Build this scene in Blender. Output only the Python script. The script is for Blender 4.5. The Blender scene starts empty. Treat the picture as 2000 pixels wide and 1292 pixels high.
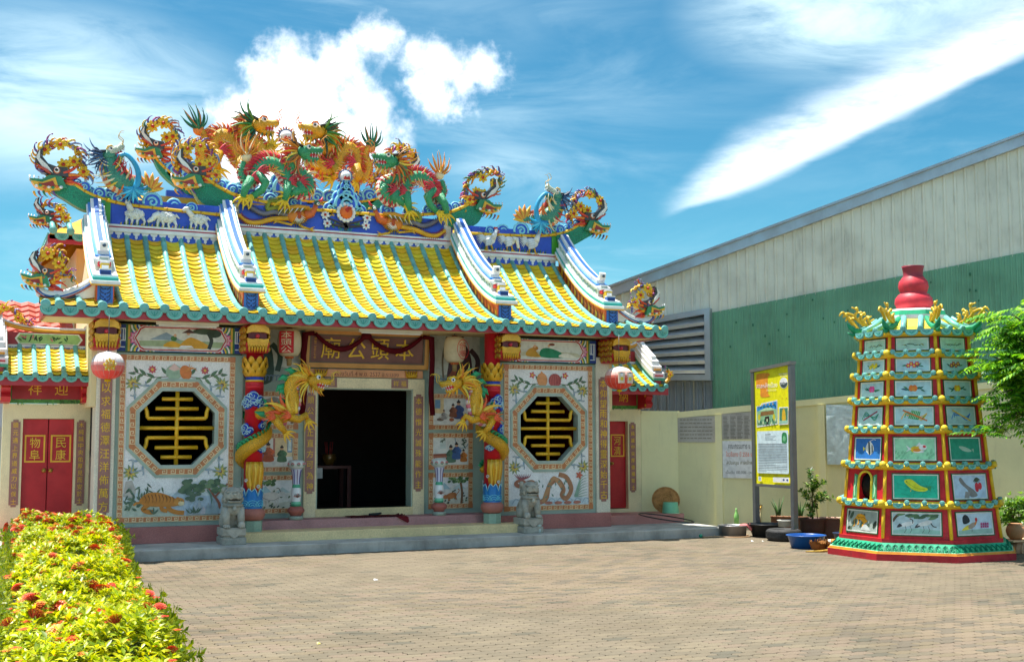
import bpy, bmesh, math, random
import numpy as np
from math import sin, cos, pi, radians, sqrt, atan2
from mathutils import Vector as V, Matrix
from mathutils.geometry import tessellate_polygon
random.seed(7); RNG = np.random.default_rng(7)
scn = bpy.context.scene
COL = scn.collection

# ------------------------------------------------------------ camera
cam_d = bpy.data.cameras.new('camera'); cam_d.sensor_width = 36; cam_d.lens = 42.18; cam_d.clip_end = 2000
cam = bpy.data.objects.new('camera', cam_d); COL.objects.link(cam)
cam.matrix_world = Matrix(((.90821, -.03508, -.41704, -6.532), (-.41851, -.07884, -.90478, -19.779), (-.00114, .99627, -.08628, 1.85), (0, 0, 0, 1)))
scn.camera = cam
scn.view_settings.view_transform = 'Standard'; scn.view_settings.look = 'None'
scn.view_settings.gamma = 1; scn.view_settings.use_curve_mapping = False
scn.view_settings.exposure = 2.32

# ------------------------------------------------------------ sun and sky
SUN = V((-0.19, 0.19, 0.96)).normalized()
sl = bpy.data.lights.new('sun', 'SUN'); sl.energy = 2.0; sl.angle = radians(.53); sl.color = (1, .955, .88)
so = bpy.data.objects.new('sun', sl); COL.objects.link(so); so.location = (0, 0, 40)
so.rotation_euler = (-SUN).to_track_quat('-Z', 'Y').to_euler()
world = bpy.data.worlds.new('World'); scn.world = world; world.use_nodes = True

class N:
    """small wrapper that makes shader nodes and links them"""
    def __init__(s, tree): s.t = tree; tree.nodes.clear()
    def n(s, typ, ins=None, **kw):
        nd = s.t.nodes.new(typ)
        for k, v in kw.items(): setattr(nd, k, v)
        for k, v in (ins or {}).items():
            if isinstance(v, bpy.types.NodeSocket): s.t.links.new(v, nd.inputs[k])
            else: nd.inputs[k].default_value = v
        return nd
    def m(s, op, a, b=0.0, c=0.0, clamp=False):
        nd = s.n('ShaderNodeMath', {0: a, 1: b, 2: c}, operation=op, use_clamp=clamp); return nd.outputs[0]
    def vm(s, op, a, b=(0, 0, 0)):
        nd = s.n('ShaderNodeVectorMath', {0: a, 1: b}, operation=op)
        return nd.outputs['Value'] if op in ('DOT_PRODUCT', 'LENGTH') else nd.outputs[0]
    def ramp(s, f, lo, hi, a=0., b=1., smooth=True):
        nd = s.n('ShaderNodeMapRange', {0: f, 1: lo, 2: hi, 3: a, 4: b}, interpolation_type='SMOOTHSTEP' if smooth else 'LINEAR'); return nd.outputs[0]
    def mix(s, f, a, b, typ='MIX'):
        nd = s.n('ShaderNodeMix', {0: f, 6: a, 7: b}, data_type='RGBA', blend_type=typ); return nd.outputs[2]
    def noise(s, vec, scale, detail=4., rough=.55, dist=0.):
        i = {'Scale': scale, 'Detail': detail, 'Roughness': rough, 'Distortion': dist}
        if vec is not None: i['Vector'] = vec
        return s.n('ShaderNodeTexNoise', i).outputs[0]

def sky():
    k = N(world.node_tree)
    tc = k.n('ShaderNodeTexCoord').outputs['Generated']
    d = k.vm('NORMALIZE', tc)
    sk = k.n('ShaderNodeTexSky', sky_type='NISHITA', sun_disc=False, sun_elevation=math.asin(SUN.z), sun_rotation=atan2(SUN.x, SUN.y),
             altitude=50, air_density=1.0, dust_density=.6, ozone_density=1.6).outputs[0]
    sk = k.mix(1., sk, (.090, .240, .265, 1), 'MULTIPLY')
    # cumulus bank above the ridge: soft balls in direction space, their rim broken by noise
    nz = k.noise(d, 13., 7., .62); nz2 = k.noise(d, 42., 5., .6)
    wob = k.m('ADD', k.m('MULTIPLY', k.m('SUBTRACT', nz, .5), .075), k.m('MULTIPLY', k.m('SUBTRACT', nz2, .5), .045))
    best = None
    for c, r in CLOUDS:
        dist = k.vm('LENGTH', k.vm('SUBTRACT', d, c))
        v = k.m('SUBTRACT', r, dist)
        best = v if best is None else k.m('MAXIMUM', best, v)
    cum = k.ramp(k.m('ADD', best, wob), -.010, .022)
    cum = k.m('MULTIPLY', cum, k.ramp(best, -.03, -.008))
    # the long bright streak and the veil above it, both along one great circle
    nrm = (0.446, -0.0854, -0.8909)
    w1 = k.noise(k.vm('MULTIPLY', d, (7, 7, 30)), 1.8, 7., .66)
    off = k.m('ADD', k.vm('DOT_PRODUCT', d, nrm), k.m('MULTIPLY', k.m('SUBTRACT', w1, .5), .011))
    along = k.vm('DOT_PRODUCT', d, (.8449, -.3, .4423))
    wid = k.ramp(along, .265, .36, .004, .0125)
    st = k.m('MULTIPLY', k.ramp(off, k.m('MULTIPLY', wid, -3.6), k.m('MULTIPLY', wid, .75)), k.ramp(off, k.m('MULTIPLY', wid, 1.5), k.m('MULTIPLY', wid, .45)))
    st = k.m('MULTIPLY', st, k.ramp(along, .262, .33))
    # thin cirrus everywhere, denser in patches
    ci = k.noise(k.vm('MULTIPLY', d, (2.2, 2.2, 9.)), 2.3, 7., .62, .6)
    pa = k.noise(d, 2.6, 2., .5)
    cir = k.m('MULTIPLY', k.ramp(ci, .40, .85), k.ramp(pa, .36, .64, .08, .40))
    for c, r, a in VEILS:
        dist = k.vm('LENGTH', k.vm('MULTIPLY', k.vm('SUBTRACT', d, c), (1, 1, 2.2)))
        cir = k.m('MAXIMUM', cir, k.m('MULTIPLY', k.ramp(dist, r, r * .2), k.m('MULTIPLY', k.ramp(ci, .25, .66), a)))
    # fair-weather cumulus added only outside the view, to brighten the shade
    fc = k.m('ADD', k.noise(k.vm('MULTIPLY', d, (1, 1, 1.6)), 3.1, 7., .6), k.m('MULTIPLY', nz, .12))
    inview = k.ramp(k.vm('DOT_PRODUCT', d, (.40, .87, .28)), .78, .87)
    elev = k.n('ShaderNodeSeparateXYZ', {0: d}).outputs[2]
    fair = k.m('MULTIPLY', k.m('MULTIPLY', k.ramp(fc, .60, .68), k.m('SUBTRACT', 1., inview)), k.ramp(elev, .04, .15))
    haze = k.ramp(k.n('ShaderNodeSeparateXYZ', {0: d}).outputs[2], .0, .25, .4, .0)
    sk = k.mix(haze, sk, (.95, 2.05, 2.35, 1))
    sk = k.mix(cir, sk, (2.3, 2.9, 3.05, 1))
    sk = k.mix(k.m('MULTIPLY', st, k.ramp(w1, .28, .66, .42, .9)), sk, (3.8, 4.0, 4.05, 1))
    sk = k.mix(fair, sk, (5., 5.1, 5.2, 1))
    sk = k.mix(cum, sk, k.mix(k.ramp(k.noise(d, 17., 5., .6), .35, .62), (3.0, 3.2, 3.35, 1), (4.6, 4.65, 4.7, 1)))
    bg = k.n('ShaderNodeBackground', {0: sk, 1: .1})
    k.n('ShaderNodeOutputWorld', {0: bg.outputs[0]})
CLOUDS = [((.2307, .9323, .2784), .036), ((.205, .9450, .2531), .027), ((.2485, .9348, .2537), .040), ((.282, .9186, .274), .018), ((.3462, .8896, .2981), .026),
          ((.3736, .8796, .2945), .018), ((.3000, .8990, .317), .017), ((.2645, .918, .2955), .021), ((.2968, .9234, .2435), .024), ((.2187, .9482, .2305), .040),
          ((.3634, .8877, .2827), .019), ((.326, .895, .306), .013)]
VEILS = [((.06, .965, .2563), .20, .75), ((.1128, .9623, .2375), .12, .6), ((.62, .72, .335), .16, .85), ((.66, .68, .35), .14, .9), ((.35, .87, .33), .12, .15), ((.40, .88, .215), .08, .45)]
sky()

# ------------------------------------------------------------ colour and materials
def C(h, k=1.0):
    h = h.lstrip('#'); o = []
    for i in (0, 2, 4):
        v = int(h[i:i + 2], 16) / 255
        o.append((v / 12.92 if v <= .04045 else ((v + .055) / 1.055) ** 2.4) * k)
    return tuple(o)
MATS = {}
def material(name, rough=.5, spec=.5, metal=0., dirt=.25, dscale=5., bump=.1, bscale=60., coat=0., trans=0., stain=0., fine=0., gain=1.):
    """painted or glazed surface: the mesh colour attribute 'Col' times wear"""
    m = bpy.data.materials.new(name); m.use_nodes = True; k = N(m.node_tree)
    co = k.n('ShaderNodeTexCoord').outputs['Object']
    geo = k.n('ShaderNodeNewGeometry').outputs['Position']
    col = k.n('ShaderNodeAttribute', attribute_name='Col').outputs['Color']
    if gain != 1.: col = k.mix(1., k.mix(1., col, (gain, gain, gain, 1), 'MULTIPLY'), (.86, .86, .86, 1), 'DARKEN')
    nz = k.noise(geo, dscale, 6., .6)
    f = k.ramp(nz, .35, .75, 1., 1. - dirt)
    if fine: f = k.m('MULTIPLY', f, k.ramp(k.noise(geo, 90., 3., .7), .3, .7, 1. - fine, 1. + fine))
    cc = k.n('ShaderNodeCombineColor', {0: f, 1: f, 2: f}).outputs[0]
    col = k.mix(1., col, cc, 'MULTIPLY')
    if stain:
        sz = k.noise(k.vm('MULTIPLY', geo, (9., 9., 1.3)), 1., 5., .65)
        col = k.mix(k.m('MULTIPLY', k.ramp(sz, .52, .78), stain), col, (.09, .075, .055, 1))
    b = k.n('ShaderNodeBsdfPrincipled', {'Base Color': col, 'Roughness': k.ramp(nz, .3, .7, rough * .8, min(1, rough * 1.25)), 'Metallic': metal, 'Specular IOR Level': spec, 'Coat Weight': coat, 'Coat Roughness': .15})
    if bump:
        bn = k.n('ShaderNodeBump', {'Strength': bump, 'Distance': .01, 'Height': k.noise(geo, bscale, 5., .6)})
        k.t.links.new(bn.outputs[0], b.inputs['Normal'])
    out = b.outputs[0]
    if trans:
        tr = k.n('ShaderNodeBsdfTranslucent', {0: k.mix(1., col, (1.35, 1.3, .35, 1), 'MULTIPLY')}).outputs[0]
        out = k.n('ShaderNodeMixShader', {0: trans, 1: out, 2: tr}).outputs[0]
    k.n('ShaderNodeOutputMaterial', {0: out})
    MATS[name] = m; return m
material('enamel', .42, .5, dirt=.22, dscale=4., bump=.12, bscale=45., gain=1.3)
material('glaze', .42, .35, dirt=.25, dscale=2.2, bump=.10, bscale=25., fine=.04, gain=1.3)
material('print', .5, .4, dirt=.24, dscale=11., bump=.05, gain=1.3)
material('plaster', .8, .25, dirt=.10, dscale=1.4, bump=.15, bscale=50., stain=.12, fine=.03, gain=1.3)
material('terrazzo', .6, .35, dirt=.2, dscale=2.2, bump=.05, fine=.18, stain=.06, gain=1.3)
material('stone', .85, .25, dirt=.4, dscale=6., bump=.5, bscale=40., fine=.12)
material('concrete', .9, .2, dirt=.45, dscale=2.3, bump=.3, bscale=35., stain=.28, fine=.08)
material('gold', .32, .6, metal=.25, dirt=.25, dscale=6., bump=.08)
material('metal', .38, .5, metal=.6, dirt=.2, dscale=2., bump=.05, stain=.12)
material('sheet', .5, .4, metal=.1, dirt=.24, dscale=.9, bump=.03, stain=.28, gain=1.3)
material('leaf', .38, .45, dirt=.25, dscale=7., bump=.0, trans=.38)
material('bark', .9, .2, dirt=.5, dscale=12., bump=.6, bscale=30.)
material('plastic', .35, .5, dirt=.15, dscale=4., bump=.02)
material('rubber', .75, .3, dirt=.3, dscale=6., bump=.3, bscale=60.)
material('cloth', .9, .15, dirt=.2, dscale=4., bump=.2, bscale=120.)
material('paver', .9, .2, dirt=.20, dscale=.7, bump=.35, bscale=70., fine=.14, stain=.16, gain=.63)
# scaled skin: bumps from a voronoi grain
def scaly(name, scale, rough=.4):
    m = material(name, rough, .5, dirt=.25, dscale=4., bump=.0, gain=1.25); k = m.node_tree
    b = [n for n in k.nodes if n.type == 'BSDF_PRINCIPLED'][0]
    vo = k.nodes.new('ShaderNodeTexVoronoi'); vo.inputs['Scale'].default_value = scale; vo.feature = 'DISTANCE_TO_EDGE'
    g = k.nodes.new('ShaderNodeNewGeometry'); k.links.new(g.outputs['Position'], vo.inputs['Vector'])
    bp = k.nodes.new('ShaderNodeBump'); bp.inputs['Strength'].default_value = .8; bp.inputs['Distance'].default_value = .02
    k.links.new(vo.outputs[0], bp.inputs['Height']); k.links.new(bp.outputs[0], b.inputs['Normal'])
    rp = k.nodes.new('ShaderNodeMapRange'); rp.inputs[1].default_value = 0.; rp.inputs[2].default_value = .12; rp.inputs[3].default_value = .5; rp.inputs[4].default_value = 1.
    k.links.new(vo.outputs[0], rp.inputs[0])
    mx = k.nodes.new('ShaderNodeMix'); mx.data_type = 'RGBA'; mx.blend_type = 'MULTIPLY'; mx.inputs[0].default_value = 1.
    src = b.inputs['Base Color'].links[0].from_socket
    k.links.new(src, mx.inputs[6]); k.links.new(rp.outputs[0], mx.inputs[7]); k.links.new(mx.outputs[2], b.inputs['Base Color'])
material('aged', .55, .4, dirt=.34, dscale=5., bump=.2, bscale=40., stain=.38, fine=.06, gain=1.25)
scaly('scales', 26.)
scaly('fine_scales', 34.)
# ------------------------------------------------------------ mesh toolkit
def frame_xz(x, y, z): return (V((x, y, z)), V((1, 0, 0)), V((0, 0, 1)), V((0, -1, 0)))     # u right, v up, n towards the yard
def frame(o, u, n=None, v=(0, 0, 1)):
    u = V(u).normalized(); v = V(v).normalized(); nn = V(n).normalized() if n else u.cross(v)
    return (V(o), u, v, nn)
def fp(F, a, b, c=0.): return F[0] + F[1] * a + F[2] * b + F[3] * c

class MB:
    def __init__(s): s.v = []; s.f = []; s.c = []; s.sm = []
    def add(s, vs, fs, col, smooth=False):
        o = len(s.v); s.v += [tuple(p) for p in vs]
        multi = isinstance(col, list)
        for i, f in enumerate(fs):
            s.f.append(tuple(o + j for j in f)); s.c.append(col[i] if multi else col); s.sm.append(smooth)
        return s
    def box(s, x0, x1, y0, y1, z0, z1, col, ch=0.):
        s.fbox((V((0, 0, 0)), V((1, 0, 0)), V((0, 0, 1)), V((0, 1, 0))), x0, x1, z0, z1, y0, y1, col, ch); return s
    def fbox(s, F, a0, a1, b0, b1, c0, c1, col, ch=0.):
        """box in frame F: a along u, b along v, c along n; ch chamfers every edge"""
        if ch <= 0:
            vs = [fp(F, a, b, c) for c in (c0, c1) for b in (b0, b1) for a in (a0, a1)]
            s.add(vs, [(0, 2, 3, 1), (4, 5, 7, 6), (0, 1, 5, 4), (2, 6, 7, 3), (0, 4, 6, 2), (1, 3, 7, 5)], col); return s
        bm = bmesh.new(); bmesh.ops.create_cube(bm, size=1.)
        for q in bm.verts: q.co = V((a0 + (a1 - a0) * (q.co.x + .5), b0 + (b1 - b0) * (q.co.y + .5), c0 + (c1 - c0) * (q.co.z + .5)))
        bmesh.ops.bevel(bm, geom=bm.edges[:], offset=ch, segments=1, affect='EDGES')
        bm.verts.index_update()
        s.add([fp(F, *q.co) for q in bm.verts], [tuple(q.index for q in f.verts) for f in bm.faces], col); bm.free(); return s
    def tube(s, pts, r, col, n=8, caps=True, flat=1., up=None, smooth=True):
        """swept tube; r a number or one per point; col a colour or one per segment; flat squashes across 'up'"""
        P = [V(p) for p in pts]; m = len(P)
        R = [r] * m if isinstance(r, (int, float)) else list(r)
        T = [(P[min(i + 1, m - 1)] - P[max(i - 1, 0)]).normalized() for i in range(m)]
        a = V(up) if up is not None else (V((0, 0, 1)) if abs(T[0].z) < .9 else V((0, 1, 0)))
        vs = []
        for i in range(m):
            a = (a - T[i] * a.dot(T[i]));  a = a.normalized() if a.length > 1e-6 else T[i].orthogonal().normalized()
            b = T[i].cross(a)
            for j in range(n):
                t = 2 * pi * j / n; vs.append(P[i] + (a * cos(t) * R[i] + b * sin(t) * R[i] * flat))
        fs = []; cs = []
        multi = isinstance(col, list)
        for i in range(m - 1):
            for j in range(n):
                fs.append((i * n + j, i * n + (j + 1) % n, (i + 1) * n + (j + 1) % n, (i + 1) * n + j)); cs.append(col[i] if multi else col)
        if caps:
            fs.append(tuple(range(n - 1, -1, -1))); cs.append(cs[0]); fs.append(tuple(range((m - 1) * n, m * n))); cs.append(cs[-2])
        s.add(vs, fs, cs, smooth); return s
    def lathe(s, prof, o=(0, 0, 0), n=20, col=None, axis=None, smooth=True, a0=0., a1=2 * pi):
        """prof: (radius, height[, colour]); col used where a ring has none"""
        O = V(o); full = abs(a1 - a0 - 2 * pi) < 1e-6
        ax = V(axis).normalized() if axis else V((0, 0, 1)); e1 = ax.orthogonal().normalized() if axis else V((1, 0, 0)); e2 = ax.cross(e1)
        vs = []; k = n if full else n + 1
        for p in prof:
            for j in range(k):
                t = a0 + (a1 - a0) * j / n; vs.append(O + ax * p[1] + (e1 * cos(t) + e2 * sin(t)) * p[0])
        fs = []; cs = []
        for i in range(len(prof) - 1):
            c = prof[i][2] if len(prof[i]) > 2 else col
            for j in range(n):
                j2 = (j + 1) % k
                fs.append((i * k + j, i * k + j2, (i + 1) * k + j2, (i + 1) * k + j)); cs.append(c)
        if full:
            if prof[0][0] > 1e-4: fs.append(tuple(range(k - 1, -1, -1))); cs.append(cs[0])
            if prof[-1][0] > 1e-4: fs.append(tuple((len(prof) - 1) * k + j for j in range(k))); cs.append(cs[-2] if len(cs) > 1 else cs[-1])
        s.add(vs, fs, cs, smooth); return s
    def ell(s, o, rx, ry, rz, col, n=12, m=8, M=None):
        O = V(o); vs = []; fs = []
        for i in range(m + 1):
            t = pi * i / m - pi / 2
            for j in range(n):
                u = 2 * pi * j / n; p = V((rx * cos(t) * cos(u), ry * cos(t) * sin(u), rz * sin(t)))
                vs.append(O + (M @ p if M else p))
        for i in range(m):
            for j in range(n): fs.append((i * n + j, i * n + (j + 1) % n, (i + 1) * n + (j + 1) % n, (i + 1) * n + j))
        s.add(vs, fs, col, True); return s
    def poly(s, F, pts, col, c=0.):
        """flat filled polygon in frame F at height c"""
        P = [V((a, b, 0)) for a, b in pts]
        if len(P) < 3: return s
        try: tri = tessellate_polygon([P])
        except Exception: return s
        fs = []
        for t in tri:
            a, b, d = (P[i] for i in t)
            fs.append(t if (b - a).cross(d - a).z > 0 else t[::-1])
        s.add([fp(F, p.x, p.y, c) for p in P], fs, col); return s
    def prism(s, F, pts, c0, c1, col, side=None, back=True):
        """polygon extruded from c0 to c1 along n"""
        if sum(pts[i][0] * pts[(i + 1) % len(pts)][1] - pts[(i + 1) % len(pts)][0] * pts[i][1] for i in range(len(pts))) < 0: pts = pts[::-1]
        s.poly(F, pts, col, c1); n = len(pts)
        vs = [fp(F, a, b, c0) for a, b in pts] + [fp(F, a, b, c1) for a, b in pts]
        s.add(vs, [(i, (i + 1) % n, n + (i + 1) % n, n + i) for i in range(n)], side or col)
        if back: s.add(vs[:n], [tuple(range(n - 1, -1, -1))], side or col)
        return s
    def ring(s, F, outer, inner, c0, c1, col):
        """closed band between two outlines of equal length, from c0 to c1"""
        n = len(outer); q = [fp(F, a, b, c) for L, c in ((outer, c1), (inner, c1), (outer, c0), (inner, c0)) for a, b in L]
        fs = []
        for i in range(n):
            j = (i + 1) % n
            fs += [(i, j, n + j, n + i), (2 * n + i, 2 * n + j, j, i), (n + i, n + j, 3 * n + j, 3 * n + i)]
        s.add(q, fs, col); return s
    def stroke(s, F, pts, w, col, c=0., h=0., closed=False):
        """ribbon of width w (number or per point) along pts; raised by h when h > 0"""
        m = len(pts)
        if m < 2: return s
        W = [w] * m if isinstance(w, (int, float)) else w
        L = []; R = []
        for i in range(m):
            a = pts[i - 1 if (i > 0 or closed) else 0]; b = pts[(i + 1) % m if (i < m - 1 or closed) else m - 1]
            p = pts[i]
            d1 = (p[0] - a[0], p[1] - a[1]); d2 = (b[0] - p[0], b[1] - p[1])
            l1 = sqrt(d1[0] ** 2 + d1[1] ** 2) or 0; l2 = sqrt(d2[0] ** 2 + d2[1] ** 2) or 0
            if l1 == 0: d1 = d2; l1 = l2
            if l2 == 0: d2 = d1; l2 = l1
            n1 = (-d1[1] / l1, d1[0] / l1) if l1 else (0, 1); n2 = (-d2[1] / l2, d2[0] / l2) if l2 else (0, 1)
            nx, ny = n1[0] + n2[0], n1[1] + n2[1]; q = nx * nx + ny * ny
            k = 2 / q if q > .5 else 1.2
            nx *= k * W[i] / 2; ny *= k * W[i] / 2
            L.append((p[0] + nx, p[1] + ny)); R.append((p[0] - nx, p[1] - ny))
        vs = [fp(F, *p, c + h) for p in R] + [fp(F, *p, c + h) for p in L]
        rng = range(m if closed else m - 1)
        s.add(vs, [(i, (i + 1) % m, m + (i + 1) % m, m + i) for i in rng], col)
        if h > 0:
            v2 = [fp(F, *p, c) for p in R] + [fp(F, *p, c) for p in L]
            s.add(vs + v2, [(2 * m + i, 2 * m + (i + 1) % m, (i + 1) % m, i) for i in rng] + [(m + i, m + (i + 1) % m, 3 * m + (i + 1) % m, 3 * m + i) for i in rng], col)
        return s
    def mesh(s, name, off=(0, 0, 0), mat=None):
        me = bpy.data.meshes.new(name)
        me.from_pydata([(x - off[0], y - off[1], z - off[2]) for x, y, z in s.v], [], s.f)
        n = [len(f) for f in s.f]
        ca = me.color_attributes.new('Col', 'FLOAT_COLOR', 'CORNER')
        arr = np.ones((sum(n), 4), np.float32); arr[:, :3] = np.repeat(np.array([c[:3] for c in s.c], np.float32).reshape(-1, 3), n, axis=0)
        ca.data.foreach_set('color', arr.ravel())
        me.polygons.foreach_set('use_smooth', s.sm)
        if mat: me.materials.append(MATS[mat])
        me.update(); return me
    def build(s, name, mat, parent=None, o=None, mirror=False):
        """link as one object; o is the object's origin (default: the parent's place)"""
        po = wloc(parent) if parent else V((0, 0, 0))
        oo = V(o) if o is not None else po
        if mirror: s.flip()
        ob = bpy.data.objects.new(name, s.mesh(name, oo, mat)); COL.objects.link(ob)
        if parent: ob.parent = parent
        ob.location = oo - po
        return ob
    def flip(s):
        s.v = [(-x, y, z) for x, y, z in s.v]; s.f = [f[::-1] for f in s.f]; return s
    def join(s, b):
        o = len(s.v); s.v += b.v; s.f += [tuple(o + i for i in f) for f in b.f]; s.c += b.c; s.sm += b.sm; return s
    def xf(s, M):
        s.v = [tuple(M @ V(p)) for p in s.v]; return s
def wloc(o):
    p = V(o.location)
    while o.parent: o = o.parent; p = p + V(o.location)
    return p
def thing(name, label, cat, loc=(0, 0, 0), group=None, rz=0.):
    o = bpy.data.objects.new(name, None); COL.objects.link(o); o.empty_display_size = .2
    o.location = loc; o.rotation_euler.z = rz; o['label'] = label; o['category'] = cat
    if group: o['group'] = group
    return o
def tag(o, label, cat, group=None):
    o['label'] = label; o['category'] = cat
    if group: o['group'] = group
    return o
def lab(o, label): o['label'] = label; return o
def struct(o): o['kind'] = 'structure'; return o
def stuff(o): o['kind'] = 'stuff'; return o
def link(name, me, parent, loc=(0, 0, 0), rot=None, sc=None):
    ob = bpy.data.objects.new(name, me); COL.objects.link(ob); ob.parent = parent; ob.location = loc
    if rot is not None: ob.rotation_euler = rot
    if sc is not None: ob.scale = sc
    return ob
def dup(root, loc, label=None, rz=None, sx=1.):
    """copy of a thing with its parts and sub-parts; sx=-1 mirrors left to right"""
    def rec(o, par):
        c = o.copy(); COL.objects.link(c)
        if par: c.parent = par
        for ch in list(o.children): rec(ch, c)
        return c
    r = rec(root, None); r.location = loc
    if label: r['label'] = label
    if rz is not None: r.rotation_euler.z = rz
    if sx != 1.: r.scale.x = sx
    return r

# ---- curves
def spline(pts, k=6, closed=False):
    """Catmull-Rom through pts (any dimension)"""
    P = [V(p) for p in pts]; n = len(P); out = []
    g = (lambda i: P[i % n]) if closed else (lambda i: P[max(0, min(n - 1, i))])
    for i in range(n if closed else n - 1):
        a, b, c, d = g(i - 1), g(i), g(i + 1), g(i + 2)
        for j in range(k):
            t = j / k; out.append(.5 * ((2 * b) + (c - a) * t + (2 * a - 5 * b + 4 * c - d) * t * t + (3 * b - a - 3 * c + d) * t ** 3))
    if not closed: out.append(P[-1])
    return out
def lerp(a, b, t): return a + (b - a) * t
def prof(vals, m):
    """m samples along a list of values"""
    out = []
    for i in range(m):
        t = i / (m - 1) * (len(vals) - 1); j = min(int(t), len(vals) - 2); out.append(lerp(vals[j], vals[j + 1], t - j))
    return out
def circle(cx, cz, r, n=16, a0=0., a1=2 * pi, rz=None):
    e = 0 if abs(a1 - a0 - 2 * pi) < 1e-6 else 1
    return [(cx + r * cos(a0 + (a1 - a0) * i / n), cz + (rz or r) * sin(a0 + (a1 - a0) * i / n)) for i in range(n + e)]
def spiral(cx, cz, r, turns=1.3, a0=0., n=18, d=1): return [(cx + r * (1 - .8 * i / n) * cos(a0 + d * 2 * pi * turns * i / n), cz + r * (1 - .8 * i / n) * sin(a0 + d * 2 * pi * turns * i / n)) for i in range(n + 1)]
def hook(p, ang, ln, bend, n=6):
    """2-D curl starting at p"""
    out = [tuple(p)]; a = ang; x, z = p
    for i in range(n):
        x += cos(a) * ln / n; z += sin(a) * ln / n; a += bend / n * (.6 + 1.2 * i / n); out.append((x, z))
    return out
def noise1(i, s=0): return random.Random(i * 7919 + s).uniform(-1, 1)

# ---- lettering: outline text turned into flat or raised mesh
_TX = {}
def glyphs(t):
    if t not in _TX:
        cu = bpy.data.curves.new('t', 'FONT'); cu.body = t; cu.size = 1; cu.resolution_u = 3; cu.align_x = 'CENTER'
        ob = bpy.data.objects.new('t', cu); COL.objects.link(ob)
        bpy.context.view_layer.update()
        me = ob.to_mesh(); vs = [tuple(v.co[:2]) for v in me.vertices]; fs = [tuple(p.vertices) for p in me.polygons]
        ob.to_mesh_clear(); bpy.data.objects.remove(ob); bpy.data.curves.remove(cu)
        _TX[t] = (vs, fs)
    return _TX[t]
def text(mb, F, t, x, z, h, col, c=.002, w=None, raise_=0., cw=None):
    """string t centred on (x, z) in frame F, fitted to height h (and width w)"""
    vs, fs = glyphs(t)
    if not vs: return mb
    a0 = min(v[0] for v in vs); a1 = max(v[0] for v in vs); b0 = min(v[1] for v in vs); b1 = max(v[1] for v in vs)
    k = h / max(1e-6, b1 - b0); kx = k if w is None else w / max(1e-6, a1 - a0)
    P = [(x + (v[0] - (a0 + a1) / 2) * kx, z + (v[1] - (b0 + b1) / 2) * k) for v in vs]
    mb.add([fp(F, p[0], p[1], c + raise_) for p in P], fs, col)
    if raise_ > 0:                                     # rim of each glyph
        ed = {}
        for f in fs:
            for i in range(len(f)):
                e = (f[i], f[(i + 1) % len(f)])
                if (e[1], e[0]) in ed: del ed[(e[1], e[0])]
                else: ed[e] = 1
        q = []; g = []
        for a, b in ed:
            o = len(q); q += [fp(F, *P[a], c), fp(F, *P[b], c), fp(F, *P[b], c + raise_), fp(F, *P[a], c + raise_)]; g.append((o, o + 1, o + 2, o + 3))
        mb.add(q, g, col)
    return mb
def column_text(mb, F, s_, x, z0, z1, size, col, c=.002, raise_=.004):
    n = len(s_)
    for i, ch in enumerate(s_):
        text(mb, F, ch, x, z1 - (i + .5) * (z1 - z0) / n, size, col, c, size * .92, raise_)
    return mb

# ---- painting: flat colour shapes stacked a hair apart in one mesh
class Paint:
    def __init__(s, F, w, h, c=.002): s.F = F; s.w = w; s.h = h; s.c = c; s.b = MB(); s.k = 0
    def _c(s): s.k += 1; return s.c + s.k * .00025
    def _p(s, pts): return [(a * s.w, b * s.h) for a, b in pts]
    def bg(s, col): s.b.poly(s.F, [(0, 0), (s.w, 0), (s.w, s.h), (0, s.h)], C(col), s._c()); return s
    def p(s, pts, col, smooth=0):
        q = s._p(pts)
        if smooth: q = [tuple(v) for v in spline([(a, b, 0) for a, b in q], smooth, True)]; q = [(v[0], v[1]) for v in q]
        s.b.poly(s.F, q, C(col), s._c()); return s
    def e(s, cx, cz, rx, rz, col, rot=0., n=14):
        q = []
        for i in range(n):
            t = 2 * pi * i / n; a = rx * cos(t) * s.w; b = rz * sin(t) * s.h
            q.append((cx * s.w + a * cos(rot) - b * sin(rot), cz * s.h + a * sin(rot) + b * cos(rot)))
        s.b.poly(s.F, q, C(col), s._c()); return s
    def l(s, pts, w, col, k=4, taper=False):
        q = s._p(pts)
        if k and len(q) > 2: q = [(v[0], v[1]) for v in spline([(a, b, 0) for a, b in q], k)]
        ww = w * s.h
        if taper: ww = [w * s.h * max(.12, 1 - i / len(q)) for i in range(len(q))]
        s.b.stroke(s.F, q, ww, C(col), s._c()); return s
    def leaf(s, x, z, ln, ang, col, fat=.3):
        a = ln * s.h; d = (cos(ang), sin(ang)); n = (-d[1], d[0]); X = x * s.w; Z = z * s.h
        pts = [(0, 0), (.3, fat * .8), (.6, fat * .75), (1, 0), (.6, -fat * .75), (.3, -fat * .8)]
        s.b.poly(s.F, [(X + a * (u * d[0] + t * n[0] * .8), Z + a * (u * d[1] + t * n[1] * .8)) for u, t in pts], C(col), s._c()); return s
    def flower(s, x, z, r, col, core='#E8C030', n=6, petal=None):
        for i in range(n):
            t = 2 * pi * i / n; s.leaf(x, z, r, t, col, .42)
        R = r * .32; s.e(x, z, R * s.h / s.w, R, core, n=8); return s
    def build(s, name, parent): return s.b.build(name, 'print', parent)
# cheap shading of a colour for hand-mixed paint tints
def tint(h, k):
    h = h.lstrip('#'); return '#%02X%02X%02X' % tuple(max(0, min(255, int(int(h[i:i + 2], 16) * k))) for i in (0, 2, 4))
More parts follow.
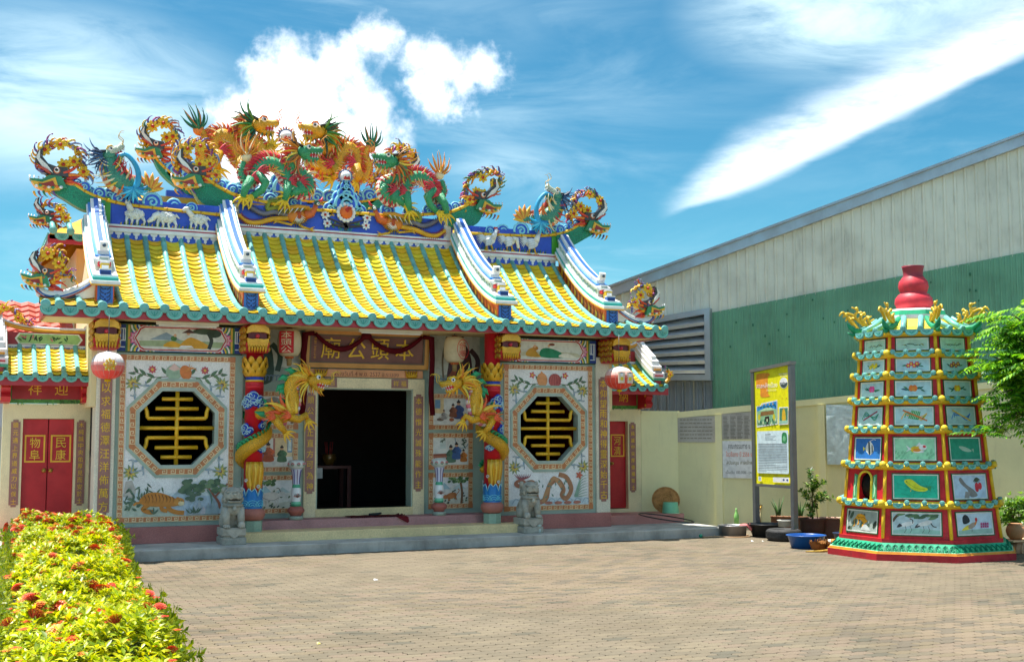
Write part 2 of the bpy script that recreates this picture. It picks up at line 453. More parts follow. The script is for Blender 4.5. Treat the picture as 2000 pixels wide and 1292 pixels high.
# ------------------------------------------------------------ setting: ground, paving, platform
def sheet(name, pts, z, col, mat, parent=None):
    b = MB(); b.poly((V((0, 0, z)), V((1, 0, 0)), V((0, 1, 0)), V((0, 0, 1))), pts, C(col)); return b.build(name, mat, parent)
struct(sheet('ground', [(-300, -60), (300, -60), (300, 400), (-300, 400)], -.03, '#8C857A', 'concrete'))
struct(sheet('road', [(-30, -30), (-5.6, -30), (-5.6, -.84), (-5.9, 1.0), (-30, 1.0)], -.012, '#A09C94', 'concrete'))
WALL_A, WALL_D = V((6.73, 1.0, 0)), V((.669, -.743, 0)).normalized()        # the yard wall: corner and direction
WALL_N = V((-WALL_D.y * -1, WALL_D.x * -1, 0)); WALL_N = V((-.743, -.669, 0)).normalized()
def behind_wall(x, y): return (V((x, y, 0)) - WALL_A).dot(WALL_N) < .03
bed = sheet('paving', [(-4.9, -17), (13.5, -17), (13.5, -6.0), (6.9, .9), (-4.9, .9)], -.014, '#3E392F', 'concrete'); struct(bed)
def paver_mesh(L=.25, W=.125, g=.0075, a=.010, e=.014):
    ex = [(-.5, 0), (-.375, a), (-.125, -a), (.125, a), (.375, -a), (.5, 0)]
    top = [(u * L, W / 2 + d) for u, d in ex]; bot = [(u * L, -W / 2 + d) for u, d in ex]
    endp = [(-.18, e), (.18, -e)]
    out = bot[:-1] + [bot[-1]] + [(L / 2 + d, t * W) for t, d in endp] + top[::-1] + [(-L / 2 + d, t * W) for t, d in endp[::-1]]
    c = len(out); q = []
    def ins(k):
        r = []
        for i in range(c):
            x, y = out[i]; r.append((x * (1 - k / L * 2), y * (1 - k / W * 2)))
        return r
    for pts, z in ((ins(g * .5), -.016), (ins(g * .5), -.003), (ins(g * .5 + .005), 0.)): q += [(x, y, z) for x, y in pts]
    fs = [(i, (i + 1) % c, c + (i + 1) % c, c + i) for i in range(c)] + [(c + i, c + (i + 1) % c, 2 * c + (i + 1) % c, 2 * c + i) for i in range(c)] + [tuple(range(2 * c, 3 * c))]
    return q, fs
PV, PF = paver_mesh()
TONES = ['#928570', '#8E826D', '#968972', '#8A7F6B', '#978672', '#92846C', '#867B6A', '#9B8A73']
def tone(i, j):
    x, y = i * .25, j * .125
    n = sin(x * .9 + 1.3 * sin(y * .7)) + sin(y * 1.1 - x * .35 + 2)
    r = random.Random(i * 131 + j * 977).random()
    k = int((n * .22 + .5 + (r - .5) * .55) * 8); return TONES[max(0, min(7, k))] if r > .03 else '#7A7464'
fwd = cam.matrix_world.to_3x3() @ V((0, 0, -1)); cpos = cam.matrix_world.translation
rgt = cam.matrix_world.to_3x3() @ V((1, 0, 0)); upv = cam.matrix_world.to_3x3() @ V((0, 1, 0))
def view(p):
    d = V(p) - cpos; z = d.dot(fwd); return (d.dot(rgt) / z * 1.1717, d.dot(upv) / z * 1.1717, z)          # |x|<.5, |y|<.323 is in frame
pav = []
for j in range(-132, 8):
    for i in range(-20, 54):
        x = i * .25 + (.125 if j % 2 else 0); y = j * .125 - .06
        if x < -4.88 or (y > -1.25 and x < 6.55) or behind_wall(x + .1, y + .1): continue
        vx, vy, vz = view((x, y, 0))
        if vz > 0 and abs(vx) < .62 and vy > -.42: pav.append((vz, i, j, x, y, abs(vx) < .5 and abs(vy) < .323 and vx > -.31))
pav.sort()
near = [p for p in pav if p[5]][:300]; nearset = {(p[1], p[2]) for p in near}
pm = {}
for t in TONES + ['#7A7464']:
    b = MB(); b.add(PV, PF, C(t)); pm[t] = b.mesh('paver', mat='paver')
for p in near: link('paver', pm[tone(p[1], p[2])], bed, (p[3], p[4], noise1(p[1] * 311 + p[2]) * .0015))
rest = MB()
for p in pav:
    if (p[1], p[2]) in nearset: continue
    z = noise1(p[1] * 311 + p[2]) * .0015
    rest.add([(x + p[3], y + p[4], q + z) for x, y, q in PV], PF, C(tone(p[1], p[2])))
stuff(rest.build('paver_field', 'paver', bed))
b = MB(); b.box(-5.68, 6.42, -1.17, 2.2, -.1, .155, C('#C2C0B8'), .012); struct(b.build('platform', 'concrete'))
b = MB(); b.box(-2.34, 2.62, -.55, .66, .1, .30, C('#E0BE8E'), .01); struct(b.build('step', 'terrazzo'))
b = MB(); b.box(-2.285, 2.285, .06, .9, .28, .445, C('#A37878'), .008); struct(b.build('porch_floor', 'terrazzo'))
for sx in (-1, 1):
    b = MB(); x0, x1 = sorted((sx * 4.60, sx * 6.36)); b.box(x0, x1, .2, 1.3, .12, .33, C('#B07A72'), .008); struct(b.build('gate_step', 'terrazzo'))

# ------------------------------------------------------------ temple front
temple = thing('temple', 'ornate Chinese shrine with yellow tiled roof and teal tile ribs across the paved yard', 'temple', (0, 0, .155))
GREEN = C('#8FA194'); ORANGE = C('#B06E42'); CREAMLINE = C('#E6C49A'); WHITE = C('#D9D9D3'); CREAM = C('#DEC6A0'); BROWN = C('#8C6259'); GOLD = C('#E0AC1E'); RED = C('#B51F2A')
def octo(cx, cz, r):
    k = r * .4142; return [(cx + a, cz + d) for a, d in ((k, -r), (r, -k), (r, k), (k, r), (-k, r), (-r, k), (-r, -k), (-k, -r))]
def octo12(cx, cz, r, box=None):
    """octagon with the middles of its slanted sides added, and the matching rectangle"""
    k = r * .4142; h = (r + k) / 2
    inn = [(k, -r), (h, -h), (r, -k), (r, k), (h, h), (k, r), (-k, r), (-h, h), (-r, k), (-r, -k), (-h, -h), (-k, -r)]
    inn = [(cx + a, cz + d) for a, d in inn]
    x0, x1, z0, z1 = box
    out = [(inn[0][0], z0), (x1, z0), (x1, inn[2][1]), (x1, inn[3][1]), (x1, z1), (inn[5][0], z1), (inn[6][0], z1), (x0, z1), (x0, inn[8][1]), (x0, inn[9][1]), (x0, z0), (inn[11][0], z0)]
    return out, inn
def rect(x0, x1, z0, z1): return [(x0, z0), (x1, z0), (x1, z1), (x0, z1)]
KEY = [(0, 0), (0, .8), (.62, .8), (.62, .3), (.3, .3), (.3, .52)]
def key_run(mb, F, a, b, w, col, c, unit=None):
    """meander along the line a-b, band of width w to its left"""
    L = sqrt((b[0] - a[0]) ** 2 + (b[1] - a[1]) ** 2); u = unit or w * 1.25; n = max(1, round(L / u)); u = L / n
    d = ((b[0] - a[0]) / L, (b[1] - a[1]) / L); q = (-d[1], d[0])
    for i in range(n):
        P = [(a[0] + d[0] * (i + .12 + t * .8) * u + q[0] * (.1 + s * 1.0) * w * .85, a[1] + d[1] * (i + .12 + t * .8) * u + q[1] * (.1 + s * 1.0) * w * .85) for t, s in KEY]
        P.append((P[0][0] + d[0] * u, P[0][1] + d[1] * u)) if False else None
        mb.stroke(F, P, w * .11, col, c)
    mb.stroke(F, [(a[0] + q[0] * w * .06, a[1] + q[1] * w * .06), (b[0] + q[0] * w * .06, b[1] + q[1] * w * .06)], w * .09, col, c)
    mb.stroke(F, [(a[0] + q[0] * w * .94, a[1] + q[1] * w * .94), (b[0] + q[0] * w * .94, b[1] + q[1] * w * .94)], w * .09, col, c)
def key_border(mb, F, outer, inner, c0, c1, w):
    """raised orange band with a cream meander"""
    mb.ring(F, outer, inner, c0, c1, ORANGE)
    n = len(inner)
    for i in range(n):
        key_run(mb, F, inner[(i + 1) % n], inner[i], w, CREAMLINE, c1 + .001)
def mural_frame(x0, x1, z0, z1, F, w, parent):
    b = MB(); key_border(b, F, rect(x0, x1, z0, z1), rect(x0 + w, x1 - w, z0 + w, z1 - w), 0, .018, w); return b.build('mural_frame', 'enamel', parent)

def couplet(F, x0, x1, z0, z1, s_, parent, size, name='couplet_board', nt=.03):
    b = MB(); m = (x1 - x0) * .22
    o = [(x0 + m, z0), (x1 - m, z0), (x1 - m, z0 + m), (x1, z0 + m), (x1, z1 - m), (x1 - m, z1 - m), (x1 - m, z1), (x0 + m, z1), (x0 + m, z1 - m), (x0, z1 - m), (x0, z0 + m), (x0 + m, z0 + m)]
    b.prism(F, o, 0, .012, BROWN, C('#6d4740')); column_text(b, F, s_, (x0 + x1) / 2, z0 + m * .8, z1 - m * .8, size, GOLD, .012)
    return b.build(name, 'enamel', parent)

OX, OZ, OR_ = 3.329, 1.968, .588
def side_wall(sx):
    F = frame_xz(0, 0, 0); cx = sx * OX
    xi, xo = sx * 2.29, sx * 4.29; x0, x1 = min(xi, xo), max(xi, xo)
    b = MB(); out, inn = octo12(cx, OZ, OR_ + .012, (x0, x1, .415, 3.16)); b.ring(F, out, inn, -.14, 0, GREEN)
    w = b.build('side_wall', 'terrazzo', temple)
    b = MB(); pa, pb = sorted((sx * 2.4225, sx * 4.2294)); bw = .088
    key_border(b, F, rect(pa, pb, .486, 3.128), rect(pa + bw, pb - bw, .486 + bw, 3.128 - bw), 0, .016, bw); b.build('key_pattern_border', 'enamel', w)
    b = MB(); out, inn = octo12(cx, OZ, OR_ + .19, (pa + bw, pb - bw, .486 + bw, 3.128 - bw)); b.ring(F, out, inn, 0, .006, WHITE); b.build('white_panel', 'terrazzo', w)
    b = MB(); o3 = octo(cx, OZ, OR_ + .20); o2 = octo(cx, OZ, OR_ + .155); o1 = octo(cx, OZ, OR_ + .055); o0 = octo(cx, OZ, OR_)
    b.ring(F, o3, o2, 0, .022, GREEN); key_border(b, F, o2, o1, 0, .018, .10); b.ring(F, o1, o0, -.16, .03, C('#9AA79C')); b.build('octagon_frame', 'enamel', w)
    # gilded longevity lattice
    b = MB(); r = .032; y = .05; G = C('#E7B41E')
    P = lambda a, d: (cx + a * OR_, y, OZ + d * OR_)
    b.tube([P(0, -1.0), P(0, 1.0)], r * 1.05, G, 8)
    for d, h in ((.79, .41), (.53, .57), (0, 1.0), (-.53, .57), (-.79, .41)): b.tube([P(-h, d), P(h, d)], r, G, 8)
    for s in (-1, 1):
        for q in (-1, 1):
            b.tube([P(0, s * .262)] + [P(q * a, s * d) for a, d in ((.5, .262), (.76, .262), (.785, .30), (.79, .36), (.80, .45), (.83, .53), (.86, .60))], r, G, 8)
    b.build('window_lattice', 'gold', w)
    # pilaster with couplet, pink plinth
    q0, q1 = sorted((sx * 4.292, sx * 4.579)); b = MB(); b.box(q0, q1, -.05, .5, .155 if sx < 0 else .415, 3.3, C('#C9C3B0'), .006); pl = b.build('pilaster', 'terrazzo', temple)
    couplet(frame_xz(0, -.05, 0), q0 + .055, q1 - .055, .62, 2.93, '地以求福德澤汪洋佈萬方' if sx < 0 else '本仰望雨和神得靈深始千古', pl, .15)
    b = MB(); z0, z1 = sorted((sx * 2.30, sx * 4.585)); b.box(z0, z1, -.07, .3, .156, .414, C('#9E6660'), .006); b.build('plinth', 'terrazzo', temple)
    return w
SIDE = {-1: side_wall(-1), 1: side_wall(1)}

# painted fruit, flower and animal pictures on the white panels
def fruit_band(sx):
    x0 = min(sx * 2.56, sx * 4.09); F = frame_xz(x0, -.006, 2.66); p = Paint(F, 1.53, .36)
    g = '#4E6A50'
    for s in (-1, 1):
        p.l([(.5 + s * .05, .4), (.5 + s * .25, .32), (.5 + s * .46, .55)], .03, '#6B5A44')
        for t, a, ln in ((.12, .9, .42), (.17, -.6, .42), (.24, .5, .45), (.27, -.8, .4), (.33, .7, .42), (.35, -.4, .36), (.41, 1.0, .38), (.43, .1, .36), (.38, -1., .36)):
            an = a if s > 0 else pi - a; p.leaf(.5 + s * t, .38 + .1 * sin(t * 20), ln, an, g if a > 0 else '#5F7A58', .26)
        if sx < 0: p.flower(.5 + s * .27, .66, .2, '#B05058', '#D8B050', 8)
        else: p.flower(.5 + s * .22, .78, .2, '#B8484E', '#D8B050', 5)
    if sx < 0:
        p.e(.45, .55, .085, .34, '#8FA890'); p.p([(.39, .7), (.45, .95), (.52, .7), (.45, .6)], '#C9A9A0'); p.e(.57, .55, .06, .33, '#C2713A', .3)
        for i in range(5): p.l([(.57, .6), (.60 + i * .012, .75), (.61 + i * .02, .95 - i * .08)], .07, '#C98040', 3, True)
    else:
        p.e(.41, .55, .07, .36, '#C98A58', .2); p.e(.58, .52, .085, .36, '#9C4A48')
        for i in range(4): p.l([(.53 + i * .03, .2), (.52 + i * .035, .5), (.55 + i * .02, .85)], .025, '#B9655C')
        p.p([(.38, .85), (.40, 1.0), (.43, .86)], '#C98A58')
    p.build('fruit_painting', SIDE[sx])
def corner_flower(sx, ix, iz):
    cx = sx * OX + ix * .70; cz = OZ + iz * .70; F = frame_xz(cx - .2, -.006, cz - .2); p = Paint(F, .4, .4)
    for i in range(10): p.leaf(.5, .5, .34, i * pi / 5, '#6C7F62' if i % 2 else '#8A9A6A', .25)
    for i in range(8): p.leaf(.5, .5, .22, i * pi / 4 + .2, '#C0A850', .3)
    p.e(.5, .5, .07, .07, '#7A5A40')
    for s in (-1, 1):
        for q, (dx, dz) in enumerate(((-ix * s, 1 if s > 0 else -1),)):
            a = (.5 - ix * .08, .5 - iz * .45) if s < 0 else (.5 - ix * .45, .5 - iz * .08)
            p.l([(.5, .5), a, (a[0] + ix * .18, a[1] - iz * .02) if s < 0 else (a[0] - ix * .02, a[1] + iz * .18)], .05, '#8695A0', 5)
            p.e(a[0], a[1], .06, .06, '#9AA6A8'); p.leaf(a[0], a[1], .22, atan2(-iz, -ix) + s * .8, '#7E94A4', .3)
    p.build('flower_painting', SIDE[sx])
for sx in (-1, 1):
    fruit_band(sx)
    for ix in (-1, 1):
        for iz in (-1, 1): corner_flower(sx, ix, iz)
def trees_and_rocks(p, x, n, g='#566B54', k=1.):
    for i in range(n):
        a = random.uniform(0, 2 * pi); p.e(x + random.uniform(-.11, .11) * k, .7 + random.uniform(-.2, .25), .045 * k, .07, tint(g, random.uniform(.8, 1.25)), a)
def tiger_scene():
    p = Paint(frame_xz(-4.135, -.006, .578), 1.62, .58)
    p.p([(0, 0), (1, 0), (1, .62), (.75, .62), (.62, .72), (.5, .62), (.3, .6), (.2, .7), (.1, .6), (0, .62)], '#C3CCCD')
    p.p([(.36, .0), (.4, .5), (.6, .56), (1, .5), (1, 0)], '#A9B9C4'); p.p([(.44, .5), (.55, .74), (.68, .5)], '#9FB3BC')
    p.p([(0, 0), (0, .3), (.1, .42), (.25, .3), (.5, .1), (.55, 0)], '#AFB7A6'); p.p([(0, .55), (.02, .95), (.08, .98), (.12, .7), (.1, .45)], '#A8A49C')
    for i in range(26):
        p.leaf(random.uniform(.02, .38), random.uniform(.55, .95), .2, random.uniform(-2.6, -.4), random.choice(['#4C6350', '#61765E', '#3F5446']), .16)
    for i in range(24): p.leaf(random.uniform(0, .2), random.uniform(.15, .5), .16, random.uniform(0, pi), random.choice(['#4C6350', '#61765E']), .3)
    T = '#B5742E'
    p.p([(.15, .42), (.22, .62), (.33, .64), (.43, .55), (.52, .42), (.52, .28), (.42, .25), (.3, .26), (.2, .3)], T, 5)
    p.l([(.17, .38), (.12, .36), (.10, .3)], .06, T); p.l([(.24, .32), (.19, .2), (.24, .12), (.29, .12)], .12, T); p.l([(.42, .32), (.44, .18), (.5, .1), (.58, .07)], .12, T); p.l([(.36, .3), (.37, .18), (.42, .14)], .11, T)
    p.e(.53, .38, .05, .11, '#BE8038'); p.e(.55, .33, .03, .06, '#D9C49A'); p.e(.515, .48, .015, .03, T)
    for i in range(9): p.l([(.2 + i * .033, .6 - abs(i - 3) * .016), (.215 + i * .033, .46), (.205 + i * .033, .36)], .022, '#5B3A22', 3, True)
    p.e(.555, .40, .006, .012, '#222222'); p.e(.53, .42, .006, .012, '#222222')
    p.l([(.93, 0), (.92, .3), (.86, .55), (.8, .75), (.68, .8), (.6, .85)], .09, '#8A5744', 5, True); p.l([(.88, .5), (.97, .75), (1.0, .85)], .05, '#8A5744'); p.l([(.86, .1), (.84, .5), (.8, .7)], .05, '#5E7A6C')
    for i in range(34):
        p.e(random.uniform(.52, .99), random.uniform(.62, .95), .035, .06, random.choice(['#536B50', '#48604A', '#6A7F5C']), random.uniform(-.5, .5))
    for i in range(10): p.e(random.uniform(.6, .75), random.uniform(.4, .62), .03, .05, '#4F6552')
    for i in range(8): p.p([(q, z) for q, z in ((.6 + i * .045, .02), (.63 + i * .045, .25 + .1 * (i % 3)), (.68 + i * .045, .05))], random.choice(['#B9B3B6', '#9FA9AE', '#8FA0A4']))
    for i in range(14): p.leaf(random.choice([.3, .66, .7]) + random.uniform(-.03, .03), .05, .2, random.uniform(.5, 2.6), '#4C6350', .15)
    p.build('tiger_mural', SIDE[-1])
def dragon_scene():
    p = Paint(frame_xz(2.515, -.006, .578), 1.62, .58)
    p.p([(0, 0), (1, 0), (1, .2), (.85, .26), (.7, .18), (.5, .26), (.3, .16), (.15, .24), (0, .18)], '#B9C7CC')
    for i in range(9): p.l([(.04 + i * .11, .05), (.08 + i * .11, .2), (.13 + i * .11, .14), (.11 + i * .11, .06)], .03, '#8FA4B0')
    D = '#9C6F50'
    p.l([(.16, .62), (.30, .70), (.36, .15), (.46, .2), (.5, .6), (.6, .78), (.68, .5), (.66, .3), (.72, .2), (.78, .5), (.72, .85), (.62, .95)], .15, D, 7)
    p.l([(.42, .08), (.48, .5), (.56, .84), (.66, .55)], .12, '#A9805A', 6)
    for i in range(16): p.leaf(.33 + i * .028, .2 + .5 * abs(sin(i * .8)), .12, 1.2 + sin(i), '#5F7F70', .3)
    for i in range(7): p.l([(.33, .6), (.25 - i * .01, .6 - i * .04), (.2 - i * .005, .45 + i * .08)], .05, '#6E93B0', 4, True)
    for i in range(8): p.l([(.82, .25), (.9, .25 + i * .08), (.99, .3 + i * .09)], .045, '#7E9C88', 4, True)
    p.e(.14, .68, .08, .14, '#94604A'); p.e(.12, .70, .012, .024, '#EEEEEE')
    for i in range(8): p.l([(.14, .8), (.1 + i * .02, .88), (.06 + i * .03, .98)], .05, '#8F4E52', 3, True)
    for i in range(5): p.leaf(.88, .92, .14, i * 1.25, '#B5604A', .4)
    for i in range(6): p.e(.25 + i * .12, .07, .05, .05, '#A66A58')
    p.build('dragon_mural', SIDE[1])
tiger_scene(); dragon_scene()

# porch: recess walls, murals, doorway
F6 = frame_xz(0, .6, 0)
b = MB(); b.ring(F6, rect(-2.30, 2.30, .40, 3.69), rect(-.87, .87, .445, 2.66), -.2, 0, GREEN); recess = b.build('porch_wall', 'terrazzo', temple)
for sx in (-1, 1):
    x0, x1 = sorted((sx * 2.288, sx * 2.42)); b = MB(); b.box(x0, x1, .142, .6, .40, 3.66, GREEN); cheek = b.build('porch_cheek', 'terrazzo', temple)
    Fc = frame((sx * 2.286, .3 + sx * .26, 0), (0, -sx, 0), (-sx, 0, 0))
    for z0, z1 in ((.53, 1.175), (1.23, 1.888), (1.95, 2.6)):
        w = mural_frame(.03, .42, z0, z1, Fc, .06, cheek); p = Paint((Fc[0] + V((0, 0, z0 + .06)) + Fc[1] * .09, Fc[1], Fc[2], Fc[3]), .27, z1 - z0 - .12); p.bg('#C9C9C0')
        for i in range(10): p.leaf(random.random(), random.uniform(.1, .9), .2, random.uniform(0, 6), random.choice(['#4F6254', '#6B6A66', '#8A5D48']), .3)
        p.build('mural', w)
SKIN = '#C79A78'
def figure(p, x, z, h, robe, hair='#2E2A2A', lean=0.):
    p.p([(x - h * .20, z), (x - h * .16, z + h * .4), (x - h * .09, z + h * .72), (x + h * .09, z + h * .72), (x + h * .17, z + h * .38), (x + h * .22, z)], robe, 3)
    p.l([(x - h * .06, z + h * .66), (x - h * .17, z + h * .45), (x - h * .02, z + h * .4)], h * .13, tint(robe, .8)); p.l([(x + h * .07, z + h * .66), (x + h * .2, z + h * .5), (x + h * .12, z + h * .36)], h * .12, tint(robe, 1.2))
    p.e(x, z + h * .83, h * .075, h * .11, SKIN); p.e(x, z + h * .91, h * .085, h * .07, hair); p.e(x, z + h * 1.0, h * .035, h * .05, hair)
def mural(x0, x1, z0, z1, kind):
    fr = mural_frame(x0, x1, z0, z1, F6, .085, recess); F = (F6[0] + V((x0 + .085, -.003, z0 + .085)), F6[1], F6[2], F6[3])
    p = Paint(F, x1 - x0 - .17, z1 - z0 - .17, .001); p.bg('#CFCEC6')
    if kind in ('goat', 'beast'):
        p.p([(0, .45), (.2, .7), (.35, .5), (.6, .72), (.8, .5), (1, .66), (1, 1), (0, 1)], '#D5DADA'); p.p([(.15, .55), (.32, .8), (.5, .55)], '#9DBBC4'); p.p([(.55, .55), (.75, .75), (.95, .55)], '#B3C3C2')
        p.p([(0, 0), (1, 0), (1, .25), (.6, .18), (.3, .3), (0, .2)], '#C2C0AF')
        for i in range(26): p.e(random.random(), random.uniform(.02, .6), .035, .03, random.choice(['#3F5344', '#57694F', '#2F3C38']), random.random())
        if kind == 'goat':
            p.e(.45, .42, .26, .16, '#C9C5BC', .08); p.e(.74, .5, .09, .1, '#CFCBC4'); p.l([(.7, .58), (.66, .7), (.6, .72)], .03, '#6F6A62')
            for x in (.28, .36, .55, .62): p.l([(x, .36), (x + .02, .2), (x, .08)], .06, '#C9C5BC')
            p.l([(.03, .1), (.08, .6), (.02, .95)], .1, '#6D4E3C'); p.l([(.22, .5), (.3, .36), (.5, .28), (.66, .38)], .012, '#55504A')
        else:
            p.e(.52, .3, .16, .12, '#B06E3E', .2); p.e(.36, .26, .07, .08, '#B06E3E'); p.l([(.62, .3), (.66, .15)], .06, '#A2622F'); p.l([(.46, .25), (.44, .1)], .06, '#A2622F'); p.l([(.68, .36), (.74, .5), (.7, .56)], .03, '#A2622F')
            p.l([(.80, 0), (.82, .4), (.78, .8)], .09, '#6E5038')
        for i in range(34): p.e(random.uniform(.45, 1.) if kind == 'beast' else random.uniform(0, .55), random.uniform(.82, 1), .05, .045, random.choice(['#44603E', '#5B7A4C', '#6D8A52']), random.random())
    elif kind == 'room1':
        p.p([(.5, .35), (1, .35), (1, 1), (.5, 1)], '#D4BE96'); p.p([(.5, .35), (.55, .35), (.55, 1), (.5, 1)], '#A96F62'); p.p([(.86, .5), (.98, .5), (.98, .98), (.86, .98)], '#5A7D9C'); p.p([(.88, .55), (.96, .55), (.96, .95), (.88, .95)], '#C9D2CC')
        figure(p, .2, .22, .62, '#4A6C9C'); figure(p, .38, .2, .64, '#A8502E'); figure(p, .72, .18, .55, '#4D6A4A')
    elif kind == 'room2':
        p.p([(0, .4), (.45, .42), (.45, .36), (0, .33)], '#8C4A38'); p.l([(.04, .35), (.04, .08)], .03, '#8C4A38'); p.l([(.36, .37), (.38, .1)], .03, '#8C4A38'); p.p([(0, .33), (.4, .36), (.4, .28), (0, .24)], '#A2624A')
        p.l([(.62, 1.), (.66, .72), (.8, .62), (.95, .68), (1., .8)], .03, '#7792A0'); p.p([(.2, .6), (.36, .6), (.36, 1), (.2, 1)], '#B9C2BC')
        for i in range(14): p.leaf(random.choice([.28, .86]) + random.uniform(-.06, .06), random.uniform(.7, .95), .14, random.random() * 6, '#4D5F50', .3)
        figure(p, .5, .1, .62, '#54735C'); figure(p, .66, .22, .6, '#3F5C8C'); figure(p, .86, .12, .45, '#B06A30')
    elif kind == 'yard1':
        p.p([(.2, .5), (.9, .5), (.85, .85), (.5, .98), (.2, .85)], '#8E8B80'); p.p([(.3, .5), (.7, .5), (.7, .8), (.3, .8)], '#9A4C40')
        for i in range(20): p.e(random.random(), random.uniform(.02, .35), .05, .05, random.choice(['#7A5D42', '#5F6A58', '#8E8779']), random.random())
        p.e(.7, .2, .2, .09, '#8C7A4C', .15); p.e(.86, .22, .1, .12, '#C9C6BE')
    elif kind == 'yard2':
        p.p([(0, .45), (.3, .42), (.3, 1), (0, 1)], '#D2B98A'); p.p([(.05, .62), (.2, .62), (.2, .95), (.05, .95)], '#6E93B0')
        figure(p, .72, .25, .68, '#3E4F78'); figure(p, .56, .3, .5, '#7A4C38'); p.e(.3, .3, .16, .1, '#B9B4A8', .3); p.e(.2, .2, .1, .06, '#6B5A4E'); p.e(.86, .22, .09, .12, '#A85A48'); p.e(.52, .2, .07, .07, '#A25C3C')
        figure(p, .3, .22, .35, '#8F8B86')
    p.build('mural', fr)
for sx, kinds in ((-1, ('goat', 'room1', 'yard1')), (1, ('beast', 'room2', 'yard2'))):
    for (z0, z1), kd in zip(((.53, 1.175), (1.23, 1.888), (1.95, 2.6)), kinds):
        x0, x1 = sorted((sx * 1.20, sx * 2.06)); mural(x0, x1, z0, z1, kd)
    x0 = min(sx * 1.16, sx * 2.2); p = Paint((F6[0] + V((x0, -.004, 2.76)), F6[1], F6[2], F6[3]), 1.04, .93); p.bg('#B9B9AE')
    p.p([(0, 0), (1, 0), (1, .2), (.6, .3), (.3, .18), (0, .28)], '#8D988E')
    c = .3 if sx < 0 else .62
    p.p([(c - .22, .0), (c - .2, .5), (c - .1, .8), (c + .1, .8), (c + .22, .5), (c + .2, 0)], '#33473A' if sx < 0 else '#4A2E30', 4); p.p([(c - .2, .2), (c - .26, .1), (c - .12, .05), (c - .06, .4)], '#8C4A34', 3)
    p.e(c, .9, .08, .1, SKIN); p.e(c, .98, .09, .05, '#22201F'); p.l([(c + .2, .7), (c + .34, .5), (c + .3, .2)], .1, '#33473A' if sx < 0 else '#4A2E30')
    p.l([(c - .3, 0), (c - .33, .5), (c - .25, .95)], .04, '#6E6250')
    for i in range(14): p.l([(.1 + .06 * i, .02), (.12 + .06 * i, .12), (.18 + .06 * i, .1)], .02, '#5E7080')
    p.build('guardian_mural', recess)
# doorway
b = MB(); fr = [(-1.10, .445), (1.10, .445), (1.10, 2.85), (-1.10, 2.85)]; inn = [(-.885, .585), (.885, .585), (.885, 2.67), (-.885, 2.67)]
b.ring(F6, fr, inn, 0, .05, CREAM); b.ring(F6, inn, [(-.86, .585), (.86, .585), (.86, 2.65), (-.86, 2.65)], -.25, .03, C('#9BA596')); door = b.build('door_surround', 'terrazzo', temple)
F5 = frame_xz(0, .55, 0)
b = MB(); b.prism(F5, [(-.885, .447), (.885, .447), (.885, .584), (-.885, .584)], -.2, .012, C('#CDBB8C')); b.build('door_sill', 'terrazzo', door)
couplet(F5, -1.085, -.915, .85, 2.58, '頭公心正直方可為神', door, .125); couplet(F5, .90, 1.07, .85, 2.58, '本德惟光誠殊能作主', door, .125)
for x, s_ in ((-.69, '祥吉'), (.625, '祥福')):
    b = MB(); b.fbox(F5, x - .155, x + .155, 2.685, 2.845, 0, .012, BROWN); text(b, F5, s_[0], x - .07, 2.765, .1, GOLD, .012, .1, .003); text(b, F5, s_[1], x + .07, 2.765, .1, GOLD, .012, .1, .003); b.build('door_plate', 'enamel', door)
b = MB(); b.fbox(F5, -1.06, 1.06, 2.865, 3.0, -.03, .015, C('#C98A5A')); text(b, F5, 'สร้างวันที่ 4 พ.ย. 2537 จ.ระนอง', 0, 2.93, .095, C('#7A3A1E'), .0155, 1.2, .002); st = b.build('date_strip', 'enamel', temple)
for s in (-1, 1):
    b = MB()
    for i in range(5): b.tube([fp(F5, s * (.78 + .03 * i), 2.87, .03), fp(F5, s * (.74 + .045 * i), 2.94, .05), fp(F5, s * (.72 + .055 * i), 3.0, .04)], [.022, .02, .006], C('#D8A418'), 6)
    b.ell(fp(F5, s * .84, 2.90, .03), .12, .03, .035, C('#D8A418')); b.build('gilt_leaf_bracket', 'gold', st)
Fs = frame((0, .52, 3.02), (1, 0, 0), (0, -1, -.0), (0, -.12, 1))
b = MB(); b.ring(Fs, rect(-1.14, 1.14, 0, .66), rect(-1.06, 1.06, .08, .58), 0, .05, C('#B9823E')); b.fbox(Fs, -1.1, 1.1, .04, .62, -.02, .02, C('#6E4138'))
b.ring(Fs, rect(-1.06, 1.06, .08, .58), rect(-1.03, 1.03, .105, .555), 0, .04, C('#5a4a38'))
for x, ch in ((-.68, '廟'), (-.22, '公'), (.22, '頭'), (.68, '本')): text(b, Fs, ch, x, .345, .36, C('#E3A81E'), .02, .34, .02)
for i, ch in enumerate('佛曆二五三七年'): text(b, Fs, ch, -.955, .5 - i * .055, .045, C('#C98E22'), .02, .045, .003)
b.build('name_board', 'enamel', temple)
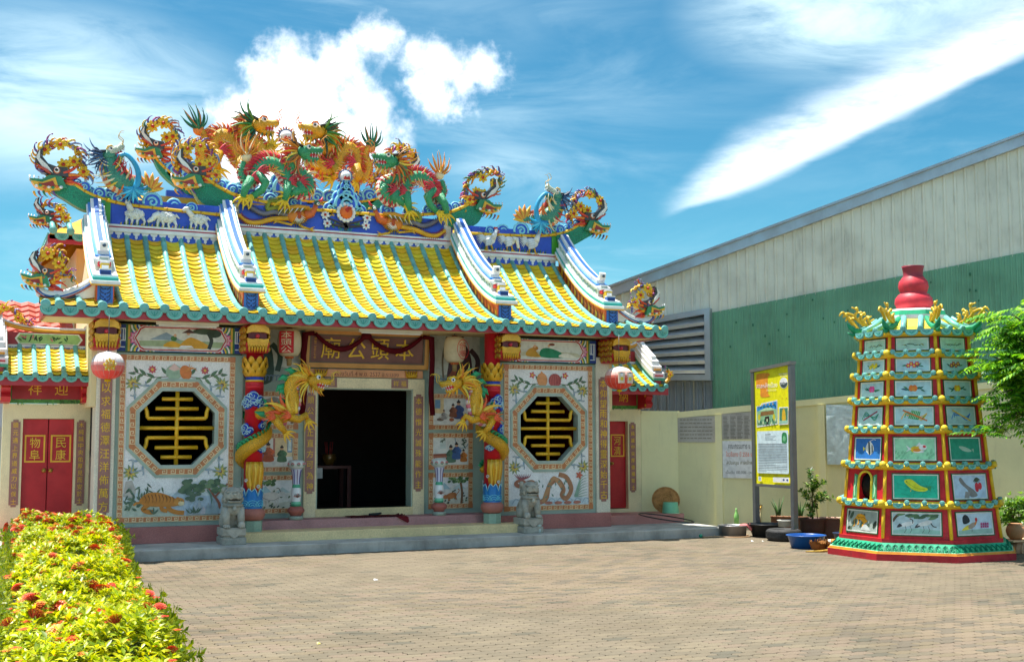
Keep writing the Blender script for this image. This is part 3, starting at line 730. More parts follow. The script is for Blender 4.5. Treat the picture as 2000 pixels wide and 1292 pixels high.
# dark hall behind the doorway and the lattices
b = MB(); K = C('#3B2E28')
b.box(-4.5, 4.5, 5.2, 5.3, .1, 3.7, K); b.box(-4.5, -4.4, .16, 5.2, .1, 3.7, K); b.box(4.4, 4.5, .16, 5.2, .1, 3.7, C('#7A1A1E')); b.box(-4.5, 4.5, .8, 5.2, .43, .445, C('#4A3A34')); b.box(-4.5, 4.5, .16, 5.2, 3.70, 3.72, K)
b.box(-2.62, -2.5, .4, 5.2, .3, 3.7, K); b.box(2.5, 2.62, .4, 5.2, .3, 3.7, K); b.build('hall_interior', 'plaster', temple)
altar = thing('altar_table', 'dim altar table inside the dark temple doorway, papers standing on it', 'table', (-.2, 3.2, .445))
b = MB(); b.box(-.9, .5, 3.0, 3.6, 1.2, 1.26, C('#5A2018')); b.build('tabletop', 'enamel', altar)
for x in (-.86, .46):
    for y in (3.04, 3.56): b = MB(); b.box(x - .04, x + .04, y - .04, y + .04, .445, 1.2, C('#5A2018')); b.build('leg', 'enamel', altar)
b = MB(); b.lathe([(.05, 1.262), (.09, 1.28), (.14, 1.36), (.15, 1.42), (.13, 1.46), (.15, 1.48), (.12, 1.47), (0, 1.46)], (.1, 3.2, 0), 18, C('#7A5A22'))
for k in range(9): b.tube([(.1 + .05 * cos(k), 3.2 + .05 * sin(k), 1.44), (.1 + .08 * cos(k), 3.2 + .08 * sin(k), 1.72)], .006, C('#C23A3A'), 4)
tag(b.build('incense_burner', 'gold', None), 'brass incense burner with joss sticks on the altar table inside the doorway', 'incense burner')
for i, (x, z) in enumerate(((-.32, 1.38), (-.22, 1.12))):
    b = MB(); b.box(x - .13, x + .13, 2.97 - i * .02, 2.98 - i * .02, z - .1, z + .1, C('#D8D8D0')); tag(b.build('notice_paper', 'print', None), ('upper' if i == 0 else 'lower') + ' white paper hung on the altar table inside the dark doorway', 'paper', 'papers on the altar')

# columns
def column(sx):
    x, y = sx * 2.13, -.14; c = None
    b = MB(); b.lathe([(.165, .30), (.165, .47), (.15, .475)], (x, y, 0), 8, C('#86A08E'), smooth=False); c = b.build('column', 'terrazzo', temple)
    b = MB(); b.lathe([(.13, .475), (.175, .50), (.205, .56), (.20, .63), (.165, .665), (.15, .67)], (x, y, 0), 24, C('#A3685C')); b.build('base_drum', 'terrazzo', c)
    R_, B_, G_ = C('#C2202A'), C('#1A5CA0'), C('#D8A320')
    b = MB(); b.lathe([(.148, .67), (.148, 2.62, R_), (.150, 2.62, R_), (.150, 2.66, C('#C9842A')), (.148, 2.66, R_), (.148, 2.72, R_), (.150, 2.72, G_), (.150, 2.745, G_), (.148, 2.75, C('#1E3F9A')), (.148, 2.80, C('#1E3F9A')), (.14, 2.80, R_), (.14, 3.66)], (x, y, 0), 24, R_); b.build('shaft', 'enamel', c)
    # waves round the foot
    b = MB(); n = 40; vs = []; fs = []
    for i in range(n):
        t = 2 * pi * i / n; h = .90 + .075 * abs(sin(2.5 * t)) ** .5 - .03 * cos(10 * t)
        for r, z in ((.160, .67), (.163, h), (.150, h + .01)): vs.append((x + r * cos(t), y + r * sin(t), z))
    for i in range(n):
        j = (i + 1) % n
        for k in (0, 1): fs.append((3 * i + k, 3 * j + k, 3 * j + k + 1, 3 * i + k + 1))
    b.add(vs, fs, C('#1F70B0'), True)
    cyl = lambda t, z, r=.166: (x + r * cos(t), y + r * sin(t), z)
    b.tube([cyl(2 * pi * i / n, .90 + .075 * abs(sin(2.5 * 2 * pi * i / n)) ** .5 - .03 * cos(20 * pi * i / n)) for i in range(n + 1)], .008, C('#9FD0E8'), 5)
    for q in range(7):
        for r in (.10, .065, .03): b.tube([cyl(q * .9 + a[0] / .16, .70 + a[1]) for a in circle(0, .0, r, 10, 0, pi)], .006, C('#6EC3DC'), 4)
    for q in range(5):
        t = q * 1.26; b.tube([cyl(t + a[0] / .16, 1.02 + (q % 2) * .1 + a[1]) for a in spiral(0, 0, .035, 1.2, 0, 10)], .008, C('#CFE3F4'), 5)
    b.build('wave_relief', 'enamel', c)
    b = MB()
    for row, (z, r, hh) in enumerate(((2.81, .150, .16), (2.90, .165, .17), (3.0, .16, .15))):
        for i in range(9):
            t = 2 * pi * (i + .5 * (row % 2)) / 9; d = V((cos(t), sin(t), 0)); s_ = V((-sin(t), cos(t), 0)); o = V((x, y, z)) + d * r
            q = []
            for k in range(9):
                a = pi * k / 8; q.append(o + s_ * (.062 * cos(a)) + V((0, 0, hh * sin(a) * .9)) + d * (.045 * sin(a)))
            ctr = o + d * .055 + V((0, 0, hh * .4)); b.add([ctr] + q, [(0, k + 1, k + 2) for k in range(8)] + [(0, 9, 1)], C('#DDA61C'), True)
    b.lathe([(.15, 2.80), (.155, 3.0), (.13, 3.16)], (x, y, 0), 18, C('#C08A14')); b.build('lotus_capital', 'gold', c)
    for t0, z0, k in ((-1.9, 2.44, 1.), (-2.6, 2.36, .8), (-1.15, 2.36, .75), (-2.7, 1.93, .9), (-2.35, 1.72, .5), (-.5, 2.0, .8), (-.9, 1.62, .5)):
        if sx > 0: t0 = -pi - t0
        b = MB()                                        # one blue cloud bulging from the shaft
        for dx, dz, r in ((-.09, 0, .07), (0, .05, .085), (.09, .0, .07), (0, -.05, .07), (-.05, .05, .05), (.06, -.05, .05)):
            t = t0 + dx * k / .15; p = V(cyl(t, z0 + dz * k, .155)); M = Matrix.Rotation(t, 3, 'Z'); b.ell(p, .04, r * k, r * k, C('#1C44B0'), 10, 6, M)
            b.tube([cyl(t + a[0] / .15, z0 + dz * k + a[1], .2) for a in spiral(0, 0, r * k * .85, 1.1, 0, 10)], .008, C('#A8CCF0'), 4)
        b.build('cloud_relief', 'enamel', c)
column(-1); column(1)

# painted lintel beams, brackets, soffit, fascia
def lintel(sx):
    x0, x1 = sorted((sx * 2.31, sx * 4.30)); b = MB(); b.box(x0, x1, -.035, .3, 3.165, 3.62, C('#2C4A30'), .004); ln = b.build('lintel', 'enamel', temple)
    F = frame_xz(x0, -.035, 3.18); p = Paint(F, x1 - x0, .42); p.bg('#2B4E8C')
    bands = ['#274A96', '#D0A030', '#38603A', '#C5A24C', '#9A2A34', '#3F6E50', '#27408A']
    for s in (-1, 1):
        g = lambda t: .5 + s * t
        p.p([(g(.5), 0), (g(.43), 0), (g(.43), 1), (g(.5), 1)], '#20387C')
        for w in (.47, .455): p.l([(g(w - .02), .15), (g(w + .015), .15), (g(w + .015), .85), (g(w - .02), .85), (g(w - .02), .4), (g(w), .4)], .035, '#C9D4E8', 0)
        for i, cc in enumerate(('#3F6E3A', '#C7A23C', '#4F7A44')): p.p([(g(.43 - .016 * i), 0), (g(.414 - .016 * i), 0), (g(.414 - .016 * i), 1), (g(.43 - .016 * i), 1)], cc)
        p.p([(g(.382), 0), (g(.26), 0), (g(.26), 1), (g(.382), 1)], '#2A4C98')
        for i, cc in enumerate(('#D8DCE0', '#3E8058', '#E0B23C', '#2A3F92', '#BCD0E6', '#B8303C')):
            k = .095 - i * .014
            for e in (0, 1):
                a0 = pi if e else 0.; p.p([(g(.30), e)] + [(g(.30) + k * cos(a0 + pi * j / 9), e + k * 4.4 * sin(a0 + pi * j / 9)) for j in range(10)], cc)
        for i in range(3): p.flower(g(.352), .5, .3 - .08 * i, ('#C85C86', '#E6A8BC', '#C23A4A')[i], '#E8C84C', 8)
    o = [(.17, .03), (.83, .03), (.89, .5), (.83, .97), (.17, .97), (.11, .5)]
    o = [(.2, .03), (.8, .03), (.83, .12), (.845, .28), (.87, .5), (.845, .72), (.83, .88), (.8, .97), (.2, .97), (.17, .88), (.155, .72), (.13, .5), (.155, .28), (.17, .12)]
    sc_ = lambda k, kk: [(.5 + (a - .5) * k, .5 + (d - .5) * kk) for a, d in o]
    p.p(o, '#E4E0D4'); p.p(sc_(.985, .95), '#A8202E'); p.p(sc_(.955, .86), '#E4C8C0'); p.p(sc_(.945, .82), '#C5C8C0')
    if sx < 0:
        p.p([(.18, .2), (.82, .2), (.84, .42), (.5, .46), (.17, .4)], '#8FA07C'); p.p([(.25, .45), (.38, .75), (.5, .45)], '#8296A4')
        p.p([(.36, .2), (.42, .42), (.5, .3), (.56, .2)], '#C99A28', 3); p.p([(.5, .2), (.55, .55), (.62, .52), (.74, .18)], '#C28E26', 3); p.e(.44, .52, .025, .1, '#3E6E3C'); p.e(.45, .64, .012, .06, SKIN); p.e(.555, .72, .014, .06, SKIN); p.p([(.5, .74), (.56, .9), (.62, .74)], '#4A2F26')
        p.p([(.48, .18), (.5, .26), (.58, .26), (.6, .18)], '#E2E0D6'); p.l([(.72, .15), (.74, .5), (.7, .85)], .14, '#33382E'); p.e(.68, .82, .09, .12, '#3B4A36'); p.e(.76, .75, .06, .16, '#2F3B2D')
    else:
        p.p([(.16, .25), (.84, .25), (.8, .42), (.5, .5), (.2, .42)], '#B9B79C'); p.p([(.27, .25), (.28, .5), (.34, .62), (.38, .4), (.42, .22)], '#B98A28', 3); p.e(.36, .6, .03, .1, '#B07A30'); p.e(.355, .68, .015, .06, SKIN)
        p.p([(.42, .22), (.42, .55), (.5, .62), (.62, .45), (.66, .22)], '#1F7A54', 3); p.e(.5, .72, .014, .06, SKIN); p.p([(.6, .25), (.66, .42), (.75, .32), (.78, .2)], '#D6D2C4', 3); p.e(.53, .78, .03, .06, '#6E3C2C')
    p.build('painted_scene', ln)
lintel(-1); lintel(1)
def bracket(x, i):
    F = frame((x, -.34, 3.18), (1, 0, 0), (0, -1, 0)); b = MB(); G_ = C('#DFA520'); Rd = C('#A81C24')
    W = .19
    b.fbox(F, -W, W, 0, .45, -.36, .0, Rd, .02)
    b.prism(frame((x - W, -.34, 3.18), (0, -1, 0), (-1, 0, 0)), [(0, 0), (.12, .02), (.16, .16), (.0, .2)], -.38, .0, Rd)
    br = b.build('dragon_mouth_bracket', 'enamel', temple)
    b = MB()                                            # gilded jaws and teeth
    up = [(-.19, .30), (-.17, .40), (-.1, .45), (.1, .45), (.17, .40), (.19, .30), (.1, .33), (-.1, .33)]
    b.prism(F, up, -.06, .19, G_); b.prism(F, [(-.17, .155), (.17, .155), (.175, .23), (.1, .215), (0, .225), (-.1, .215), (-.175, .23)], -.06, .19, G_)
    b.prism(F, [(-.155, .10), (.155, .10), (.17, .16), (-.17, .16)], -.06, .175, G_)
    for k in range(7):
        a = -.135 + k * .045; b.tube([fp(F, a, .12, .16), fp(F, a, .05, .165), fp(F, a * .95, -.005 + .01 * (k % 2), .14)], [.022, .02, .003], G_, 6)
    for k in range(6):                                  # scale locks along both sides
        for s in (-1, 1):
            for z in (.06, .16, .26, .36): b.ell(fp(F, s * (W + .005), z + .02 * (k % 2), .1 - k * .085), .025, .05, .045, C('#C08A1E'), 8, 5)
    b.build('gilded_jaw', 'gold', br)
    b = MB(); b.fbox(F, -.15, .15, .21, .34, .02, .14, C('#5A0C14')); b.tube([fp(F, 0, .26, .12), fp(F, 0, .27, .2)], [.05, .02], C('#B83040'), 8); b.build('mouth', 'enamel', br)
for i, x in enumerate((-4.5, -2.17, 2.33, 4.58)): bracket(x, i)
# ------------------------------------------------------------ main roof
YE = -.65
def RZ(y): t = (y - YE) / 2.6; return 3.80 + .465 * t + 1.235 * t * t
def RS(y): t = (y - YE) / 2.6; return (.465 + 2.47 * t) / 2.6
YS, YC = 1.72, 1.95                                   # ridge lines of the side bays and of the middle bay
TEAL = C('#68A69F'); YEL = C('#F0B417')
def arc_rows(y1, step=.128):
    ys = [YE - .03]; 
    while ys[-1] < y1: ys.append(ys[-1] + step / sqrt(1 + RS(ys[-1] + .06) ** 2))
    return ys
slopes = {}
for nm, x0, x1, y1 in (('left', -5.36, -2.25, YS), ('mid', -2.25, 2.30, YC), ('right', 2.30, 5.36, YS)):
    b = MB(); n = 14; lim = [(x0, x1, y1)]
    if nm == 'left': lim = [(-4.58, -2.25, YS), (-5.40, -4.58, .12)]
    if nm == 'right': lim = [(2.30, 4.58, YS), (4.58, 5.40, .12)]
    for a0, a1, ye in lim:
        ys = [YE + (ye - YE) * i / n for i in range(n + 1)]
        vs = [(x, y, RZ(y) - d) for y in ys for d in (.03, .12) for x in (a0, a1)]; fs = []
        for i in range(n):
            o = 4 * i; fs += [(o, o + 1, o + 5, o + 4), (o + 2, o + 6, o + 7, o + 3), (o, o + 4, o + 6, o + 2), (o + 1, o + 3, o + 7, o + 5)]
        b.add(vs, fs, C('#A97C22'))
    slopes[nm] = b.build('roof_slope', 'enamel', temple)
def slope_of(x): return slopes['left'] if x < -2.25 else slopes['right'] if x > 2.30 else slopes['mid']
PITCH = .306
def tile_mesh():
    vs = []; fs = []; m = 6; w = .114
    for k, (yy, zz) in enumerate(((.085, -.003), (-.045, .009), (-.05, .001), (-.05, -.006))):
        for i in range(m + 1):
            u = -1 + 2 * i / m; arc = .03 * (1 - u * u) if k else 0
            vs.append((u * w, yy - arc, zz + .022 * u * u))
    for k in range(2):
        for i in range(m): o = k * (m + 1) + i; fs.append((o, o + 1, o + m + 2, o + m + 1))
    return vs, fs
TV, TF = tile_mesh()
tones = [C(h) for h in ('#F8B41A', '#F0AA16', '#FABC26', '#E89E12', '#F4B01E')]
tme = []
for t in tones: b = MB(); b.add(TV, TF, t, True); tme.append(b.mesh('roof_tile', mat='glaze'))
cells = []
for i in range(-18, 18):
    x = (i + .5) * PITCH
    if abs(x) > 5.36: continue
    ye = YC if -2.25 < x < 2.3 else YS
    if abs(x) > 4.62: ye = .0
    for y in arc_rows(ye - .06)[:-1]:
        if y > -.3 and min(abs(x + 4.5), abs(x + 2.25), abs(x - 2.3), abs(x - 4.5)) < .03: continue
        cells.append((x, y + .05))
cells.sort(key=lambda c: (V((c[0], c[1], RZ(c[1]))) - cpos).length)
restt = {k: MB() for k in slopes}
for n, (x, y) in enumerate(cells):
    sl_ = slope_of(x); a = math.atan(RS(y)); k = random.randrange(5); off = wloc(sl_)
    loc = V((x + noise1(n, 4) * .004, y, RZ(y) + .004 + noise1(n, 6) * .003)); rx = a - .07 + noise1(n) * .03
    if n < 300: link('roof_tile', tme[k], sl_, loc - off, (rx, 0, noise1(n, 3) * .02))
    else:
        M = Matrix.Translation(loc) @ Matrix.Rotation(rx, 4, 'X') @ Matrix.Rotation(noise1(n, 3) * .02, 4, 'Z')
        key = 'left' if x < -2.25 else 'right' if x > 2.3 else 'mid'; restt[key].add([M @ V(p) for p in TV], TF, tones[k], True)
for k, b in restt.items():
    if b.v: stuff(b.build('roof_tile_rows', 'glaze', slopes[k]))
for i in range(-17, 18):
    x = i * PITCH + noise1(i, 9) * .006; ye = YC if -2.25 < x < 2.3 else YS
    if abs(x) > 4.62: ye = .02
    L = arc_rows(ye + .02, .30); pts = []; rr = []
    for y in L:
        y = min(y, ye + .03); z = RZ(y) + .03
        pts += [(x, y - .012, RZ(y - .012) + .03), (x, y, z), (x, y + .004, RZ(y + .004) + .03)]; rr += [.050, .050, .044]
    b = MB(); b.tube(pts, rr, [tuple(c * (1 + .22 * noise1(i * 40 + j // 3)) for c in TEAL) for j in range(len(pts))], 10); b.build('cover_tile', 'glaze', slope_of(x))
def eave_cap():
    b = MB(); b.lathe([(.0, .03), (.03, .034), (.045, .022), (.06, .026), (.072, .02), (.074, 0), (.06, -.03)], (0, 0, 0), 14, TEAL, axis=(0, -1, 0)); return b
def drip():
    b = MB(); F = frame_xz(0, 0, 0); o = [(-.128, .02)] + [(.128 * cos(a), -.125 * sin(a) ** .8) for a in [pi - pi * i / 12 for i in range(13)]] + [(.128, .02)]
    b.prism(F, o, -.015, .012, tuple(c * .92 for c in TEAL))
    o2 = [(.105 * cos(a), -.10 * sin(a) ** .8) for a in [pi - pi * i / 10 for i in range(11)]]; b.stroke(F, o2, .012, C('#74C2B6'), .0125, .006)
    for k in (-1, 0, 1): b.stroke(F, [(k * .05, -.005), (k * .03, -.045), (0, -.075)], .010, C('#2E8A80'), .0125, .004)
    return b
cap_me = eave_cap().mesh('eave_cap', mat='glaze'); drip_me = drip().mesh('drip_tile', mat='glaze')
for i in range(-18, 19):
    x = max(-5.40, min(5.40, i * PITCH)); sl_ = slope_of(x); off = wloc(sl_)
    link('eave_cap', cap_me, sl_, V((x, YE - .045, RZ(YE) + .012)) - off, (noise1(i) * .03, 0, 0))
    xm = (i + .5) * PITCH
    if abs(xm) < 5.4: link('drip_tile', drip_me, sl_, V((xm, YE - .04, RZ(YE) - .035)) - off, (.08 + noise1(i, 5) * .03, 0, 0))
b = MB(); b.box(-5.43, 5.43, YE + .0, YE + .05, 3.63, 3.80, C('#9E2A34'), .004); b.box(-5.43, -5.38, YE + .05, .3, 3.64, 3.80, C('#9E2A34')); b.box(5.38, 5.43, YE + .05, .3, 3.64, 3.80, C('#9E2A34')); b.build('eave_board', 'enamel', temple)
b = MB(); b.box(-5.37, 5.37, YE + .052, .72, 3.655, 3.70, C('#C9B88C'))
for sx in (-1, 1): x0, x1 = sorted((sx * 4.582, sx * 4.66)); b.box(x0, x1, .0, 3.6, 2.3, 3.655, C('#CDBE92'))
b.build('soffit', 'plaster', temple)
b = MB()
for sx in (-1, 1):                                     # gable ends, rear slope
    F = frame((sx * 4.56, 0, 0), (0, 1, 0), (sx, 0, 0)); ys = [YE + .55 + (YS - YE - .55) * i / 10 for i in range(11)]
    b.prism(F, [(ys[0], 3.6)] + [(y, RZ(y) - .04) for y in ys] + [(YS + .6, RZ(YS) - .5), (3.6, 3.9), (3.6, 3.6)], -.05, .05, C('#D2C59A'))
b.add([(-4.56, YS, RZ(YS)), (4.56, YS, RZ(YS)), (4.56, 3.6, 3.9), (-4.56, 3.6, 3.9)], [(0, 1, 2, 3)], C('#B98A1C')); b.build('gable', 'plaster', temple)
for x0, x1, y in ((-3.74, -2.76, -.33), (-.41, .73, -.33)):
    b = MB(); b.box(x0, x1, y, y + .05, 3.59, 3.65, C('#D9D8CC'), .006); b.box(x0 + .04, x1 - .04, y - .004, y + .03, 3.57, 3.59, C('#E8E8E2')); 
    tag(b.build('tube_light', 'plastic', None), 'unlit tube lamp under the eave, ' + ('above the left octagon window' if x0 < -2 else 'above the name board of the doorway'), 'lamp', 'tube lamps under the eave')

# ------------------------------------------------------------ verge bands
def sweep(b, x, w, h0, h1, y0, y1, col, n=16):
    ys = [y0 + (y1 - y0) * i / n for i in range(n + 1)]
    vs = [(x + s * w / 2, y, RZ(y) + h) for y in ys for h in (h0, h1) for s in (-1, 1)]; fs = []
    for i in range(n):
        o = 4 * i; fs += [(o, o + 4, o + 5, o + 1), (o + 2, o + 3, o + 7, o + 6), (o, o + 2, o + 6, o + 4), (o + 1, o + 5, o + 7, o + 3)]
    fs += [(0, 1, 3, 2), (4 * n, 4 * n + 2, 4 * n + 3, 4 * n + 1)]
    b.add(vs, fs, col)
def verge(x, yt):
    W_ = C('#E4E4DE'); B_ = C('#2C5FAE'); b = MB()
    sweep(b, x, .27, -.03, .30, -.30, yt, C('#C8552A')); vg = b.build('verge_band', 'enamel', temple)
    b = MB()
    for i in range(26):                                 # flame painting on both flanks
        y = -.22 + (yt + .2) * i / 26
        for s in (-1, 1):
            F = frame((x + s * .1385, y, RZ(y) + .02), (0, 1, RS(y)), (s, 0, 0), (0, 0, 1)); c = ('#E2A026', '#9A2E1E', '#D96A22', '#7E3A2A')[i % 4]
            b.poly(F, [(0, 0), (.05, .02), (.03, .10), (.07, .2 + .05 * (i % 3)), (-.01, .13), (-.03, .22), (-.05, .08)], C(c), .002)
    b.build('flame_painting', 'print', vg)
    for w, h0, h1, y0, c, nm in ((.44, .30, .325, -.40, C('#DE9A28'), 'band_course'), (.43, .325, .375, -.395, W_, 'band_course'), (.385, .375, .425, -.36, C('#2F9C90'), 'band_course'), (.37, .425, .455, -.32, W_, 'band_course'),
                             (.26, .455, .60, .0, C('#C9D6C6'), 'band_course'), (.30, .60, .635, -.0, W_, 'band_course'), (.25, .635, .67, .08, C('#3B78B8'), 'band_course'), (.17, .67, .74, .12, W_, 'band_course'), (.07, .74, .755, .14, B_, 'band_course')):
        b = MB(); sweep(b, x, w, h0, h1, y0, yt, c); b.build(nm, 'enamel', vg)
    b = MB()
    for i in range(14):
        y = .02 + (yt - .05) * i / 14
        for s in (-1, 1):
            F = frame((x + s * .131, y, RZ(y) + .53), (0, 1, RS(y)), (s, 0, 0), (0, 0, 1)); b.stroke(F, spiral(.05, 0, .045, 1.3, i % 2 * pi, 9), .012, C('#4C8C74'), .002); b.stroke(F, spiral(.12, 0, .03, 1., 2, 7), .010, C('#5E86B0'), .002)
    b.build('scroll_painting', 'print', vg)
    b = MB(); z = RZ(-.3)                               # stepped blocks of the lower end, carved blue foot
    b.box(x - .115, x + .115, -.33, -.29, z - .05, z + .29, C('#2A62B8'), .004); F = frame_xz(x, -.331, z + .02)
    for s in (-1, 1):
        for k in range(4): b.stroke(F, hook((s * .02, .02 + k * .06), pi / 2 - s * 1.2, .11, s * 1.9, 5), [.016, .015, .013, .01, .008, .005], C('#16244C'), .0, .008)
    for k in range(3): b.ell(fp(F, 0, .05 + k * .08, .0), .014, .01, .014, C('#16244C'), 8, 5)
    b.build('carved_foot', 'enamel', vg)
    for y, h, w, d, dh, c, inset in ((-.24, .455, .17, .1, .09, '#2C5AA2', '#16346E'), (-.15, .50, .13, .12, .13, '#E8B020', '#F2EFE6'), (-.06, .56, .19, .12, .07, '#C42A34', '#B8B8B0'), (.02, .63, .15, .1, .05, '#B9BDB6', '#7C8C84')):
        b = MB(); z = RZ(y) + h - .03; b.box(x - w / 2, x + w / 2, y - d / 2, y + d / 2, z, z + dh, C(c), .005); b.box(x - w * .4, x + w * .4, y - d / 2 - .006, y - d / 2, z + dh * .25, z + dh * .75, C(inset)); b.box(x - w * .52, x + w * .52, y - d * .52, y + d * .52, z + dh, z + dh + .02, W_); b.build('stepped_block', 'enamel', vg)
    b = MB(); y = .1; z = RZ(y) + .72; F = frame((x - .06, y, z), (0, -1, 0), (-1, 0, 0))
    b.prism(F, [(-.15, .05), (-.02, 0), (.06, .03), (.09, .14), (.03, .17), (.03, .1), (-.04, .08)], -.12, .0, W_); b.ell((x, y - .1, z + .09), .03, .012, .03, C('#34465A'), 8, 6); b.build('curled_end', 'enamel', vg)
for x, yt in ((-4.52, YS - .1), (-2.25, YC - .15), (2.30, YC - .15), (4.50, YS - .1)): verge(x, yt)

# ------------------------------------------------------------ ridges
BLUE = C('#2450BC'); SKYB = C('#7CC0EE'); YB = C('#DCA81E')
def cloud(b, F, cx, cz, r, col=None, d=.10, up=True, d0=0., sp=1):
    o = circle(cx, cz, r, 18); b.prism(F, o, d0, d0 + d, col or BLUE)
    arc = circle(cx, cz, r, 16, -.3, pi + .3) if up else circle(cx, cz, r, 18)
    b.tube([fp(F, a, z, d0 + d * .8) for a, z in arc], r * .15 + .006, SKYB, 6)
    b.tube([fp(F, a, z, d0 + d + .004) for a, z in spiral(cx, cz - r * .05, r * .62, 1.25, .4 if sp > 0 else pi - .4, 14, sp)], r * .12 + .004, SKYB, 5)
def ladder(b, F, pts, w, col, joint, c=0., h=.03):
    """bamboo-like yellow rail along pts"""
    b.tube([fp(F, a, z, c) for a, z in pts], w, col, 8)
    L = 0
    for i in range(1, len(pts)):
        L += sqrt((pts[i][0] - pts[i - 1][0]) ** 2 + (pts[i][1] - pts[i - 1][1]) ** 2)
        if L > .16: L = 0; d = (V(fp(F, *pts[i], c)) - V(fp(F, *pts[i - 1], c))).normalized(); p = V(fp(F, *pts[i], c)); b.tube([p - d * .012, p + d * .012], w * 1.25, joint, 8)
FLC = ['#E0A01C', '#C98A18', '#5A4A8C', '#E2B030', '#B8552A', '#6E86B4', '#D89A20', '#4A7A56', '#8A3A78', '#E6B83C', '#8C94A8']
def flower3(F, x, z, r, c, parent, col='#EBAA18'):
    b = MB()
    for k in range(7):
        a = 2 * pi * k / 7 + x * 3; M = Matrix.Rotation(-a, 3, 'Y') if False else None
        o = V(fp(F, x + cos(a) * r * .62, z + sin(a) * r * .62, c)); d = F[1] * cos(a) + F[2] * sin(a); t = F[1] * -sin(a) + F[2] * cos(a)
        q = [o + d * (r * .45 * cos(u)) + t * (r * .30 * sin(u)) + F[3] * (.012 if k % 2 else .0) for u in [2 * pi * i / 8 for i in range(8)]]
        b.add([o + F[3] * r * .3] + q, [(0, i + 1, (i + 1) % 8 + 1) for i in range(8)], C(col), True)
    b.ell(fp(F, x, z, c + r * .2), r * .3, r * .3, r * .3, C('#B8301E'), 8, 6); b.ell(fp(F, x, z, c + r * .42), r * .13, r * .13, r * .13, C('#5A1A14'), 6, 4)
    return b.build('flower', 'enamel', parent)
def scroll(F, pts, parent, flowers=(), ln=.13, c=0., dens=.065, seed=0, name='flower_scroll', r0=.035, flip=1):
    """curling stem set with hooked leaves of many colours and yellow blossoms; flip mirrors left-right"""
    P = [(v[0] * 1., v[1] * 1.) for v in spline([(a, z, 0) for a, z in pts], 8)]; n = len(P); b = MB(); rnd = random.Random(seed)
    b.tube([fp(F, a, z, c) for a, z in P], prof([r0, r0 * 1.1, r0 * .8, r0 * .5], n), C('#C98E1C'), 7)
    L = 0; k = 0
    for i in range(1, n):
        dx, dz = P[i][0] - P[i - 1][0], P[i][1] - P[i - 1][1]; L += sqrt(dx * dx + dz * dz)
        while L > dens * .5:
            L -= dens * .5; k += 1; s = 1 if k % 2 else -1; a = atan2(dz, dx) + s * rnd.uniform(.7, 1.25); le = ln * rnd.uniform(.75, 1.15) * (1 if s > 0 else .8)
            h = hook(P[i], a, le, -s * rnd.uniform(1.5, 2.8), 5); cc = c + rnd.uniform(-.05, .06); col = C(FLC[rnd.randrange(len(FLC))]); m = len(h)
            b.tube([fp(F, q[0], q[1], cc + .03 * sin(2 * j)) for j, q in enumerate(h)], [ln * .16, ln * .17, ln * .15, ln * .12, ln * .08, ln * .02], col, 6, flat=.55, up=F[3])
            if rnd.random() < .35: b.ell(fp(F, h[-1][0], h[-1][1], cc), .016, .016, .016, C('#7A3A86'), 6, 4)
    ob = b.build(name, 'enamel', parent)
    for x, z, r in flowers: flower3(F, x, z, r, c + .07, ob)
    return ob
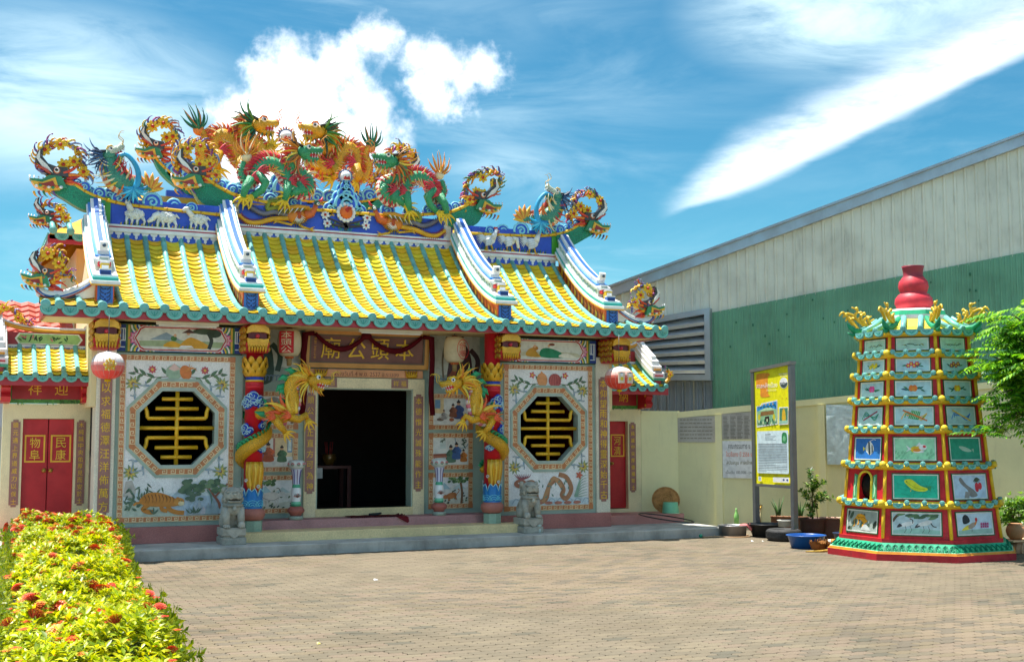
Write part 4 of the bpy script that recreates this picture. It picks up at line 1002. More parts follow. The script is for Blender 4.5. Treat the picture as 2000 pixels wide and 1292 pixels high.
def fish_head(F, x, z, s, parent, flip=1, ang=0.):
    """ridge-end beast: gaping green jaw outwards, dark snout reared up, red whiskers trailing inwards; flip=1 faces -u"""
    q = lambda a, d: (x - flip * s * (a * cos(ang) - d * sin(ang)), z + s * (a * sin(ang) + d * cos(ang)))
    b = MB()
    b.prism(F, [q(*p) for p in ((-.15, -.05), (.1, -.08), (.35, -.02), (.52, .06), (.60, .20), (.48, .19), (.35, .17), (.2, .26), (-.05, .22))], -.10 * s, .16 * s, C('#2E7A52'))
    b.prism(F, [q(*p) for p in ((.08, .20), (.36, .10), (.58, .14), (.52, .02), (.3, -.10), (.0, -.08), (.05, .04))], -.04 * s, .185 * s, C('#D8A42C'))
    b.prism(F, [q(*p) for p in ((.14, .12), (.34, .07), (.46, .08), (.28, .0), (.1, .0))], .0, .20 * s, C('#8A2A24'))
    for k in range(7): b.ell(fp(F, *q(-.02 + k * .085, -.03 + .016 * (k % 2) + (k > 4) * .05), .17 * s), .045 * s, .04 * s, .04 * s, C(('#E8E2D0', '#C9602A', '#2E7A52')[k % 3]), 7, 5)
    hd = b.build('ridge_beast_head', 'enamel', parent)
    b = MB(); b.prism(F, [q(*p) for p in ((-.2, .2), (.12, .25), (.34, .42), (.46, .62), (.40, .80), (.27, .88), (.30, .68), (.2, .52), (.02, .44), (-.2, .42))], -.1 * s, .15 * s, C('#3A3A3C'))
    b.prism(F, [q(*p) for p in ((.12, .30), (.34, .46), (.44, .66), (.34, .84), (.36, .64), (.22, .48))], .0, .185 * s, C('#CFCFC8')); b.prism(F, [q(*p) for p in ((.16, .27), (.36, .42), (.42, .5), (.22, .38))], .02 * s, .2 * s, C('#B24A3A'))
    b.build('snout', 'enamel', hd)
    b = MB(); b.ell(fp(F, *q(.03, .36), .13 * s), .085 * s, .05 * s, .085 * s, C('#C9622A'), 10, 6); b.ell(fp(F, *q(.03, .36), .16 * s), .06 * s, .045 * s, .06 * s, C('#E2DFD2'), 10, 6); b.ell(fp(F, *q(.04, .36), .2 * s), .035 * s, .03 * s, .035 * s, C('#1A1A1A'), 8, 6); b.build('eye', 'enamel', hd)
    b = MB()
    for k in range(9):
        h = hook(q(-.1 - .03 * (k % 3), .30 - k * .055), (0 if flip > 0 else pi) + flip * (.35 - k * .13), s * (.42 + .1 * (k % 2)), flip * (-.9 if k % 2 else .9), 5)
        b.tube([fp(F, a, d, .12 * s - .02 * k * s) for a, d in h], [.04 * s, .042 * s, .035 * s, .028 * s, .018 * s, .004], C(('#C8402A', '#D9782A', '#A82C30')[k % 3]), 6)
    for k in range(5): b.tube([fp(F, a, d, .1 * s) for a, d in hook(q(.15 + .1 * k, -.08), -pi / 2 + flip * .3, s * .18, flip * 1.2, 4)], [.03 * s, .028 * s, .02 * s, .012 * s, .003], C(('#5A4A8C', '#D89A20', '#2E7A52')[k % 3]), 5)
    for k in range(5): b.tube([fp(F, *q(.24 + k * .09, .2 + .02 * k), .12 * s), fp(F, *q(.26 + k * .09, .14), .14 * s)], [.02 * s, .004], C('#F0EEE4'), 5)
    b.build('whiskers', 'enamel', hd); return hd
def relief_sheep(F, x, z, s, head, parent):
    b = MB(); Wc = C('#D5D5CF'); b.ell(fp(F, x, z, .03), .17 * s, .07, .095 * s, Wc, 14, 9)
    rnd = random.Random(int(x * 100))
    for k in range(60):
        a = rnd.uniform(0, 2 * pi); r = sqrt(rnd.random()); b.ell(fp(F, x + .165 * s * r * cos(a), z + .092 * s * r * sin(a), .03 + .07 * sqrt(max(0, 1 - r * r))), .017, .012, .017, C('#DCDCD6') if k % 3 else C('#C2C2BC'), 6, 4)
    for dx, bend in ((-.12, -.02), (-.07, .03), (.07, -.03), (.13, .04)):
        b.tube([fp(F, x + dx * s, z - .05 * s, .03 + .02 * (bend > 0)), fp(F, x + dx * s + bend, z - .12 * s, .04), fp(F, x + dx * s + bend * .6, z - .19 * s, .035)], [.035 * s, .022 * s, .02 * s], Wc, 7)
    hx, hz = head; b.tube([fp(F, x + .11 * hx * s, z + .04 * s, .05), fp(F, x + .19 * hx * s, z + (.04 + hz * .5) * s, .06), fp(F, x + .22 * hx * s, z + hz * s, .06)], [.06 * s, .05 * s, .04 * s], Wc, 8)
    d = -.06 if hz < 0 else .0
    b.tube([fp(F, x + .19 * hx * s, z + (hz + .015 - d * .5) * s, .065), fp(F, x + .25 * hx * s, z + hz * s, .07), fp(F, x + (.30 * hx) * s, z + (hz - .035) * s, .065)], [.035 * s, .042 * s, .022 * s], Wc, 8)
    for t in (-1, 1): b.tube([fp(F, x + .2 * hx * s, z + (hz + .03) * s, .07), fp(F, x + .16 * hx * s, z + (hz + .02) * s, .07 + t * .03)], [.018 * s, .004], C('#BDBDB6'), 5)
    b.ell(fp(F, x + .25 * hx * s, z + (hz + .012) * s, .105), .008, .006, .008, C('#222222'), 6, 4); b.tube([fp(F, x - .15 * hx * s, z + .05 * s, .04), fp(F, x - .22 * hx * s, z - .01 * s, .045)], [.025 * s, .01], Wc, 6)
    ob = b.build('sheep_relief', 'enamel', parent)
def relief_rooster(F, x, z, s, face, parent, peck=False):
    b = MB(); Wc = C('#D8D8D4'); f = face
    b.ell(fp(F, x, z, .03), .125 * s, .06, .085 * s, Wc, 14, 8)
    for k in range(9):
        h = hook((x - f * .08 * s, z + .02 * s), (pi if f > 0 else 0) - f * (1.25 - k * .23), s * (.20 - .006 * k), f * (1.9 - .12 * k), 5); b.tube([fp(F, a, d, .03 + .005 * k) for a, d in h], [.03 * s, .028 * s, .024 * s, .018 * s, .012 * s, .004], C('#DEDEDA') if k % 2 else C('#BFC2C4'), 6, flat=.5, up=F[3])
    for k in range(6): h = hook((x + f * .03 * s, z + .02 * s - .02 * k * s), (pi if f > 0 else 0) + f * .2, .13 * s, f * .5, 4); b.tube([fp(F, a, d, .085) for a, d in h], [.02 * s, .02 * s, .016 * s, .01 * s, .003], C('#C4C6C8') if k % 2 else Wc, 5)
    hz = -.10 if peck else .17; hx = .17 if peck else .13
    b.tube([fp(F, x + f * .07 * s, z + .03 * s, .05), fp(F, x + f * (.14 if peck else .10) * s, z + (.04 if peck else .10) * s, .06), fp(F, x + f * hx * s, z + hz * s, .06)], [.06 * s, .045 * s, .03 * s], Wc, 8)
    b.ell(fp(F, x + f * hx * s, z + hz * s, .06), .034 * s, .03, .032 * s, Wc, 8, 6)
    dz = -.02 if peck else .0
    b.tube([fp(F, x + f * (hx + .025) * s, z + (hz + dz) * s, .06), fp(F, x + f * (hx + (.03 if peck else .07)) * s, z + (hz - .012 + dz * 2.2) * s, .06)], [.014 * s, .003], C('#D8A42C'), 5)
    for k in range(4): b.ell(fp(F, x + f * (hx + .015 - k * .016) * s, z + (hz + .035 + .006 * (k % 2)) * s, .06), .014 * s, .012, .022 * s, C('#C22E34'), 6, 5)
    b.ell(fp(F, x + f * (hx + .03) * s, z + (hz - .035) * s, .06), .012 * s, .01, .022 * s, C('#C22E34'), 6, 5)
    for dx, e in ((-.03, -.03), (.035, .04)):
        b.tube([fp(F, x + dx * s, z - .06 * s, .04), fp(F, x + (dx + e * .4) * s, z - .12 * s, .045), fp(F, x + (dx + e) * s, z - .18 * s, .04)], [.022 * s, .014 * s, .012 * s], C('#D8A224'), 6)
        for t in (-.04, .0, .05): b.tube([fp(F, x + (dx + e) * s, z - .175 * s, .045), fp(F, x + (dx + e + t) * s, z - .195 * s, .06)], [.011 * s, .004], C('#D8A224'), 5)
    b.build('rooster_relief', 'enamel', parent)
def white_corner(b, F, x, z, s, d):
    for k, (dx, dz, r) in enumerate(((.05, .05, .05), (.05, .16, .045), (.14, .05, .045), (.05, .27, .04), (.05, .38, .045), (.14, .40, .04))): b.stroke(F, spiral(x + d * dx * s, z + dz * s, r * s, 1.3, k, 12), .014 * s, C('#D8CFCB'), .0, .012)
def base_courses(b, F, x0, x1, z):
    b.fbox(F, x0, x1, z - .02, z + .05, -.1, .06, C('#DCD8D6'), .006); b.fbox(F, x0, x1, z + .052, z + .075, -.1, .045, C('#A83A48')); b.fbox(F, x0, x1, z + .077, z + .11, -.1, .05, C('#DCD8D6'))
    b.fbox(F, x0, x1, z - .17, z - .022, -.1, .02, BLUE)
    n = round((x1 - x0) / .153)
    for i in range(n):
        xc = x0 + (i + .5) * (x1 - x0) / n; b.prism(F, [(xc - .06, z - .02), (xc + .06, z - .02), (xc + .05, z - .06), (xc + .02, z - .07), (xc + .025, z - .11), (xc, z - .14), (xc - .025, z - .11), (xc - .02, z - .07), (xc - .05, z - .06)], .02, .035, C('#D0D0D8'))
def tail_body(F, up, lo, parent):
    """green scaled belly between two outlines"""
    m = len(up); b = MB(); b.prism(F, up + lo[::-1], -.16, .05, C('#1E8A66')); return b.build('scaled_tail', 'scales', parent)
def side_ridge(sx):
    """sx=-1 as seen on the left bay; the right one is its mirror with roosters in place of sheep"""
    y = YS; S = lambda pts: [(-sx * a if sx > 0 else a, z) for a, z in pts]
    rail = [(-5.005,6.244),(-4.820,6.092),(-4.550,5.954),(-4.228,5.873),(-3.886,5.833),(-3.190,5.802),(-2.365,5.782)]
    low = [(-5.267,5.983),(-5.035,5.861),(-4.759,5.706),(-4.600,5.674),(-4.392,5.690)]
    F = frame_xz(0, y, 0); S2 = lambda P: P if sx < 0 else [(-a, z) for a, z in P]
    x0, x1 = -4.30, -2.42; b = MB(); zb = 5.37
    b.fbox(F, *sorted((sx * 4.30, sx * 2.40)), 5.2, 5.94, -.16, .0, BLUE)
    rd = b.build('ridge', 'enamel', temple)
    b = MB(); base_courses(b, F, *sorted((sx * 4.34, sx * 2.42)), zb); b.build('ridge_base', 'enamel', rd)
    P = [(v[0], v[1]) for v in spline([(a, z, 0) for a, z in S2(rail)], 6)]
    b = MB(); ladder(b, F, P, .03, YB, C('#B07A14'), .03); b.build('bamboo_rail', 'enamel', rd)
    b = MB(); b.fbox(F, *sorted((sx * 4.24, sx * 2.5)), zb + .115, 5.91, -.02, .02, C('#2148B4')); b.fbox(F, *sorted((sx * 4.42, sx * 4.26)), zb, 5.95, -.1, .015, C('#3C8A28'))
    for s in (-1, 1): white_corner(b, F, sx * 3.37 + s * .84, zb + .11, 1., -s)
    for k in range(26):
        xx = sx * 3.37 - .72 + k * .058; b.tube([fp(F, xx, zb + .115, .04), fp(F, xx + .01, zb + .15 + .02 * (k % 3), .06)], [.016, .005], C(('#C9A21C', '#2E5A34', '#4A7A3C')[k % 3]), 5)
    pn = b.build('relief_panel', 'enamel', rd)
    if sx < 0:
        relief_sheep(F, -3.86, 5.68, 1.0, (-.55, .2), rd); relief_sheep(F, -3.33, 5.665, 1.05, (-1., -.07), rd); relief_sheep(F, -2.77, 5.67, .95, (-1., .17), rd)
    else:
        relief_rooster(F, 2.86, 5.68, 1.15, 1, rd); relief_rooster(F, 3.30, 5.69, 1.1, 1, rd, True); relief_rooster(F, 3.80, 5.68, 1.2, 1, rd)
    # cloud bank over the rail
    for i, (t, r) in enumerate(((.04, .05), (.10, .06), (.17, .075), (.25, .085), (.33, .07), (.40, .10), (.49, .13), (.58, .11), (.66, .14), (.75, .15), (.84, .12), (.91, .09), (.97, .06))):
        b = MB(); j = int(t * (len(P) - 1)); cloud(b, F, P[j][0], P[j][1] + r * .55 + .02, r, d=.09, d0=-.10 + .05 * (i % 2), sp=-1 if i % 2 else 1); b.build('cloud_scroll', 'enamel', rd)
    up = P[:int(len(P) * .62)]; lo = [(v[0], v[1]) for v in spline([(a, z, 0) for a, z in S2(low)], 6)]
    tail_body(F, [(a, z - .02) for a, z in up if abs(a) > 4.30], [(a, z) for a, z in lo], rd)
    hd = S2([(-5.098,6.050)])[0]; fish_head(F, hd[0], hd[1], .76, rd, 1 if sx < 0 else -1, -.12)
    sc_ = S2([(-5.274,6.220),(-5.402,6.411),(-5.440,6.618),(-5.315,6.755),(-5.112,6.820),(-4.897,6.779),(-4.769,6.631),(-4.764,6.471),(-4.677,6.336),(-4.640,6.214)])
    fl = S2([(-5.353,6.662),(-5.111,6.775),(-5.052,6.435),(-4.889,6.503),(-4.727,6.340)])
    scroll(F, sc_, rd, [(a, z, .105) for a, z in fl], .225, .0, seed=3 if sx < 0 else 5)
    inn = S2([(-5.086,6.210),(-5.041,6.356),(-4.913,6.457),(-4.833,6.553)]); scroll(F, inn, rd, (), .15, .02, seed=9)
    return rd
ridge_l = side_ridge(-1); ridge_r = side_ridge(1)

def mid_ridge():
    y = YC; F = frame_xz(0, y, 0); b = MB(); b.fbox(F, -2.2, 2.2, 5.3, 6.06, -.18, .0, BLUE); rd = b.build('ridge', 'enamel', temple)
    zb = 5.57; b = MB(); base_courses(b, F, -2.12, 2.14, zb); b.build('ridge_base', 'enamel', rd)
    left = [(-2.931,6.710),(-2.793,6.564),(-2.626,6.438),(-2.255,6.244),(-1.835,6.156)]
    left = [(a + .06, z) for a, z in left]
    half = [(v[0], v[1]) for v in spline([(a, z, 0) for a, z in left + [(-1.0, 6.06), (0, 6.05)]], 6)]
    P = half + [(-a, z) for a, z in half[::-1][1:]]
    b = MB(); ladder(b, F, P, .032, YB, C('#B07A14'), .05); b.build('bamboo_rail', 'enamel', rd)
    b = MB(); b.fbox(F, -2.0, 2.0, zb + .115, 6.04, -.02, .02, C('#2148B4'))
    for s in (-1, 1): white_corner(b, F, s * 2.05, zb + .12, 1.1, -s); b.fbox(F, *sorted((s * 2.0, s * 2.16)), zb + .1, 6.05, -.02, .012, C('#D5CFC9'))
    # peony tree in the middle
    b.stroke(F, [(0, zb + .13), (.02, zb + .2), (-.03, zb + .28)], .06, C('#3A2F2C'), .02, .03)
    for s in (-1, 1):
        b.stroke(F, [(0, zb + .2), (s * .2, zb + .22), (s * .4, zb + .25)], [.05, .04, .02], C('#3A2F2C'), .02, .03); b.stroke(F, [(0, zb + .24), (s * .2, zb + .3), (s * .42, zb + .38)], [.05, .03, .02], C('#3A2F2C'), .02, .03)
        for k in range(14): h = hook((s * random.uniform(.1, .45), zb + random.uniform(.18, .45)), random.uniform(0, 6), .07, .5, 3); b.stroke(F, h, [.02, .03, .02, .005], C(('#3E7A44', '#C9A020', '#5A7A3A')[k % 3]), .022, .012)
    for k in range(7): b.stroke(F, hook((-.1 + .035 * k, zb + .12), pi / 2, .07, 1.5 if k % 2 else -1.5, 5), .016, C('#2E8A7A'), .02, .01)
    pn = b.build('relief_panel', 'enamel', rd)
    for x, z, r in ((-.40, zb + .40, .085), (.42, zb + .40, .085), (-.36, zb + .24, .08), (.40, zb + .25, .08)): flower3(F, x, z, r, .05, pn, '#E2E0DA')
    b = MB()
    for k in range(14):
        a = 2 * pi * k / 14; o = V(fp(F, .0 + cos(a) * .155, zb + .47 + sin(a) * .155, .07)); b.ell(o, .042, .03, .042, C('#E4E2DE'), 8, 5)
    b.ell(fp(F, 0, zb + .47, .08), .125, .07, .125, C('#D8621E'), 14, 8)
    for k in range(4): b.tube([fp(F, a, z, .15) for a, z in spiral(.02, zb + .5, .08 - .018 * k, .8, .5, 8)], .012, C('#B22A1E'), 5)
    b.build('peony', 'enamel', rd)
    for i, (t, r) in enumerate(((.03, .05), (.06, .055), (.09, .06), (.12, .07), (.155, .08), (.19, .085), (.225, .09), (.265, .10), (.305, .11), (.345, .10), (.385, .11), (.42, .13))):
        for s in (0, 1):
            b = MB(); j = int((1 - t if s else t) * (len(P) - 1)); cloud(b, F, P[j][0], P[j][1] + r * .55 + .02, r, d=.10, d0=-.10 + .05 * (i % 2), sp=-1 if s else 1); b.build('cloud_scroll', 'enamel', rd)
    low = [(-2.971,6.473),(-2.876,6.229),(-2.754,6.034),(-2.524,5.921),(-2.322,5.899),(-2.139,5.951)]
    low = [(a + .05, z) for a, z in low]
    for s in (-1, 1):
        M = lambda L: L if s < 0 else [(-a, z) for a, z in L]
        up = M([q for q in half if q[0] < -2.1]); lo = M([(v[0], v[1]) for v in spline([(a, z, 0) for a, z in low], 6)])
        tail_body(F, [(a, z - .02) for a, z in up], lo, rd)
        hd = M([(-2.751,6.333)])[0]; fish_head(F, hd[0], hd[1], .76, rd, -s, -.12)
        if s < 0:
            sc_ = [(-3.061,6.464),(-3.129,6.710),(-3.071,6.921),(-2.894,7.051),(-2.685,7.091),(-2.529,7.031),(-2.471,6.886),(-2.596,6.723),(-2.483,6.582),(-2.407,6.476)]; fl = [(-2.955,6.970),(-2.730,7.039),(-2.741,6.709),(-2.559,6.726),(-2.445,6.529)]
        else:
            sc_ = [(2.946,6.620),(3.125,6.760),(3.238,6.958),(3.170,7.098),(2.979,7.112),(2.722,7.037),(2.523,6.895),(2.457,6.682),(2.436,6.475),(2.392,6.389)]; fl = [(2.811,6.962),(3.069,6.859),(2.678,6.660),(2.834,6.631),(2.524,6.492)]
        scroll(F, sc_, rd, [(a, z, .105) for a, z in fl], .225, .0, seed=12 + s)
    phoenix(F, rd, zb, 1); phoenix(F, rd, zb, -1)
    b = MB(); pearl_stand(b, F, .0, 6.1, 1.0); b.build('cloud_pedestal', 'enamel', rd)
    pearl(F, .0, 6.74, .105, rd)
    return rd
def pearl_stand(b, F, x, z, s):
    for dx, dz, r in ((-.30, .0, .11), (.30, .0, .11), (-.18, .05, .14), (.18, .05, .14), (0, .10, .20), (-.11, .22, .13), (.11, .22, .13), (0, .28, .15), (-.07, .39, .09), (.07, .39, .09), (0, .43, .10), (0, .52, .065)): cloud(b, F, x + dx * s, z + dz * s, r * s, d=.12, d0=-.10 + (.05 if abs(dx) < .05 else 0), sp=1 if dx <= 0 else -1)
def pearl(F, x, z, r, parent):
    b = MB(); b.ell(fp(F, x, z, .02), r, r, r, C('#E3DEDA'), 16, 10)
    for k in range(5): h = hook((x - r * .5 + k * r * .25, z - r * .7), pi / 2 + .1 * (k - 2), r * (.8 + .3 * (k % 2)), .5 if k % 2 else -.5, 4); b.tube([fp(F, a, d, .02 + r * .85) for a, d in h], [r * .15, r * .16, r * .13, r * .08, .003], C('#B22A22'), 5)
    pe = b.build('flaming_pearl', 'enamel', parent)
    b = MB(); b.tube([fp(F, a, d, .0) for a, d in circle(x, z, r * 1.22, 22)] + [fp(F, x + r * 1.22, z, 0)], r * .18, C('#6A7A96'), 6)
    for k in range(20):
        a = 2 * pi * k / 20; h = hook((x + cos(a) * r * 1.3, z + sin(a) * r * 1.3), a, r * (.75 if k % 2 else .55), .8 if k % 2 else -.6, 4); b.tube([fp(F, p[0], p[1], .0) for p in h], [r * .17, r * .18, r * .13, r * .08, .003], C(('#B83A22', '#D8902A', '#8A2A20')[k % 3]), 5)
    b.build('flame_ring', 'enamel', pe)
def phoenix(F, parent, zb, s):
    """s=1: on the left half, head towards the middle"""
    m = lambda a, d: (-s * a, zb + d); T = lambda pts, c=.05: [fp(F, *m(a, d), c) for a, d in pts]
    b = MB(); O = C('#C8741E')
    b.ell(fp(F, *m(.94, .33), .05), .22, .09, .15, O, 14, 9); b.tube(T([(.80, .36), (.66, .40), (.60, .50), (.58, .57)]), [.10, .075, .05, .045], C('#C9602A'), 9)
    b.ell(fp(F, *m(.56, .60), .06), .065, .06, .055, C('#2E5A44'), 10, 7); b.ell(fp(F, *m(.555, .585), .11), .032, .02, .028, C('#EDE8DC'), 8, 6); b.ell(fp(F, *m(.55, .585), .125), .012, .012, .012, C('#111111'), 6, 5)
    b.tube(T([(.51, .60), (.45, .585), (.43, .56)], .06), [.025, .016, .003], C('#D8A020'), 6); b.tube(T([(.53, .64), (.47, .67), (.45, .73)], .06), [.02, .028, .006], C('#BE2A34'), 6)
    ph = b.build('phoenix_relief', 'enamel', parent)
    b = MB()
    for k in range(9):                                  # wing: three tiers of feathers
        a0 = -1.9 + k * .16
        for t, (ln, col) in enumerate(((.30, '#7A6A1E'), (.22, '#E9E4D6'), (.14, '#B2481E'))):
            h = hook((-s * (.98 - .012 * k), zb + .40), -pi / 2 + s * (.9 - k * .2), ln, s * .5, 4); b.tube([fp(F, p[0], p[1], .10 + .02 * t) for p in h], [.02, .026, .024, .016, .005], C(col), 5, flat=.5, up=F[3])
    b.tube(T([(.72, .50), (.95, .50), (1.15, .46), (1.30, .43)], .12), [.03, .045, .035, .01], C('#C98A22'), 6)
    for k in range(10): b.tube(T([(.80 + k * .045, .48), (.86 + k * .05, .40 - .01 * k)], .13), [.02, .004], C('#E8E2D2') if k % 2 else C('#8A7A22'), 5)
    b.build('wing', 'enamel', ph)
    for pts, col, c2 in ((((1.10, .33), (1.35, .38), (1.55, .33), (1.75, .40), (1.95, .54)), '#6E6A78', '#4A4656'), (((1.10, .28), (1.4, .24), (1.65, .16), (1.85, .16), (2.0, .26)), '#D39A22', '#9A3A20'), (((1.10, .38), (1.3, .46), (1.48, .42), (1.45, .56), (1.28, .60), (1.22, .70)), '#7C8428', '#4E5A1E')):
        P = spline([(a, d, 0) for a, d in pts], 6); b = MB(); b.tube([fp(F, *m(v[0], v[1]), .05) for v in P], prof([.05, .05, .045, .04, .025], len(P)), C(col), 7)
        for i in range(1, len(P) - 1, 1):
            d = (P[i + 1] - P[i - 1]).normalized(); nn = V((-d.y, d.x, 0))
            for q in (-1, 1): e = P[i] + nn * q * .075 - d * -.03; b.tube([fp(F, *m(P[i].x, P[i].y), .05), fp(F, *m(e.x, e.y), .05)], [.018, .003], C(c2), 4)
        b.ell(fp(F, *m(P[-1].x, P[-1].y), .06), .04, .03, .04, C('#C9962A'), 8, 5); b.build('tail_feather', 'enamel', ph)
    b = MB()
    for pts in (((.92, .2), (.86, .14), (.70, .10)), ((1.0, .22), (1.05, .16), (1.32, .20))):
        b.tube(T(pts, .08), [.03, .022, .02], C('#D8A224'), 6); e = pts[-1]; dx = -.09 if e[0] < 1 else .07
        for k in (-.05, 0, .05): b.tube(T([e, (e[0] + dx, e[1] + k)], .09), [.02, .005], C('#D8A224'), 5)
    b.build('claw', 'enamel', ph)
ridge_m = mid_ridge()
# ------------------------------------------------------------ eave-corner ornaments and the hall behind
def wing(sx):
    y = -.10; F = frame_xz(0, y, 0); M = lambda L: [(sx * a, z) for a, z in L]
    up = M([(4.62, 4.34), (4.80, 4.20), (5.0, 4.09), (5.2, 4.03), (5.38, 4.05), (5.52, 4.14)]); lo = M([(4.62, 4.0), (5.0, 3.94), (5.35, 3.90), (5.50, 4.0)])
    U = [(v[0], v[1]) for v in spline([(a, z, 0) for a, z in up], 5)]
    b = MB(); b.prism(F, U + lo[::-1], -.10, .05, C('#DADAD4')); wg = b.build('corner_ridge', 'enamel', temple)
    b = MB(); b.tube([fp(F, a, z, .0) for a, z in U], .045, C('#E2E2DC'), 8, flat=.6); b.tube([fp(F, a, z - .05, .055) for a, z in U], .012, C('#2C5FAE'), 5); b.tube([fp(F, a, z - .085, .055) for a, z in U], .010, C('#B23A44'), 5); b.build('ridge_moulding', 'enamel', wg)
    b = MB(); b.prism(F, M([(4.72, 3.86), (5.46, 3.86), (5.46, 3.98), (5.2, 4.0), (5.1, 3.95), (4.95, 4.02), (4.85, 3.96)]), -.02, .062, C('#26282C')); b.build('dark_apron', 'enamel', wg)
    hx, hz = M([(5.40, 4.16)])[0]; fish_head(F, hx, hz, .58, wg, -sx, .1)
    sc_ = M([(5.34, 4.26), (5.50, 4.40), (5.46, 4.58), (5.36, 4.66), (5.22, 4.70), (5.14, 4.60)]); scroll(F, sc_, wg, [(sx * 5.36, 4.64, .10), (sx * 5.20, 4.50, .095), (sx * 5.08, 4.36, .09)], .20, .0, seed=21 + sx)
    scroll(F, M([(5.30, 4.20), (5.16, 4.30), (5.04, 4.36), (4.98, 4.24)]), wg, (), .15, .03, seed=31 + sx)
wing(-1); wing(1)
hall = thing('rear_hall', 'taller hall behind the shrine roof, its blue ridge and left eave showing', 'hall', (0, 6.6, 0))
b = MB(); b.box(-4.5, 4.5, 5.32, 9.2, 0, 5.55, C('#D2C59A')); b.build('wall', 'plaster', hall)
b = MB()
for s in (-1, 1): b.add([(-5.1, 6.6 + s * 2.7, 5.60), (5.1, 6.6 + s * 2.7, 5.60), (3.2, 6.6, 7.0), (-3.2, 6.6, 7.0), (-5.1, 6.6 + s * 2.7, 5.50), (5.1, 6.6 + s * 2.7, 5.50), (3.2, 6.6, 6.9), (-3.2, 6.6, 6.9)], [(0, 1, 2, 3), (4, 7, 6, 5), (0, 4, 5, 1), (0, 3, 7, 4), (1, 5, 6, 2)], C('#C9931E'))
for s in (-1, 1): b.add([(s * 5.1, 3.9, 5.6), (s * 5.1, 9.3, 5.6), (s * 3.2, 6.6, 7.0)], [(0, 1, 2)], C('#C9931E'))
b.build('roof', 'glaze', hall)
b = MB(); b.box(-5.1, 5.1, 3.9, 3.95, 5.42, 5.58, C('#9E2A34')); b.box(-5.12, -5.06, 3.95, 9.3, 5.42, 5.58, C('#9E2A34')); b.build('eave_board', 'enamel', hall)
for i in range(-16, -10):
    x = i * PITCH - .14
    link('eave_cap', cap_me, hall, V((x, 3.9, 5.66)) - V(hall.location)); link('drip_tile', drip_me, hall, V((x + .153, 3.9, 5.60)) - V(hall.location))
    b = MB(); b.tube([(x, 3.88, 5.66), (x, 4.6, 5.98)], .055, TEAL, 8); b.build('cover_tile', 'glaze', hall)
for i in range(6): link('drip_tile', drip_me, hall, V((-5.12, 4.1 + i * .306, 5.60)) - V(hall.location), (0, 0, -pi / 2))
F66 = frame_xz(0, 6.6, 0)
def rear_ridge():
    half = [(v[0], v[1]) for v in spline([(a, z, 0) for a, z in [(-2.911,7.881),(-2.691,7.643),(-2.394,7.434),(-1.953,7.269),(-1.340,7.161),(-0.659,7.137)]], 6)]
    half += [(0, half[-1][1])]; P = half + [(-a, z) for a, z in half[::-1][1:]]; zr = half[-1][1]
    b = MB(); b.fbox(F66, -2.6, 2.6, 6.8, zr, -.15, .0, BLUE); rd = b.build('ridge', 'enamel', hall)
    b = MB(); ladder(b, F66, P, .035, YB, C('#B07A14'), .03); b.build('bamboo_rail', 'enamel', rd)
    for i in range(34):
        t = .12 + .76 * i / 33; j = int(t * (len(P) - 1)); a = lerp(-2.6, 2.6, i / 33); z = min(P, key=lambda q: abs(q[0] - a))[1]; r = .13 + .05 * abs(sin(i * 1.7)); b = MB(); cloud(b, F66, a, z + r * .6, r, d=.1, d0=-.1 + .05 * (i % 2), sp=1 if i % 2 else -1); b.build('cloud_scroll', 'enamel', rd)
    for s in (-1, 1):
        M = lambda L: L if s < 0 else [(-a, z) for a, z in L]
        lo = [(v[0], v[1]) for v in spline([(a, z, 0) for a, z in [(-2.887,7.771),(-2.752,7.525),(-2.499,7.289),(-2.113,7.074),(-1.560,6.983)]], 5)]
        tail_body(F66, M([q for q in half if q[0] < -1.8]), M(lo), rd)
        hd = M([(-2.824,7.844)])[0]; fish_head(F66, hd[0], hd[1], .75, rd, -s, -.05)
        scroll(F66, M([(-2.976,7.942),(-3.088,8.155),(-3.052,8.406),(-2.885,8.582),(-2.670,8.628),(-2.472,8.513),(-2.403,8.316),(-2.507,8.102),(-2.373,7.956),(-2.217,7.835),(-2.016,7.650)]), rd, [(a, z, .13) for a, z in M([(-2.936,8.486),(-2.712,8.578),(-2.640,8.269),(-2.511,8.305),(-2.244,8.060),(-1.916,8.138)])], .27, .0, dens=.08, seed=40 + s)
        scroll(F66, M([(-2.017,7.706),(-2.188,7.974),(-2.116,8.187),(-1.895,8.175),(-1.747,8.018),(-1.685,7.680),(-1.569,7.462)]), rd, [(a, z, .12) for a, z in M([(-1.931,7.772),(-1.687,7.772),(-1.582,7.530)])], .24, .03, dens=.08, seed=44 + s)
    b = MB(); pearl_stand(b, F66, 0, zr + .10, 1.35); b.build('cloud_pedestal', 'enamel', rd); pearl(F66, 0, [(-0.010,8.578)][0][1], .135, rd)
rear_ridge()
# left rear eave tip with its own ornaments
Fr = frame_xz(0, 4.4, 0); scroll(Fr, [(-4.779,5.553),(-4.931,5.721),(-5.044,5.831),(-5.194,5.968),(-5.219,6.192),(-5.056,6.245),(-4.888,6.139),(-4.819,5.966)], hall, [(a, z, .1) for a, z in [(-4.906,6.138),(-4.792,5.988)]], .2, .0, seed=51); hd = [(-5.118,5.865)][0]; fish_head(Fr, hd[0], hd[1], .55, hall, 1)

